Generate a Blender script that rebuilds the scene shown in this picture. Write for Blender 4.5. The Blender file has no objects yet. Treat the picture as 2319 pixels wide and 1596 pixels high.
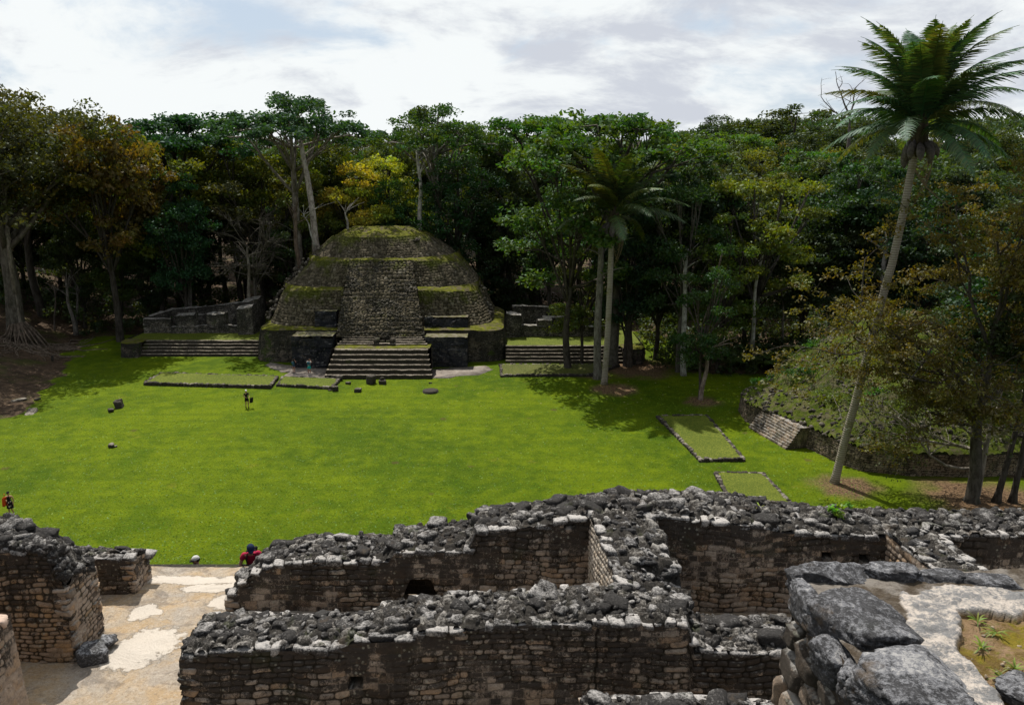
import bpy, bmesh, math, random
import numpy as np
from mathutils import Vector, Matrix, Euler
sc = bpy.context.scene
COL = sc.collection
R = math.radians

# ------------------------------------------------------------------ camera
CAM_H = 23.5
PITCH = math.atan(192 / 796.4)
cam_d = bpy.data.cameras.new("camera"); cam = bpy.data.objects.new("camera", cam_d); COL.objects.link(cam)
cam_d.sensor_width = 36; cam_d.lens = 28; cam_d.clip_start = 0.05; cam_d.clip_end = 4000
cam.location = (0, 0, CAM_H); cam.rotation_euler = (R(90) - PITCH, 0, 0)
sc.camera = cam

# ------------------------------------------------------------------ light and sky
SUN_EL, SUN_AZ = R(60), R(-22)           # azimuth measured from +Y towards +X
sun_d = bpy.data.lights.new("sun", 'SUN'); sun_d.energy = 4.6; sun_d.angle = R(0.5); sun_d.color = (1.0, 0.94, 0.84)
sun = bpy.data.objects.new("sun", sun_d); COL.objects.link(sun)
sdir = Vector((math.sin(SUN_AZ) * math.cos(SUN_EL), math.cos(SUN_AZ) * math.cos(SUN_EL), math.sin(SUN_EL)))
sun.rotation_euler = sdir.to_track_quat('Z', 'Y').to_euler(); sun.location = (0, 0, 80)
w = bpy.data.worlds.new("World"); sc.world = w; w.use_nodes = True
nt = w.node_tree; nt.nodes.clear()
class G:
    """tiny node-graph helper"""
    def __init__(s, nt): s.nt = nt
    def n(s, t, **kw):
        nd = s.nt.nodes.new(t)
        for k, v in kw.items():
            if k.startswith('i_'):
                key = k[2:]
                nd.inputs[int(key) if key.isdigit() else key.replace('_', ' ')].default_value = v
            else: setattr(nd, k, v)
        return nd
    def l(s, a, b): s.nt.links.new(a, b)
    def put(s, x, sock):
        if hasattr(x, 'is_output') or isinstance(x, bpy.types.NodeSocket): s.l(x, sock)
        else:
            try: sock.default_value = x
            except Exception: sock.default_value = (*x, 1)[:len(sock.default_value)]
    def math(s, op, a, b=0.0, c=None, clamp=False):
        m = s.n('ShaderNodeMath', operation=op, use_clamp=clamp)
        s.put(a, m.inputs[0]); s.put(b, m.inputs[1])
        if c is not None: s.put(c, m.inputs[2])
        return m.outputs[0]
    def mix(s, f, a, b, mode='MIX'):
        m = s.n('ShaderNodeMix', data_type='RGBA', blend_type=mode)
        s.put(f, m.inputs[0]); s.put((*a, 1) if isinstance(a, tuple) and len(a) == 3 else a, m.inputs[6])
        s.put((*b, 1) if isinstance(b, tuple) and len(b) == 3 else b, m.inputs[7])
        return m.outputs[2]
    def noise(s, vec, scale, detail=4, rough=0.55, dist=0.0):
        m = s.n('ShaderNodeTexNoise'); m.inputs['Scale'].default_value = scale; m.inputs['Detail'].default_value = detail
        m.inputs['Roughness'].default_value = rough; m.inputs['Distortion'].default_value = dist
        if vec is not None: s.l(vec, m.inputs['Vector'])
        return m.outputs['Fac']
    def ramp(s, f, lo, hi):
        m = s.n('ShaderNodeMapRange', clamp=True, interpolation_type='SMOOTHSTEP'); s.put(f, m.inputs[0])
        m.inputs[1].default_value = lo; m.inputs[2].default_value = hi
        return m.outputs[0]
g = G(nt)
tc = g.n('ShaderNodeTexCoord')
sky = g.n('ShaderNodeTexSky', sky_type='NISHITA', sun_disc=False, sun_elevation=SUN_EL, sun_rotation=SUN_AZ)
sx = g.n('ShaderNodeSeparateXYZ'); g.l(tc.outputs['Generated'], sx.inputs[0])
zz = g.math('ADD', g.math('MAXIMUM', sx.outputs[2], 0.0), 0.36)
cv = g.n('ShaderNodeCombineXYZ'); g.l(g.math('DIVIDE', sx.outputs[0], zz), cv.inputs[0]); g.l(g.math('DIVIDE', sx.outputs[1], zz), cv.inputs[1])
cv.inputs[2].default_value = 3.7
def cmap(off, sc_):
    m = g.n('ShaderNodeMapping'); m.inputs['Location'].default_value = off; m.inputs['Scale'].default_value = sc_
    g.l(cv.outputs[0], m.inputs[0]); return m.outputs[0]
big = g.noise(cmap((3.1, 1.7, 0), (1.0, 1.25, 1)), 1.5, 7, 0.58, 0.3)
fine = g.noise(cmap((9.2, 4.0, 2), (1.5, 1.8, 1)), 2.6, 10, 0.62, 0.5)
cover = g.ramp(g.math('ADD', big, g.math('MULTIPLY', fine, 0.35)), 0.50, 0.66)      # 1 = white cloud
mass = g.noise(cmap((1.3, 7.7, 5), (1.1, 1.35, 1)), 1.9, 8, 0.62, 0.35)
grey = g.ramp(g.math('ADD', g.math('MULTIPLY', mass, 0.8), g.math('MULTIPLY', fine, 0.35)), 0.545, 0.72)
toward = g.ramp(sx.outputs[1], -0.5, 0.75)                                           # clouds are brightest on the sun's side
cb = g.math('ADD', 4.0, g.math('MULTIPLY', toward, 5.1))
ccol = g.mix(g.math('MULTIPLY', grey, 0.95), (0.955, 0.99, 0.995), (0.63, 0.665, 0.74))
vm = g.n('ShaderNodeVectorMath', operation='SCALE'); g.l(ccol, vm.inputs[0]); g.l(cb, vm.inputs[3])
blue = g.mix(0.80, sky.outputs[0], (5.6, 6.5, 7.6))
blue = g.mix(toward, sky.outputs[0], blue)
bg = g.n('ShaderNodeBackground'); bg.inputs[1].default_value = 0.1
g.l(g.mix(cover, blue, vm.outputs[0]), bg.inputs[0])
wo = g.n('ShaderNodeOutputWorld'); g.l(bg.outputs[0], wo.inputs[0])
sc.view_settings.view_transform = 'Standard'; sc.view_settings.look = 'None'
sc.view_settings.exposure = 0.1; sc.view_settings.gamma = 1; sc.view_settings.use_curve_mapping = False
sc.cycles.max_bounces = 6; sc.cycles.diffuse_bounces = 3; sc.cycles.transmission_bounces = 4
sc.cycles.transparent_max_bounces = 4; sc.cycles.caustics_reflective = False; sc.cycles.caustics_refractive = False

# ------------------------------------------------------------------ survey: points read off the photograph (2319 px wide print)
def ray(x, y):
    a = (x / 2.26465 - 512) / 796.4; b = -(y / 2.26465 - 352) / 796.4
    c, s = math.cos(PITCH), math.sin(PITCH)
    return a, c + b * s, -s + b * c
def gp(x, y, z=0.0):
    r = ray(x, y); t = (z - CAM_H) / r[2]; return (r[0] * t, r[1] * t)
def at(x, y, Y):
    r = ray(x, y); t = Y / r[1]; return (r[0] * t, CAM_H + r[2] * t)

# ------------------------------------------------------------------ numpy noise
def h2(i, j, seed=0):
    n = (np.asarray(i).astype(np.int64) * 374761393 + np.asarray(j).astype(np.int64) * 668265263 + seed * 974634777) & 0x7fffffff
    n = ((n ^ (n >> 13)) * 1274126177) & 0x7fffffff
    n = (n ^ (n >> 16)) & 0xffffff
    return n / float(0xffffff)
def vnoise(x, y, seed=0):
    x = np.asarray(x, float); y = np.asarray(y, float)
    i = np.floor(x); j = np.floor(y); fx = x - i; fy = y - j
    fx = fx * fx * (3 - 2 * fx); fy = fy * fy * (3 - 2 * fy)
    a = h2(i, j, seed); b = h2(i + 1, j, seed); c = h2(i, j + 1, seed); d = h2(i + 1, j + 1, seed)
    return (a * (1 - fx) + b * fx) * (1 - fy) + (c * (1 - fx) + d * fx) * fy
def fbm(x, y, seed=0, o=4):
    s = 0; a = 0.5; t = 0
    for k in range(o): s = s + a * vnoise(np.asarray(x) * 2**k, np.asarray(y) * 2**k, seed + k); t += a; a *= 0.5
    return s / t
def sstep(a, b, x):
    t = np.clip((x - a) / (b - a), 0, 1); return t * t * (3 - 2 * t)
def cobble(u, v, size, seed=0, asp=1.0):
    """rounded fieldstones: height 0..1, random id"""
    x = u / (size * asp); y = v / size
    i = np.floor(x); j = np.floor(y)
    f1 = np.full(x.shape, 9.0); f2 = np.full(x.shape, 9.0); cid = np.zeros(x.shape)
    for di in (-1, 0, 1):
        for dj in (-1, 0, 1):
            a = i + di; b = j + dj
            px = a + 0.15 + 0.7 * h2(a, b, seed); py = b + 0.15 + 0.7 * h2(a, b, seed + 9)
            d = np.hypot(px - x, py - y)
            r = h2(a, b, seed + 5)
            near = d < f1
            f2 = np.where(near, f1, np.minimum(f2, d)); cid = np.where(near, r, cid); f1 = np.where(near, d, f1)
    return sstep(0, 0.32, f2 - f1), cid
def courses(u, v, cw, ch, seed=0, gap=0.016):
    """coursed rough masonry: height 0..1, random id"""
    v2 = v / ch + 2.2 * (vnoise(u * 0.5, v * 0.9, seed + 3) - .5) + 0.9 * (vnoise(u * 1.6, v * 2.3, seed + 13) - .5) + 0.28 * (vnoise(u * 7, v * 7, seed + 4) - .5)
    r = np.floor(v2); fv = v2 - r
    u2 = u / (cw * (0.75 + 0.6 * h2(r, 7, seed))) + h2(r, 3, seed) * 9 + 0.10 * (vnoise(u * 6, v * 9, seed + 6) - .5)
    c0 = np.floor(u2)
    cell = c0.copy()
    jit = lambda c: c + 0.62 * (h2(c, r, seed + 1) - .5)
    cell = np.where(u2 < jit(c0), c0 - 1, np.where(u2 > jit(c0 + 1), c0 + 1, c0))
    du = np.minimum(u2 - jit(cell), jit(cell + 1) - u2) * cw
    # some stones take only part of the course height
    dv = np.minimum(fv, 1 - fv) * ch
    k = 0.03
    d = np.minimum(du, dv) - 0.35 * np.maximum(k - np.abs(du - dv), 0)
    idr = h2(cell, r, seed + 2)
    hgt = sstep(gap * .25, gap * 2.0, d)
    return hgt * (0.55 + 0.45 * h2(cell, r, seed + 8)), idr

# ------------------------------------------------------------------ mesh building
def mk(name, V, F, mat, parent=None, smooth=False, col=None, loc=None):
    V = np.asarray(V, np.float32); Fs = F if isinstance(F, list) else [F]
    Fs = [np.asarray(f, np.int32) for f in Fs if len(f)]
    me = bpy.data.meshes.new(name)
    me.vertices.add(len(V)); me.vertices.foreach_set('co', V.ravel())
    loops = np.concatenate([f.ravel() for f in Fs]); cnt = np.concatenate([np.full(len(f), f.shape[1], np.int32) for f in Fs])
    me.loops.add(len(loops)); me.loops.foreach_set('vertex_index', loops)
    me.polygons.add(len(cnt)); st = np.zeros(len(cnt), np.int32); st[1:] = np.cumsum(cnt)[:-1]
    me.polygons.foreach_set('loop_start', st)
    me.update(calc_edges=True)
    if smooth: me.polygons.foreach_set('use_smooth', np.ones(len(cnt), bool))
    if col is not None:
        a = me.color_attributes.new('tint', 'FLOAT_COLOR', 'POINT')
        c = np.ones((len(V), 4), np.float32); col = np.asarray(col, np.float32)
        if col.ndim == 1: col = col[:, None]
        c[:, :col.shape[1]] = col; a.data.foreach_set('color', c.ravel())
    me.materials.append(mat)
    o = bpy.data.objects.new(name, me); COL.objects.link(o)
    if loc is not None: o.location = loc
    if parent is not None: o.parent = parent
    return o
def grid_faces(nu, nv, flip=False):
    i = np.arange(nu - 1)[:, None] * nv + np.arange(nv - 1)[None, :]
    i = i.ravel(); f = np.stack([i, i + nv, i + nv + 1, i + 1], 1)
    return f[:, ::-1] if flip else f
class MB:
    """collects pieces into one mesh"""
    def __init__(s): s.V = []; s.F = {}; s.C = []; s.n = 0
    def add(s, V, F, C=None):
        V = np.asarray(V, float).reshape(-1, 3)
        for f in (F if isinstance(F, list) else [F]):
            f = np.asarray(f); s.F.setdefault(f.shape[1], []).append(f + s.n)
        s.V.append(V)
        if C is None: C = np.zeros((len(V), 3))
        C = np.asarray(C, float)
        if C.ndim == 1: C = np.tile(C, (len(V), 1)) if len(C) == 3 and len(V) != 3 else np.stack([C] * 3, 1)
        s.C.append(C); s.n += len(V)
    def build(s, name, mat, parent=None, smooth=False, loc=None):
        return mk(name, np.concatenate(s.V), [np.concatenate(f) for f in s.F.values()], mat, parent, smooth, np.concatenate(s.C), loc)
    def tube(s, pts, rad, sides=6, c=(0, 0, 0), cap=True):
        pts = np.asarray(pts, float); n = len(pts); rad = np.broadcast_to(rad, (n,)).astype(float)
        t = np.gradient(pts, axis=0); t /= np.linalg.norm(t, axis=1)[:, None] + 1e-9
        ref = np.array([0.31, 0.77, 0.55]) if abs(t[0] @ np.array([0.31, 0.77, 0.55])) < .9 else np.array([1, 0, 0.])
        a = np.cross(t, ref); a /= np.linalg.norm(a, axis=1)[:, None] + 1e-9; b = np.cross(t, a)
        th = np.arange(sides) * 2 * np.pi / sides
        V = pts[:, None] + rad[:, None, None] * (a[:, None] * np.cos(th)[None, :, None] + b[:, None] * np.sin(th)[None, :, None])
        i = np.arange(n - 1)[:, None] * sides + np.arange(sides)[None]; j = np.arange(n - 1)[:, None] * sides + (np.arange(sides)[None] + 1) % sides
        F = np.stack([i.ravel(), j.ravel(), (j + sides).ravel(), (i + sides).ravel()], 1)
        Fl = [F]
        if cap and sides >= 3: Fl.append(np.array([list(range(sides))[::-1], [(n - 1) * sides + k for k in range(sides)]]))
        s.add(V.reshape(-1, 3), Fl, np.tile(c, (n * sides, 1)))
    def box(s, x0, x1, y0, y1, z0, z1, c=(0, 0, 0)):
        V = [(x, y, z) for x in (x0, x1) for y in (y0, y1) for z in (z0, z1)]
        s.add(V, np.array([(0, 1, 3, 2), (4, 6, 7, 5), (0, 4, 5, 1), (2, 3, 7, 6), (0, 2, 6, 4), (1, 5, 7, 3)]), np.tile(c, (8, 1)))
# icospheres
def ico(n):
    bm = bmesh.new(); bmesh.ops.create_icosphere(bm, subdivisions=n, radius=1)
    V = np.array([v.co[:] for v in bm.verts]); F = np.array([[v.index for v in f.verts] for f in bm.faces]); bm.free()
    return V, F
ICO = {k: ico(k) for k in (1, 2, 3, 4)}
def rock_proto(seed, n=3, block=0.5, rough=0.2, boxy=False):
    V, F = ICO[n]; rs = np.random.RandomState(seed)
    P = V / (np.max(np.abs(V), axis=1)[:, None] ** block)
    for k in range(3 if boxy else 9):                        # flat broken facets
        d = rs.normal(size=3); d /= np.linalg.norm(d); c = rs.uniform(0.95, 1.25) if boxy else rs.uniform(0.5, 0.95)
        q = P @ d; P = P - np.where(q > c, (q - c) * 0.92, 0)[:, None] * d
    nz = fbm(P[:, 0] * 1.6 + P[:, 2] + seed, P[:, 1] * 1.6 - P[:, 2] * .7, seed, 4) - .5
    nz2 = fbm(P[:, 0] * 6 + P[:, 2] * 4 + seed, P[:, 1] * 6 - P[:, 2] * 3, seed + 7, 3) - .5
    return P * (1 + rough * 1.6 * nz + rough * .45 * nz2)[:, None], F
def box_proto(seed, k=4):
    bm = bmesh.new(); bmesh.ops.create_cube(bm, size=2); bmesh.ops.subdivide_edges(bm, edges=bm.edges[:], cuts=k - 1, use_grid_fill=True)
    V = np.array([v.co[:] for v in bm.verts]); F = np.array([[v.index for v in f.verts] for f in bm.faces]); bm.free(); rs = np.random.RandomState(seed)
    q = rs.uniform(5, 14); P = V / (np.sum(np.abs(V) ** q, 1) ** (1 / q))[:, None]
    sh = rs.normal(size=(3, 3)) * .10; P = P @ (np.eye(3) + sh)
    for _ in range(3):
        d = rs.normal(size=3); d /= np.linalg.norm(d); c = rs.uniform(1.0, 1.4); t = P @ d; P = P - np.where(t > c, (t - c) * .95, 0)[:, None] * d
    P = P * (1 + .18 * (fbm(P[:, 0] * 1.5 + P[:, 2] + seed, P[:, 1] * 1.5 - P[:, 2], seed, 4) - .5))[:, None] + (np.stack([fbm(P[:, 0] * 4 + seed, P[:, 1] * 4 + P[:, 2] * 3, seed + k_, 3) for k_ in range(3)], 1) - .5) * .16
    return P, F
ROCKS = {n: [rock_proto(s, n, 0.5, 0.42) for s in range(18)] for n in (2, 3)}
BLOCKS = {n: [box_proto(50 + s, 4 if n == 2 else 8) for s in range(16)] for n in (2, 3)}
def add_rock(mb, p, s, rng, lib=ROCKS, n=2, tilt=0.35, yaw=None, c=None):
    V, F = lib[n][rng.randrange(len(lib[n]))]
    if np.isscalar(s): s = (s, s, s)
    e = Euler((rng.gauss(0, tilt), rng.gauss(0, tilt), rng.uniform(0, 6.28) if yaw is None else yaw + rng.gauss(0, .06)))
    M = np.array(e.to_matrix())
    Vt = (V * np.array(s)) @ M.T + np.array(p)
    t = rng.random() if c is None else c
    mb.add(Vt, F, np.tile((t, rng.random(), 0.5), (len(V), 1)))
# ------------------------------------------------------------------ object tagging
def tag(o, label, cat, group=None, kind=None):
    if label: o['label'] = label
    if cat: o['category'] = cat
    if group: o['group'] = group
    if kind: o['kind'] = kind
    return o
def thing(name, label, cat, loc=(0, 0, 0), group=None, rz=0):
    o = bpy.data.objects.new(name, None); COL.objects.link(o); o.location = loc; o.rotation_euler = (0, 0, rz); o.empty_display_size = .3
    return tag(o, label, cat, group, 'thing')
def struct(o): o['kind'] = 'structure'; return o
# ------------------------------------------------------------------ materials
def mat_new(name, rough=0.9, spec=0.2):
    m = bpy.data.materials.new(name); m.use_nodes = True; nt = m.node_tree
    b = nt.nodes['Principled BSDF']; b.inputs['Roughness'].default_value = rough; b.inputs['Specular IOR Level'].default_value = spec
    return m, G(nt), b
def geo_pos(g): return g.n('ShaderNodeNewGeometry').outputs['Position']
def upness(g):
    n = g.n('ShaderNodeNewGeometry'); s = g.n('ShaderNodeSeparateXYZ'); g.l(n.outputs['Normal'], s.inputs[0]); return s.outputs[2]
def attr(g, name='tint'):
    a = g.n('ShaderNodeAttribute', attribute_name=name); s = g.n('ShaderNodeSeparateColor'); g.l(a.outputs['Color'], s.inputs[0]); return s.outputs
def bump(g, b, h, dist=0.02, strength=1.0):
    bp = g.n('ShaderNodeBump'); bp.inputs['Distance'].default_value = dist; bp.inputs['Strength'].default_value = strength
    g.put(h, bp.inputs['Height']); g.l(bp.outputs[0], b.inputs['Normal'])
def scaled(g, vec, s):
    m = g.n('ShaderNodeMapping'); m.inputs['Scale'].default_value = s; g.l(vec, m.inputs[0]); return m.outputs[0]

def make_grass(name, c1, c2, c3, leaves=0.0):
    m, g, b = mat_new(name, 0.75, 0.12)
    p = geo_pos(g)
    big = g.noise(p, 0.055, 4, 0.6); mid = g.noise(p, 0.7, 5, 0.65); fin = g.noise(scaled(g, p, (1, 1, 1)), 7.5, 6, 0.75)
    stripes = g.noise(scaled(g, p, (0.03, 0.55, 1)), 1.0, 3, 0.5)
    f = g.math('ADD', g.math('MULTIPLY', big, 0.7), g.math('MULTIPLY', mid, 0.5))
    c = g.mix(g.ramp(f, 0.42, 0.76), c1, c2)
    c = g.mix(g.math('MULTIPLY', g.ramp(stripes, 0.5, 0.65), 0.4), c, c3)
    dry = g.ramp(g.noise(p, 0.23, 6, 0.7), 0.60, 0.74)
    c = g.mix(g.math('MULTIPLY', dry, 0.5), c, (0.21, 0.215, 0.022))
    c = g.mix(g.math('MULTIPLY', g.ramp(fin, 0.62, 0.40), 0.75), c, (0.035, 0.07, 0.004))
    vo = g.n('ShaderNodeTexVoronoi'); vo.inputs['Scale'].default_value = 0.9; g.l(p, vo.inputs['Vector'])
    sp = g.ramp(vo.outputs['Distance'], 0.085, 0.05)
    sp = g.math('MULTIPLY', sp, g.ramp(g.noise(p, 0.09, 3), 0.5 - leaves * .2, 0.62 - leaves * .2))
    c = g.mix(g.math('MULTIPLY', sp, 0.8), c, (0.42, 0.38, 0.22))
    g.l(c, b.inputs['Base Color'])
    bump(g, b, g.math('ADD', g.noise(p, 9, 6, .8), g.math('MULTIPLY', mid, 1.5)), 0.09, 0.9)
    return m
GR = ((0.055, 0.104, 0.0025), (0.152, 0.212, 0.003), (0.088, 0.140, 0.003))
M_grass = make_grass('lawn_grass', *GR)
M_grassleaf = make_grass('lawn_grass_leaf_strewn', (0.10, 0.16, 0.008), (0.20, 0.25, 0.015), (0.16, 0.19, 0.015), 1.0)
M_blades = None

def make_earth(name, a=(0.075, 0.052, 0.034), b_=(0.16, 0.115, 0.075), green=0.3):
    m, g, b = mat_new(name, 0.95, 0.1); p = geo_pos(g)
    c = g.mix(g.ramp(g.noise(p, 0.9, 6, .7), 0.38, 0.66), a, b_)
    c = g.mix(g.math('MULTIPLY', g.ramp(g.noise(p, 0.28, 5, .6), 0.48, 0.62), green), c, (0.07, 0.105, 0.012))
    vo = g.n('ShaderNodeTexVoronoi'); vo.inputs['Scale'].default_value = 2.6; g.l(p, vo.inputs['Vector'])
    c = g.mix(g.math('MULTIPLY', g.ramp(vo.outputs['Distance'], 0.2, 0.1), .7), c, (0.30, 0.22, 0.14))
    g.l(c, b.inputs['Base Color']); bump(g, b, g.noise(p, 5, 6, .8), 0.12)
    return m
M_earth = make_earth('forest_earth')
M_mulch = make_earth('leaf_litter', (0.10, 0.065, 0.04), (0.24, 0.16, 0.095), 0.15)

# weathered limestone masonry, tint.r = stone id, g = height of stone above joint, b = weathering
def make_masonry(name, cols, dark=(0.026, 0.023, 0.022), amount=0.5, moss=0.12, lichen=0.6, scale=1.0):
    m, g, b = mat_new(name, 0.92, 0.18); p = geo_pos(g); r, gg, bb = attr(g)[:3]
    wn = g.n('ShaderNodeTexWhiteNoise', noise_dimensions='1D'); g.l(r, wn.inputs['W'])
    c = g.mix(g.ramp(r, 0.0, 0.55), cols[0], cols[1]); c = g.mix(g.ramp(r, 0.55, 1.0), c, cols[2])
    c = g.mix(g.math('MULTIPLY', g.ramp(g.noise(p, 11 * scale, 5, .7), .35, .68), .55), c, tuple(v * .45 for v in cols[0]))
    # pale plaster remains
    pl = g.ramp(g.noise(p, 1.7 * scale, 5, .65, .6), 0.61, 0.66)
    c = g.mix(g.math('MULTIPLY', pl, 0.35), c, (0.40, 0.33, 0.27))
    # black crust: big patches, vertical runs, per-stone pick
    crust = g.noise(p, 0.9 * scale, 7, .68, .4); runs = g.noise(scaled(g, p, (3.2, 3.2, 0.55)), 1.0 * scale, 5, .65)
    f = g.math('ADD', g.math('MULTIPLY', crust, .62), g.math('MULTIPLY', runs, .40))
    f = g.math('ADD', f, g.math('MULTIPLY', bb, .16)); f = g.math('ADD', f, g.math('MULTIPLY', wn.outputs[0], .24))
    f = g.math('ADD', f, g.math('MULTIPLY', g.noise(p, 16 * scale, 5, .85), .42))
    t0 = 1.04 - 0.30 * amount
    grime = g.ramp(g.noise(p, 3.3 * scale, 6, .75), .42, .62)
    c = g.mix(g.math('MULTIPLY', grime, .5 * min(1, amount)), c, (0.13, 0.118, 0.105))
    c = g.mix(g.math('MULTIPLY', g.ramp(g.noise(p, 38 * scale, 4, .8), .56, .64), .5), c, (0.05, .043, .036))
    c = g.mix(g.math('MULTIPLY', g.ramp(f, t0, t0 + 0.07), .9), c, dark)
    # washed tops and lichen
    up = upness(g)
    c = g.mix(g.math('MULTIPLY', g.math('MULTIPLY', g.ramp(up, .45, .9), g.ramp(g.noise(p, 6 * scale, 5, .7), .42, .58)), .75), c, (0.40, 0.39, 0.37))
    vo = g.n('ShaderNodeTexVoronoi'); vo.inputs['Scale'].default_value = 9 * scale; g.l(p, vo.inputs['Vector'])
    sp = g.math('MULTIPLY', g.ramp(vo.outputs['Distance'], .27, .17), g.ramp(g.noise(p, 1.6 * scale, 4, .6), .47, .58))
    c = g.mix(g.math('MULTIPLY', sp, lichen), c, (0.36, 0.36, 0.30))
    # joints
    c = g.mix(g.math('MULTIPLY', g.ramp(gg, .4, .04), .85), c, (0.020, 0.017, 0.012))
    ms = g.math('MULTIPLY', g.ramp(g.noise(p, 1.1 * scale, 5, .6), .58, .70), moss)
    c = g.mix(ms, c, (0.05, 0.085, 0.006))
    g.l(c, b.inputs['Base Color'])
    bump(g, b, g.math('ADD', g.noise(p, 30 * scale, 6, .75), g.math('MULTIPLY', g.noise(p, 7 * scale, 4, .6), 1.2)), 0.03 / scale)
    return m
TAN = ((0.40, 0.325, 0.265), (0.53, 0.455, 0.385), (0.52, 0.37, 0.25))
M_mason = make_masonry('weathered_masonry', TAN, amount=.74)
M_mason_fresh_lit = make_masonry('cleaner_lit_masonry', ((0.42, 0.33, 0.26), (0.52, 0.42, 0.34), (0.47, 0.32, 0.2)), amount=.38)  # cleaner stone, with light on the wall sides put into its paler colour
M_mason_dark = make_masonry('blackened_masonry', ((0.25, 0.18, 0.13), (0.30, 0.23, 0.17), (0.33, 0.2, 0.11)), amount=1.0, lichen=.8)
GREYS = ((0.16, 0.13, 0.10), (0.22, 0.185, 0.15), (0.20, 0.155, 0.11))
M_pyr_wall = make_masonry('mossy_dark_masonry', GREYS, dark=(0.025, 0.026, 0.024), amount=.9, moss=.7, lichen=.35, scale=.45)
M_pyr_plaster = make_masonry('black_plaster', ((0.035, 0.038, 0.045), (0.05, 0.052, 0.06), (0.07, 0.066, 0.065)), dark=(0.016, 0.018, 0.024), amount=.9, moss=.1, lichen=.3, scale=.35)
M_mason_mid = make_masonry('retaining_masonry', ((0.30, 0.235, 0.165), (0.42, 0.34, 0.25), (0.34, 0.23, 0.15)), dark=(0.04, 0.034, 0.026), amount=.7, moss=.25, scale=.7)

def make_rubble(name, base=(0.05, 0.048, 0.05), pale=(0.30, 0.29, 0.30), white=(0.5, 0.48, 0.46), amt=0.5, moss=.2, scale=1.0, rvar=.22, upw=.10, brown_amt=.35):
    m, g, b = mat_new(name, 0.88, 0.25); p = geo_pos(g); r, gg, bb = attr(g)[:3]; up = upness(g)
    n1 = g.noise(p, 5.5 * scale, 7, .74, .3); n2 = g.noise(p, 24 * scale, 5, .8); n3 = g.noise(p, 1.0 * scale, 3, .5)
    c = g.mix(g.ramp(n2, .4, .7), tuple(v * .55 for v in base), tuple(v * 1.5 for v in base))
    f = g.math('ADD', g.math('MULTIPLY', n1, .62), g.math('MULTIPLY', n2, .62)); f = g.math('ADD', f, g.math('MULTIPLY', up, upw))
    f = g.math('ADD', f, g.math('MULTIPLY', g.math('SUBTRACT', r, .5), rvar)); f = g.math('ADD', f, g.math('MULTIPLY', g.math('SUBTRACT', n3, .5), .3))
    t = .90 - .3 * amt
    c = g.mix(g.math('MULTIPLY', g.ramp(f, t, t + .10), .85), c, pale)
    c = g.mix(g.math('MULTIPLY', g.ramp(f, t + .11, t + .17), .8), c, white)
    brown = g.ramp(g.noise(p, 2.4 * scale, 4, .6), .6, .7)
    c = g.mix(g.math('MULTIPLY', brown, brown_amt), c, (0.12, 0.088, 0.06))
    c = g.mix(g.math('MULTIPLY', g.ramp(g.noise(p, 1.6 * scale, 5, .6), .60, .72), moss), c, (0.06, 0.09, 0.008))
    g.l(c, b.inputs['Base Color'])
    bump(g, b, g.math('ADD', g.math('MULTIPLY', n2, 1.0), g.math('MULTIPLY', n1, 1.6)), 0.035 / scale)
    return m
M_rubble = make_rubble('blackened_rubble', (0.048, 0.045, 0.044), (0.25, 0.24, 0.235), (.50, .48, .47), amt=.62)
M_caps = make_rubble('washed_capstones', (0.085, 0.08, 0.08), (0.33, 0.32, 0.315), (0.58, 0.55, 0.53), amt=.86, moss=.08)
M_core = make_rubble('dark_core_soil', (0.022, 0.018, 0.013), (0.09, 0.075, 0.055), (0.2, .18, .15), amt=.2, moss=.35)
M_rock_mid = make_rubble('loose_limestone', (0.06, 0.052, 0.045), (0.20, 0.175, 0.145), (0.36, 0.33, 0.28), amt=.7, moss=.3, scale=.6)
M_mound_rock = make_rubble('tumbled_fieldstone', (0.085, 0.075, 0.06), (0.24, 0.21, 0.17), (0.38, 0.35, 0.3), amt=.8, moss=.35, scale=.7)

# cobbled pyramid faces: tint.r id, g height, b moss
def make_cobble():
    m, g, b = mat_new('pyramid_fieldstone', .95, .12); p = geo_pos(g); r, gg, bb = attr(g)[:3]
    c = g.mix(r, (0.065, 0.056, 0.037), (0.235, 0.20, 0.14))
    c = g.mix(g.math('MULTIPLY', g.ramp(r, .88, .98), .6), c, (0.25, 0.23, 0.19))
    c = g.mix(g.math('MULTIPLY', g.ramp(g.noise(p, 2.4, 5, .75), .4, .65), .5), c, (0.04, 0.037, 0.026))
    c = g.mix(g.ramp(gg, .5, .1), c, (0.016, 0.015, 0.009))
    ms = g.ramp(g.math('ADD', g.noise(p, .35, 6, .7), g.math('MULTIPLY', bb, .35)), .56, .76)
    c = g.mix(g.math('MULTIPLY', ms, .8), c, g.mix(g.noise(p, 3, 4, .7), (0.045, 0.06, 0.008), (0.13, 0.15, 0.015)))
    sp = g.ramp(g.noise(p, 3.1, 3, .5), .70, .76); c = g.mix(g.math('MULTIPLY', sp, .6), c, (0.16, 0.22, 0.02))
    g.l(c, b.inputs['Base Color']); bump(g, b, g.noise(p, 9, 5, .8), .08)
    return m
M_cobble = make_cobble()
def make_moss(name, a, b_, stone=.3):
    m, g, b = mat_new(name, .95, .1); p = geo_pos(g)
    c = g.mix(g.ramp(g.noise(p, 1.4, 6, .75), .35, .65), a, b_)
    c = g.mix(g.math('MULTIPLY', g.ramp(g.noise(p, .8, 6, .75), .47, .60), stone), c, (0.13, 0.108, 0.07))
    g.l(c, b.inputs['Base Color']); bump(g, b, g.noise(p, 6, 6, .8), .15)
    return m
M_moss = make_moss('mossy_grass_ledge', (0.065, 0.072, 0.010), (0.175, 0.185, 0.018), .95)
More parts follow.
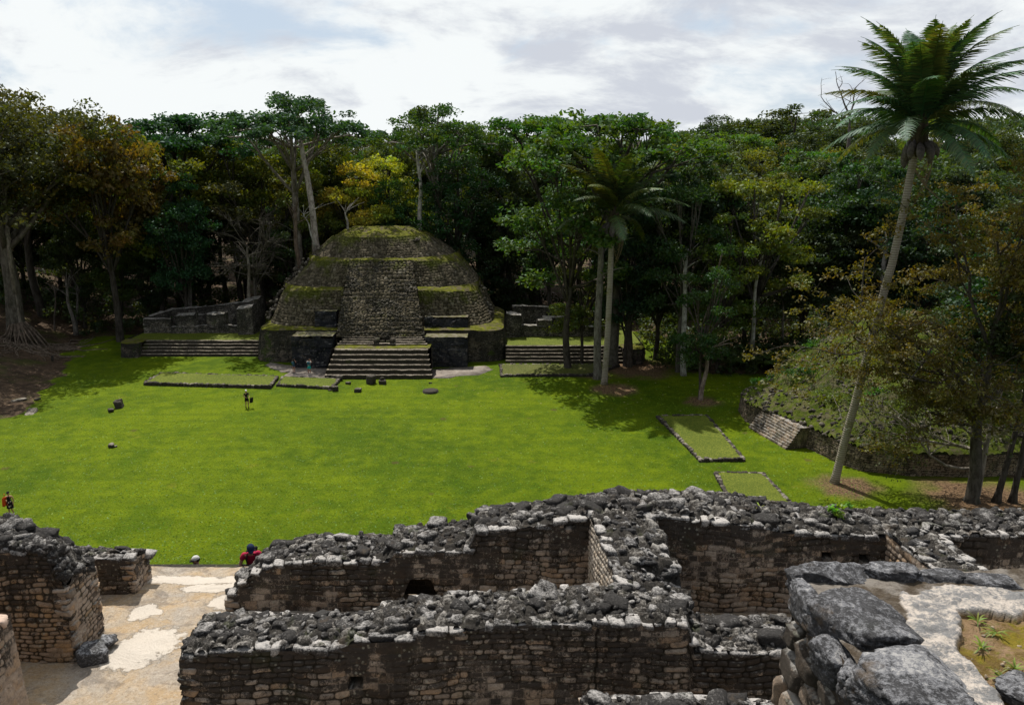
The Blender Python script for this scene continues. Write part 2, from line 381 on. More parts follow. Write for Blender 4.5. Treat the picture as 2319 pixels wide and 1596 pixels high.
M_mound = make_moss('overgrown_slope', (0.035, 0.055, 0.007), (0.105, 0.14, 0.012), .75)
M_step = make_rubble('stair_stone', (0.05, 0.043, 0.032), (0.20, 0.17, 0.13), (0.38, 0.335, 0.27), amt=.30, moss=.5, scale=.4, upw=.34)  # up-facing treads coloured paler than risers, sunlight put into the stone colour

def make_plaster_floor():
    m, g, b = mat_new('worn_plaster_floor', .85, .2); p = geo_pos(g)
    n0 = g.noise(p, .55, 5, .6, .5); n1 = g.noise(p, 1.5, 7, .7, .8); n2 = g.noise(p, 30, 5, .8); n3 = g.noise(scaled(g, p, (1, 1.3, 1)), .9, 7, .62, 1.2)
    c = g.mix(g.ramp(n1, .38, .62), (0.50, 0.36, 0.215), (0.47, 0.39, 0.30))
    c = g.mix(g.math('MULTIPLY', g.ramp(n0, .48, .60), .7), c, (0.40, 0.375, 0.35))
    dk = g.ramp(n3, .53, .60); c = g.mix(g.math('MULTIPLY', dk, .55), c, (0.17, 0.15, 0.135))
    c = g.mix(g.math('MULTIPLY', g.ramp(n2, .42, .62), .45), c, (0.26, 0.20, 0.14))
    vr = g.n('ShaderNodeTexVoronoi', feature='DISTANCE_TO_EDGE'); vr.inputs['Scale'].default_value = 1.7; g.l(g.mix(.5, p, g.n('ShaderNodeTexNoise').outputs['Color'], 'ADD'), vr.inputs['Vector'])
    c = g.mix(g.math('MULTIPLY', g.ramp(g.noise(p, 11, 6, .8), .50, .60), .45), c, (0.60, 0.52, 0.43)); c = g.mix(g.math('MULTIPLY', g.ramp(g.noise(p, 14, 6, .8), .53, .62), .6), c, (0.19, 0.15, 0.11))
    # cream plaster patches still in place (positions surveyed)
    s = g.n('ShaderNodeSeparateXYZ'); g.l(p, s.inputs[0])
    def blob(cx, cy, rx, ry, rot=0.):
        dx = g.math('SUBTRACT', s.outputs[0], cx); dy = g.math('SUBTRACT', s.outputs[1], cy)
        ca, sa = math.cos(rot), math.sin(rot)
        u = g.math('DIVIDE', g.math('ADD', g.math('MULTIPLY', dx, ca), g.math('MULTIPLY', dy, sa)), rx)
        v = g.math('DIVIDE', g.math('SUBTRACT', g.math('MULTIPLY', dy, ca), g.math('MULTIPLY', dx, sa)), ry)
        d = g.math('SQRT', g.math('ADD', g.math('MULTIPLY', u, u), g.math('MULTIPLY', v, v)))
        return g.ramp(g.math('ADD', d, g.math('ADD', g.math('MULTIPLY', g.math('SUBTRACT', n1, .5), 1.3), g.math('MULTIPLY', g.math('SUBTRACT', g.noise(p, 6, 7, .8), .5), 1.7))), 1.10, .90)
    P = FLOOR_Z
    f = None
    for (px, py, rx, ry, rot) in ((318, 1468, .62, .85, -.55), (322, 1383, .30, .36, -.1), (352, 1385, .16, .12, 0), (430, 1312, 1.6, .22, 0), (480, 1330, .8, .2, .1), (300, 1400, .12, .1, 0), (520, 1360, .5, .35, .3), (385, 1430, .16, .1, .4)):
        cx, cy = gp(px, py, P); q = blob(cx, cy, rx, ry, rot); f = q if f is None else g.math('MAXIMUM', f, q)
    c = g.mix(g.math('MULTIPLY', f, .92), c, g.mix(g.math('MULTIPLY', g.ramp(n2, .45, .65), .35), (0.66, 0.60, 0.53), (0.52, 0.45, 0.38)))
    g.l(c, b.inputs['Base Color'])
    bump(g, b, g.math('ADD', g.math('ADD', n2, g.math('MULTIPLY', n1, 2.5)), g.math('MULTIPLY', f, .6)), .03)
    return m
FLOOR_Z = 13.5
M_floor = make_plaster_floor()
def make_concrete():
    m, g, b = mat_new('pale_limestone_paving', .9, .15); p = geo_pos(g)
    c = g.mix(g.ramp(g.noise(p, .9, 6, .7), .35, .65), (0.17, 0.145, 0.125), (0.31, 0.275, 0.245))
    c = g.mix(g.math('MULTIPLY', g.ramp(g.noise(p, .4, 4, .6), .55, .65), .6), c, (0.42, 0.36, 0.31))
    g.l(c, b.inputs['Base Color']); bump(g, b, g.noise(p, 8, 5, .7), .04); return m
M_conc = make_concrete()

# foliage: base colour comes from each object's own colour, varied leaf by leaf
def make_leaf(name, trans=.38, gloss=.035):
    m = bpy.data.materials.new(name); m.use_nodes = True; nt = m.node_tree; nt.nodes.clear(); g = G(nt)
    oi = g.n('ShaderNodeObjectInfo'); r, gg, bb = attr(g)[:3]
    hs = g.n('ShaderNodeHueSaturation'); g.l(oi.outputs['Color'], hs.inputs['Color'])
    g.l(g.math('ADD', .5, g.math('MULTIPLY', g.math('SUBTRACT', .5, gg), .09)), hs.inputs['Hue'])
    g.l(g.math('ADD', .55, g.math('MULTIPLY', r, .95)), hs.inputs['Value'])
    d = g.n('ShaderNodeBsdfDiffuse'); t = g.n('ShaderNodeBsdfTranslucent'); s = g.n('ShaderNodeBsdfGlossy'); s.inputs['Roughness'].default_value = .6
    s.inputs['Color'].default_value = (.75, .85, .9, 1)
    g.l(hs.outputs[0], d.inputs[0])
    tcol = g.mix(1.0, hs.outputs[0], (1.5, 1.35, .35), 'MULTIPLY'); g.l(tcol, t.inputs[0])
    m1 = g.n('ShaderNodeMixShader'); m1.inputs[0].default_value = trans; g.l(d.outputs[0], m1.inputs[1]); g.l(t.outputs[0], m1.inputs[2])
    m2 = g.n('ShaderNodeMixShader'); 
    m2.inputs[0].default_value = gloss; g.l(m1.outputs[0], m2.inputs[1]); g.l(s.outputs[0], m2.inputs[2])
    o = g.n('ShaderNodeOutputMaterial'); g.l(m2.outputs[0], o.inputs[0])
    return m
M_leaf = make_leaf('leaves')
M_palm = make_leaf('palm_leaflets', .30, .055)
def make_bark():
    m, g, b = mat_new('bark', .9, .15); tcn = g.n('ShaderNodeTexCoord'); p = tcn.outputs['Object']
    oi = g.n('ShaderNodeObjectInfo')
    n = g.noise(scaled(g, p, (1, 1, .35)), 3.5, 6, .75)
    c = g.mix(g.ramp(n, .35, .65), g.mix(1.0, oi.outputs['Color'], (.38, .36, .34), 'MULTIPLY'), oi.outputs['Color'])
    c = g.mix(g.math('MULTIPLY', g.ramp(g.noise(p, 1.3, 4, .6), .56, .64), .45), c, (0.05, 0.055, 0.035))
    g.l(c, b.inputs['Base Color']); bump(g, b, g.noise(scaled(g, p, (1, 1, .2)), 9, 5, .7), .05); return m
M_bark = make_bark()
def make_palmbark():
    m, g, b = mat_new('ringed_palm_bark', .85, .2); tcn = g.n('ShaderNodeTexCoord'); p = tcn.outputs['Object']
    wv = g.n('ShaderNodeTexWave', wave_type='BANDS', bands_direction='Z'); wv.inputs['Scale'].default_value = 1.9; wv.inputs['Distortion'].default_value = 1.0; wv.inputs['Detail'].default_value = 3; g.l(p, wv.inputs[0])
    c = g.mix(g.ramp(wv.outputs['Fac'], .2, .7), (0.25, 0.22, 0.18), (0.36, 0.33, 0.28))
    c = g.mix(g.math('MULTIPLY', g.ramp(g.noise(p, 1.2, 5, .65), .48, .62), .5), c, (0.16, 0.155, 0.06))
    g.l(c, b.inputs['Base Color']); bump(g, b, wv.outputs['Fac'], .02); return m
M_palmbark = make_palmbark()
def simple(name, col, rough=.8, var=.25, scale=12, spec=.2):
    m, g, b = mat_new(name, rough, spec); p = geo_pos(g)
    c = g.mix(g.ramp(g.noise(p, scale, 4, .6), .35, .65), tuple(v * (1 - var) for v in col), tuple(min(1, v * (1 + var)) for v in col))
    g.l(c, b.inputs['Base Color']); return m
M_skin = simple('skin', (0.42, 0.23, 0.16), .55, .08); M_hair = simple('dark_hair', (0.02, 0.015, 0.012), .6)
CL = {k: simple('cloth_' + k, v, .85, .12, 20) for k, v in dict(navy=(0.012, 0.022, 0.06), crimson=(0.38, 0.018, 0.06), white=(0.72, 0.72, 0.72), teal=(0.02, 0.42, 0.40), black=(0.012, 0.012, 0.014), denim=(0.05, 0.09, 0.17), orange=(0.55, 0.07, 0.015), bluegrey=(0.04, 0.12, 0.16), lightblue=(0.25, 0.4, 0.65), shoe=(0.35, .36, .38)).items()}
def make_floral():
    m, g, b = mat_new('cloth_floral', .85, .1); p = geo_pos(g); vo = g.n('ShaderNodeTexVoronoi'); vo.inputs['Scale'].default_value = 7; g.l(p, vo.inputs['Vector'])
    c = g.mix(g.ramp(vo.outputs['Distance'], .42, .30), (0.012, 0.012, 0.016), g.mix(g.ramp(vo.outputs['Color'], .4, .6), (0.45, 0.38, 0.35), (0.35, 0.08, 0.06)))
    g.l(c, b.inputs['Base Color']); return m
M_floral = make_floral()
# ------------------------------------------------------------------ ground
BX = ([-60, 0, 40, 62, 69, 75, 81, 92, 104, 120, 200, 600], [-34, -36, -41, -44.5, -46.9, -47.2, -48.3, -53, -57, -61, -80, -200])
def bank_t(x, y): return np.interp(y, *BX) - x
def ground_z(x, y):
    x = np.asarray(x, float); y = np.asarray(y, float)
    t = bank_t(x, y)
    z = 4.6 * sstep(0, 20, t) + 9 * sstep(18, 120, t)
    z = z + 9 * sstep(118, 330, y) + 8 * sstep(100, 250, y) * sstep(5, 120, x) + 5 * sstep(35, 90, x) * sstep(30, 90, y)
    z = z + 20 * sstep(420, 900, y)
    rough = sstep(0, 4, t) + sstep(100, 112, y) + sstep(20, 34, x) * sstep(72, 84, y)
    return z + (fbm(x * .22, y * .22, 5, 4) - .5) * 0.9 * np.clip(rough, 0, 1) + (fbm(x * .06, y * .06, 8, 3) - .5) * .16
def gz(x, y): return float(ground_z(np.array([x]), np.array([y]))[0])
def axis(segs):
    out = []
    for a, b, d in segs: out += list(np.arange(a, b, d))
    return np.array(out + [segs[-1][1]])
xs = axis([(-700, -120, 20), (-120, -64, 3), (-64, 50, .8), (50, 120, 3), (120, 700, 20)])
ys = axis([(-80, 30, 8), (30, 116, .8), (116, 180, 3), (180, 900, 20)])
X, Y = np.meshgrid(xs, ys, indexing='ij')
Z = ground_z(X, Y)
# keep the lawn below the big ruin we stand on
Z = np.where((Y < 19) & (np.abs(X) < 60), -0.3, Z)
t = bank_t(X, Y) + (fbm(X * .3, Y * .3, 3, 4) - .5) * 5
earth = np.maximum(sstep(-.4, 1.2, t), sstep(103, 109, Y + (fbm(X * .2, Y * .2, 4) - .5) * 14 - 6 * sstep(-60, -40, X) * sstep(-30, -48, X)))
earth = np.maximum(earth, sstep(17, 24, X + (fbm(X * .25, Y * .25, 6) - .5) * 8) * sstep(83, 89, Y + (fbm(X * .3, Y * .3, 7) - .5) * 6))
earth = np.maximum(earth, sstep(36, 41, X + (fbm(X * .4, Y * .4, 16) - .5) * 9) * .8)
litter = np.zeros_like(X)
for (px, py, r_) in ((1390, 880, 2.6), (1586, 908, 1.9), (1915, 1100, 2.4), (1440, 832, 5), (2230, 1130, 4.5), (1352, 850, 1.6)):
    cx, cy = gp(px, py)
    d = np.hypot(X - cx, (Y - cy)) / r_ + (fbm(X * .8, Y * .8, 11) - .5) * .8
    litter = np.maximum(litter, sstep(1.1, .6, d))
def make_ground():
    m, g, b = mat_new('plaza_ground', .8, .08); p = geo_pos(g); er, li, _ = attr(g)[:3]
    big_ = g.noise(p, 0.05, 4, 0.6); mid = g.noise(p, 0.8, 6, 0.68); fin = g.noise(p, 7.0, 7, 0.78)
    f = g.math('ADD', g.math('MULTIPLY', big_, .75), g.math('MULTIPLY', mid, .5))
    c = g.mix(g.ramp(f, .47, .76), GR[0], GR[1])
    st = g.noise(scaled(g, p, (.03, .6, 1)), 1.0, 4, .6); c = g.mix(g.math('MULTIPLY', g.ramp(st, .46, .6), .45), c, GR[2])
    c = g.mix(g.math('MULTIPLY', g.ramp(g.noise(p, .26, 6, .72), .60, .72), .55), c, (0.20, 0.195, 0.02))
    c = g.mix(g.math('MULTIPLY', g.ramp(fin, .50, .36), .6), c, (0.03, 0.062, 0.001))
    c = g.mix(g.math('MULTIPLY', g.ramp(g.noise(p, .17, 5, .65), .52, .66), .55), c, (0.05, 0.105, 0.002))
    c = g.mix(g.math('MULTIPLY', g.ramp(fin, .56, .68), .35), c, (0.28, 0.34, 0.015))
    vo = g.n('ShaderNodeTexVoronoi'); vo.inputs['Scale'].default_value = 1.15; g.l(p, vo.inputs['Vector'])
    s_ = g.n('ShaderNodeSeparateXYZ'); g.l(p, s_.inputs[0])
    far = g.math('MULTIPLY', g.ramp(s_.outputs[1], 60, 84), g.ramp(s_.outputs[0], -12, 6))
    sp = g.math('MULTIPLY', g.ramp(vo.outputs['Distance'], .13, .08), g.math('ADD', g.math('MULTIPLY', far, .8), .05))
    c = g.mix(sp, c, (0.42, 0.37, 0.2))
    ea = g.mix(g.ramp(g.noise(p, .9, 6, .7), .38, .66), (0.055, 0.038, 0.026), (0.13, 0.088, 0.058))
    ea = g.mix(g.math('MULTIPLY', g.ramp(g.noise(p, .22, 5, .6), .50, .64), .5), ea, (0.06, 0.085, 0.008))
    v2 = g.n('ShaderNodeTexVoronoi'); v2.inputs['Scale'].default_value = 2.2; g.l(p, v2.inputs['Vector'])
    ea = g.mix(g.math('MULTIPLY', g.ramp(v2.outputs['Distance'], .22, .12), .75), ea, g.mix(v2.outputs['Color'], (0.36, 0.27, 0.18), (0.16, 0.10, 0.06)))
    lc = g.mix(g.ramp(g.noise(p, 6, 5, .8), .4, .6), (0.075, 0.048, 0.03), (0.27, 0.175, 0.10))
    vb = g.n('ShaderNodeTexVoronoi'); vb.inputs['Scale'].default_value = .21; g.l(p, vb.inputs['Vector'])
    bare = g.math('MULTIPLY', g.ramp(g.math('ADD', vb.outputs['Distance'], g.math('MULTIPLY', g.noise(p, 3, 4, .7), .12)), .15, .10), .6)
    c = g.mix(bare, c, (0.10, 0.07, 0.03))
    c = g.mix(li, c, lc)
    c = g.mix(g.ramp(g.math('ADD', er, g.math('MULTIPLY', g.math('SUBTRACT', g.noise(p, 1.3, 5, .7), .5), 1.1)), .4, .62), c, ea)
    g.l(c, b.inputs['Base Color'])
    bump(g, b, g.math('ADD', g.noise(p, 8, 7, .85), g.math('MULTIPLY', mid, 1.2)), .16, .9)
    return m
M_ground = make_ground()
struct(mk('ground', np.stack([X, Y, Z], -1).reshape(-1, 3), grid_faces(len(xs), len(ys)), M_ground, smooth=True, col=np.stack([earth, litter, litter * 0], -1).reshape(-1, 3)))

# ------------------------------------------------------------------ the ruined terrace we look over
rng = random.Random(4)
def panel(mb, P0, u, n, L, zb, zt, res, cw, ch, seed, amp=.04, batter=0.0, wdrop=1.2, pat=courses, mod=None, wobble=.06, wbias=0.0, flip=None):
    """heightfield of masonry standing on P0 + u*s"""
    nu = max(2, int(L / res) + 1); s = np.linspace(0, L, nu); top = np.array([zt(v) for v in s]); H = top.max() - zb
    nv = max(2, int(H / res) + 1); tt = np.linspace(0, 1, nv)
    S, T = np.meshgrid(s, tt, indexing='ij'); TOP = top[:, None] * np.ones_like(T); Zv = zb + T * (TOP - zb)
    hgt, cid = pat(S, Zv, cw, ch, seed) if pat is courses else pat(S, Zv, ch, seed, cw / ch)
    worn = sstep(.50, .60, fbm(S * .9 + seed, Zv * 1.3, seed + 30, 4)); hgt = hgt * (1 - .65 * worn) + .65 * worn * (.35 + .3 * fbm(S * 6, Zv * 9, seed + 31, 3))
    off = amp * hgt + wobble * (fbm(S * .6, Zv * .6, seed + 20, 3) - .5) * 2 + .018 * (fbm(S * 9, Zv * 14, seed + 21, 3) - .5) * 2 * hgt
    if mod is not None: hgt, cid, off = mod(S, Zv, hgt, cid, off)
    off = off + batter * (TOP - Zv)
    wt = np.clip(1 - (TOP - Zv) / wdrop, -.6, 1) + wbias
    P = np.array(P0)[None, None] + S[..., None] * np.array(u) + off[..., None] * np.array(n); P[..., 2] = Zv
    fl = (np.cross(u, (0, 0, 1)) @ np.array(n)) < 0
    mb.add(P.reshape(-1, 3), grid_faces(nu, nv, fl), np.stack([cid, hgt, wt], -1).reshape(-1, 3))
def interp_px(pts, Yp):
    q = [at(a, b, Yp) for a, b in pts]; xa = [v[0] for v in q]; za = [v[1] for v in q]
    return lambda x: float(np.interp(x, xa, za))
M_bed = make_rubble('mortared_rubble', (0.050, 0.045, 0.040), (0.23, 0.215, 0.20), (.45, .43, .40), amt=.55, moss=.3)
def rubble_top(mb, core, zfun, x0, x1, y0, y1, sp, rmin, rmax, n=2, ztl=0.0, flat=.72, lib=ROCKS, seed=1, keep=None):
    r = random.Random(seed)
    nx = max(1, int((x1 - x0) / sp)); ny = max(1, int((y1 - y0) / sp + .5))
    for i in range(nx):
        for j in range(ny):
            x = x0 + (i + .5 + r.uniform(-.34, .34) + (.5 if j % 2 else 0)) * (x1 - x0) / nx; y = y0 + (j + .5 + r.uniform(-.28, .28)) * (y1 - y0) / ny
            x = min(max(x, x0 + .03), x1 - .03)
            if keep and not keep(x, y): continue
            if r.random() < .22: continue
            s = r.uniform(rmin, rmax) * (1.25 if r.random() < .16 else 1)
            s = s * (.55 + .5 * r.random())
            add_rock(mb, (x, y, zfun(x, y) + ztl + r.uniform(-.05, .04)), (s * r.uniform(1.05, 1.45), s * r.uniform(.85, 1.1), s * flat * r.uniform(.75, 1.15)), r, BLOCKS if r.random() < .42 else lib, n, .18, r.gauss(0, .5) if r.random() < .6 else None)
    for k in range(int((x1 - x0) * (y1 - y0) / sp / sp * 1.6)):
        x = r.uniform(x0, x1); y = r.uniform(y0 - .05, y1); s = r.uniform(.04, .085)
        add_rock(mb, (x, y, zfun(x, y) + ztl + r.uniform(0, .05)), (s * 1.4, s, s * .7), r, ROCKS, 2, .5)
def top_sheet(name, zfun, x0, x1, y0, y1, mat, parent, res=.035, seed=3):
    nx = int((x1 - x0) / res) + 2; ny = int((y1 - y0) / res) + 2
    A, B = np.meshgrid(np.linspace(x0, x1, nx), np.linspace(y0, y1, ny), indexing='ij')
    cA, cid = cobble(A + .1 * fbm(A * 3, B * 3, seed + 1), B + .1 * fbm(A * 3, B * 3, seed + 2), .19, seed, 1.35); cB, _ = cobble(A, B, .09, seed + 4, 1.2)
    Zt = np.vectorize(zfun)(A, B) + (fbm(A * 4, B * 4, seed) - .5) * .16 - .02 + cA * (.05 + .09 * cid) + .03 * cB * (1 - cA)
    return mk(name, np.stack([A, B, Zt], -1).reshape(-1, 3), grid_faces(nx, ny), M_bed, parent, False, np.stack([cid, cA, A * 0], -1).reshape(-1, 3))
def caps_row(mb, fx, y, x0, x1, seed, wmin=.16, wmax=.46, dep=.13, ht=.062, along='x', skip=.12, n=2):
    r = random.Random(seed); x = x0
    ss = np.linspace(x0 + .04, x1 - .04, max(3, int((x1 - x0) / .2))); pl = [(a, y, fx(a) - .05) if along == 'x' else (y, a, fx(a) - .05) for a in ss]; mb.tube(pl, .05, 6, (.1, .5, .5))
    while x < x1:
        wd = r.uniform(wmin, wmax)
        if r.random() > skip:
            z = fx(x + wd / 2)
            dep_ = dep
            if along == 'x': add_rock(mb, (x + wd / 2, y + r.uniform(-.03, .04), z + r.uniform(-.05, .02)), (wd * .5, dep * r.uniform(.8, 1.2), ht * r.uniform(.8, 1.3)), r, BLOCKS, n, .05, 0, c=.5 + .5 * r.random())
            else: add_rock(mb, (y + r.uniform(-.03, .02), x + wd / 2, z + r.uniform(-.02, .02)), (dep * r.uniform(.8, 1.2), wd * .5, ht * r.uniform(.8, 1.3)), r, BLOCKS, n, .05, 0, c=.5 + .5 * r.random())
        x += wd * .98
def wall_x(name, label, y0, y1, fpts, bpts, x0, x1, seed, res=.026, cw=.27, ch=.125, mat=None, endL=None, endR=None, mod=None, rs=(.10, .17), sp=.225, bumpz=.12, capf=True, capb=True, batter=.012, n=2, nrock=2, set_in=.26, wbias=0., cats='ruined wall'):
    T = thing(name, label, cats, ((x0 + x1) / 2, (y0 + y1) / 2, FLOOR_Z))
    off = Vector(T.location)
    ff = interp_px(fpts, y0); fb = interp_px(bpts, y1)
    def zf(x, y):
        t_ = min(max((y - y0) / (y1 - y0), 0), 1)
        return ff(x) * (1 - t_) + fb(x) * t_ + bumpz * math.sin(math.pi * t_) ** .6 - .05
    mb = MB()
    panel(mb, (x0, y0, 0), (1, 0, 0), (0, -1, 0), x1 - x0, FLOOR_Z, lambda s: ff(x0 + s), res, cw, ch, seed, batter=batter, mod=mod, wbias=wbias)
    panel(mb, (x0, y1, 0), (1, 0, 0), (0, 1, 0), x1 - x0, FLOOR_Z, lambda s: fb(x0 + s), .09, cw, ch, seed + 1)
    mf = mb.build('masonry_face', mat or M_mason, T, True); mf.location = -off
    eb = MB()
    ly = y1 - y0
    panel(eb, (x0, y0, 0), (0, 1, 0), (-1, 0, 0), ly, FLOOR_Z, lambda s: zf(x0, y0 + s), res, cw * .9, ch * 1.05, seed + 2, wobble=.02, batter=batter)
    e = eb.build('wall_end', M_mason_fresh_lit, T, True); e.location = -off; eb = MB()
    panel(eb, (x1, y0, 0), (0, 1, 0), (1, 0, 0), ly, FLOOR_Z, lambda s: zf(x1, y0 + s), res, cw * .9, ch * 1.05, seed + 3, wobble=.02, batter=batter)
    e = eb.build('wall_end', M_mason_fresh_lit, T, True); e.location = -off
    qb = MB(); rq = random.Random(seed + 40)
    for xq, sg in ((x0, 1), (x1, -1)):
        if abs(xq) > 7.5 and abs(xq) > 9.5: continue
        for yq, top_, sy in ((y0, ff(xq), 1), (y1, fb(xq), -1)):
            zq = FLOOR_Z; k = 0
            while zq < top_ - .05:
                hq = rq.uniform(.045, .075); lx_, ly_ = (.17, .10) if k % 2 else (.10, .17); add_rock(qb, (xq + sg * (lx_ - .05), yq + sy * (ly_ - .055), zq + hq), (lx_ * rq.uniform(.9, 1.05), ly_, hq), rq, BLOCKS, 2, .02, 0); zq += hq * 1.97; k += 1
    if qb.n: o = qb.build('quoin_stones', M_mason_fresh_lit, T, False); o.location = -off
    s = top_sheet('core_fill', zf, x0, x1, y0 + .02, y1 - .02, M_core, T, seed=seed); s.location = -off
    rb = MB(); rubble_top(rb, None, zf, x0, x1, y0 + set_in * .8, y1 - .1, sp, rs[0], rs[1], nrock, .03, seed=seed)
    o = rb.build('rubble_core', M_rubble, T, False); o.location = -off
    cb = MB()
    if capf: caps_row(cb, ff, y0 + .09, x0, x1, seed + 5)
    if capb: caps_row(cb, fb, y1 - .1, x0, x1, seed + 6, dep=.13)
    if cb.n: o = cb.build('capstone_row', M_caps, T, False); o.location = -off
    return T, ff, fb, zf

# wall A : long near wall
A_f = [(395, 1492), (480, 1476), (560, 1470), (760, 1470), (800, 1452), (930, 1448), (945, 1432), (1060, 1427), (1200, 1412), (1500, 1412), (1556, 1418), (1572, 1474), (1750, 1482), (2400, 1482)]
A_b = [(430, 1400), (480, 1392), (850, 1388), (868, 1364), (1060, 1342), (1200, 1336), (1350, 1330), (1540, 1345), (1575, 1396), (1800, 1398), (2400, 1398)]
def modA(S, Zv, h, c, o):
    xx, zz = at(806, 1541, 12.6); X_ = S - 5.96
    m = (np.abs(X_ - xx) < .13) & (np.abs(Zv - zz) < .12)
    h = np.where(m, 0, h); o = np.where(m, -.25, o)
    xx, _ = at(1350, 1500, 12.6); k = np.abs(X_ - xx - .02 * np.sin(Zv * 9)) < .028       # construction joint
    return np.where(k, .1, h), c, o - .03 * k
wall_x('ruined_wall', 'longest near wall with blackened masonry face and dark rubble top, ending behind the boulder parapet', 12.6, 13.87, A_f, A_b, -5.96, 7.6, 11, mod=modA, wbias=.12)
# wall B : outer wall of the terrace
B_f = [(505, 1362), (530, 1345), (548, 1322), (575, 1300), (600, 1290), (640, 1276), (700, 1270), (880, 1272), (895, 1252), (1060, 1250), (1078, 1206), (1180, 1196), (1330, 1175), (1480, 1170), (1600, 1181), (1700, 1190), (1780, 1206), (1900, 1214), (2010, 1216), (2120, 1214), (2700, 1214)]
B_b = [(530, 1330), (560, 1297), (600, 1256), (640, 1226), (700, 1214), (890, 1211), (905, 1196), (1060, 1178), (1090, 1150), (1200, 1143), (1320, 1120), (1480, 1111), (1600, 1114), (1700, 1124), (1770, 1142), (1900, 1149), (2100, 1157), (2700, 1163)]
def modB(S, Zv, h, c, o):
    X_ = S - 6.5
    xa, zb_ = at(902, 1375, 16.3); xb, _ = at(1003, 1375, 16.3); _, zt_ = at(930, 1311, 16.3)
    f = np.clip((Zv - zb_) / (zt_ - zb_), 0, 1); lo = xa + .30 * f; hi = xb - .28 * f
    m = (X_ > lo) & (X_ < hi) & (Zv < zt_)
    m2 = np.zeros_like(m)
    for (px, py) in ((1290, 1188), (1355 + 1800 * 0, 1400), (3310 / 1.766, 1258), (3460 / 1.766, 1262)):
        cx, cz = at(px, py, 16.3); m2 |= (np.abs(X_ - cx) < .12) & (np.abs(Zv - cz) < .09)
    h = np.where(m | m2, 0, h); o = np.where(m, -.75, np.where(m2, -.25, o))
    return h, c, o
wall_x('ruined_wall', 'wide outer wall along the lawn edge with a dark tapering niche', 16.3, 17.8, B_f, B_b, -6.5, 16, 31, mod=modB, rs=(.11, .19), sp=.25, capb=False, wbias=-.02, res=.03)
# left building
L_f = [(-600, 1235), (-60, 1243), (0, 1245), (108, 1250), (120, 1280), (140, 1316), (158, 1350), (175, 1350)]
L_b = [(-600, 1120), (-60, 1150), (0, 1168), (40, 1184), (110, 1204), (140, 1228), (165, 1248), (200, 1278), (225, 1286)]
wall_x('ruined_wall', 'tan broken wall end at left with black boulders stepping down to its corner', 14.44, 15.55, L_f, L_b, -15.5, -8.97, 51, cw=.2, ch=.105, rs=(.13, .22), sp=.27, capb=False, mat=make_masonry('tan_masonry', ((0.38, 0.27, 0.18), (0.44, 0.32, 0.23), (0.46, 0.29, 0.15)), amount=.62), bumpz=.22, wbias=.1, res=.024, batter=.012)
lbm = MB(); r_ = random.Random(66); lf = interp_px(L_f, 14.44); lbk = interp_px(L_b, 15.55)
for k in range(230):
    x = r_.uniform(-10.6, -9.0); t_ = r_.random() ** 1.2; y = 14.50 + t_ * 1.0; z = lf(x) * (1 - t_) + lbk(x) * t_ + .10; s_ = r_.uniform(.06, .15); add_rock(lbm, (x, y, z + r_.uniform(-.04, .05)), (s_ * 1.25, s_, s_ * .8), r_, ROCKS, 2, .35)
for k in range(46):
    t_ = r_.random(); z = lf(-9.05) * (1 - t_) + lbk(-9.05) * t_; s_ = r_.uniform(.07, .12); add_rock(lbm, (-9.06 + r_.uniform(-.1, .06), 14.5 + t_ * 1.0, z + r_.uniform(-.06, .08)), (s_ * 1.2, s_, s_ * .8), r_, ROCKS, 2, .35)
for k in range(60):
    x = r_.uniform(-9.9, -9.0); s_ = r_.uniform(.06, .11); add_rock(lbm, (x, 14.50 + r_.uniform(-.03, .1), lf(x) + r_.uniform(-.05, .1)), (s_ * 1.2, s_, s_ * .8), r_, ROCKS, 2, .35)
LW = [o for o in bpy.data.objects if o.get('label', '').startswith('tan broken wall end')][0]
o = lbm.build('tumbled_boulder', M_rubble, LW, False); o.location = -Vector(LW.location)
# low wall behind the left building
H_f = [(-300, 1262), (225, 1262), (300, 1266), (322, 1290), (330, 1292)]
H_b = [(-300, 1240), (170, 1240), (300, 1244), (340, 1248)]
wall_x('ruined_wall', 'short low wall stub with a flat stone top left of the terrace steps', 17.04, 17.8, H_f, H_b, -13.2, -8.93, 71, rs=(.09, .15), sp=.24, bumpz=.06, res=.03)
# near-left pier
P_f = [(-400, 1800), (60, 1800)]
T = thing('ruined_wall', 'pink-topped wall pier cut off by the bottom left corner of the view', 'ruined wall', (-10, 11, FLOOR_Z))
pm = MB(); ztop = 15.68
panel(pm, (-8.9, 8.2, 0), (0, 1, 0), (1, 0, 0), 4.4, FLOOR_Z, lambda s: ztop, .024, .2, .12, 81, batter=.05, wbias=-.05)
panel(pm, (-11.5, 12.6, 0), (1, 0, 0), (0, 1, 0), 2.6, FLOOR_Z, lambda s: ztop, .05, .2, .12, 82)
panel(pm, (-11.5, 8.2, 0), (1, 0, 0), (0, -1, 0), 2.6, FLOOR_Z, lambda s: ztop, .08, .2, .12, 83)
o = pm.build('masonry_face', M_mason_fresh_lit, T, True); o.location = -Vector(T.location)
cm = MB(); r_ = random.Random(3)
for i in range(14):
    for j in range(6):
        add_rock(cm, (-11.3 + j * .44 + r_.uniform(-.03, .03), 8.3 + i * .32, ztop - .02), (.235, .17, .075), r_, BLOCKS, 2, .03, 0)
o = cm.build('capstone_row', simple('pink_limestone', (0.50, 0.38, 0.31), .9, .2, 7), T, True); o.location = -Vector(T.location)

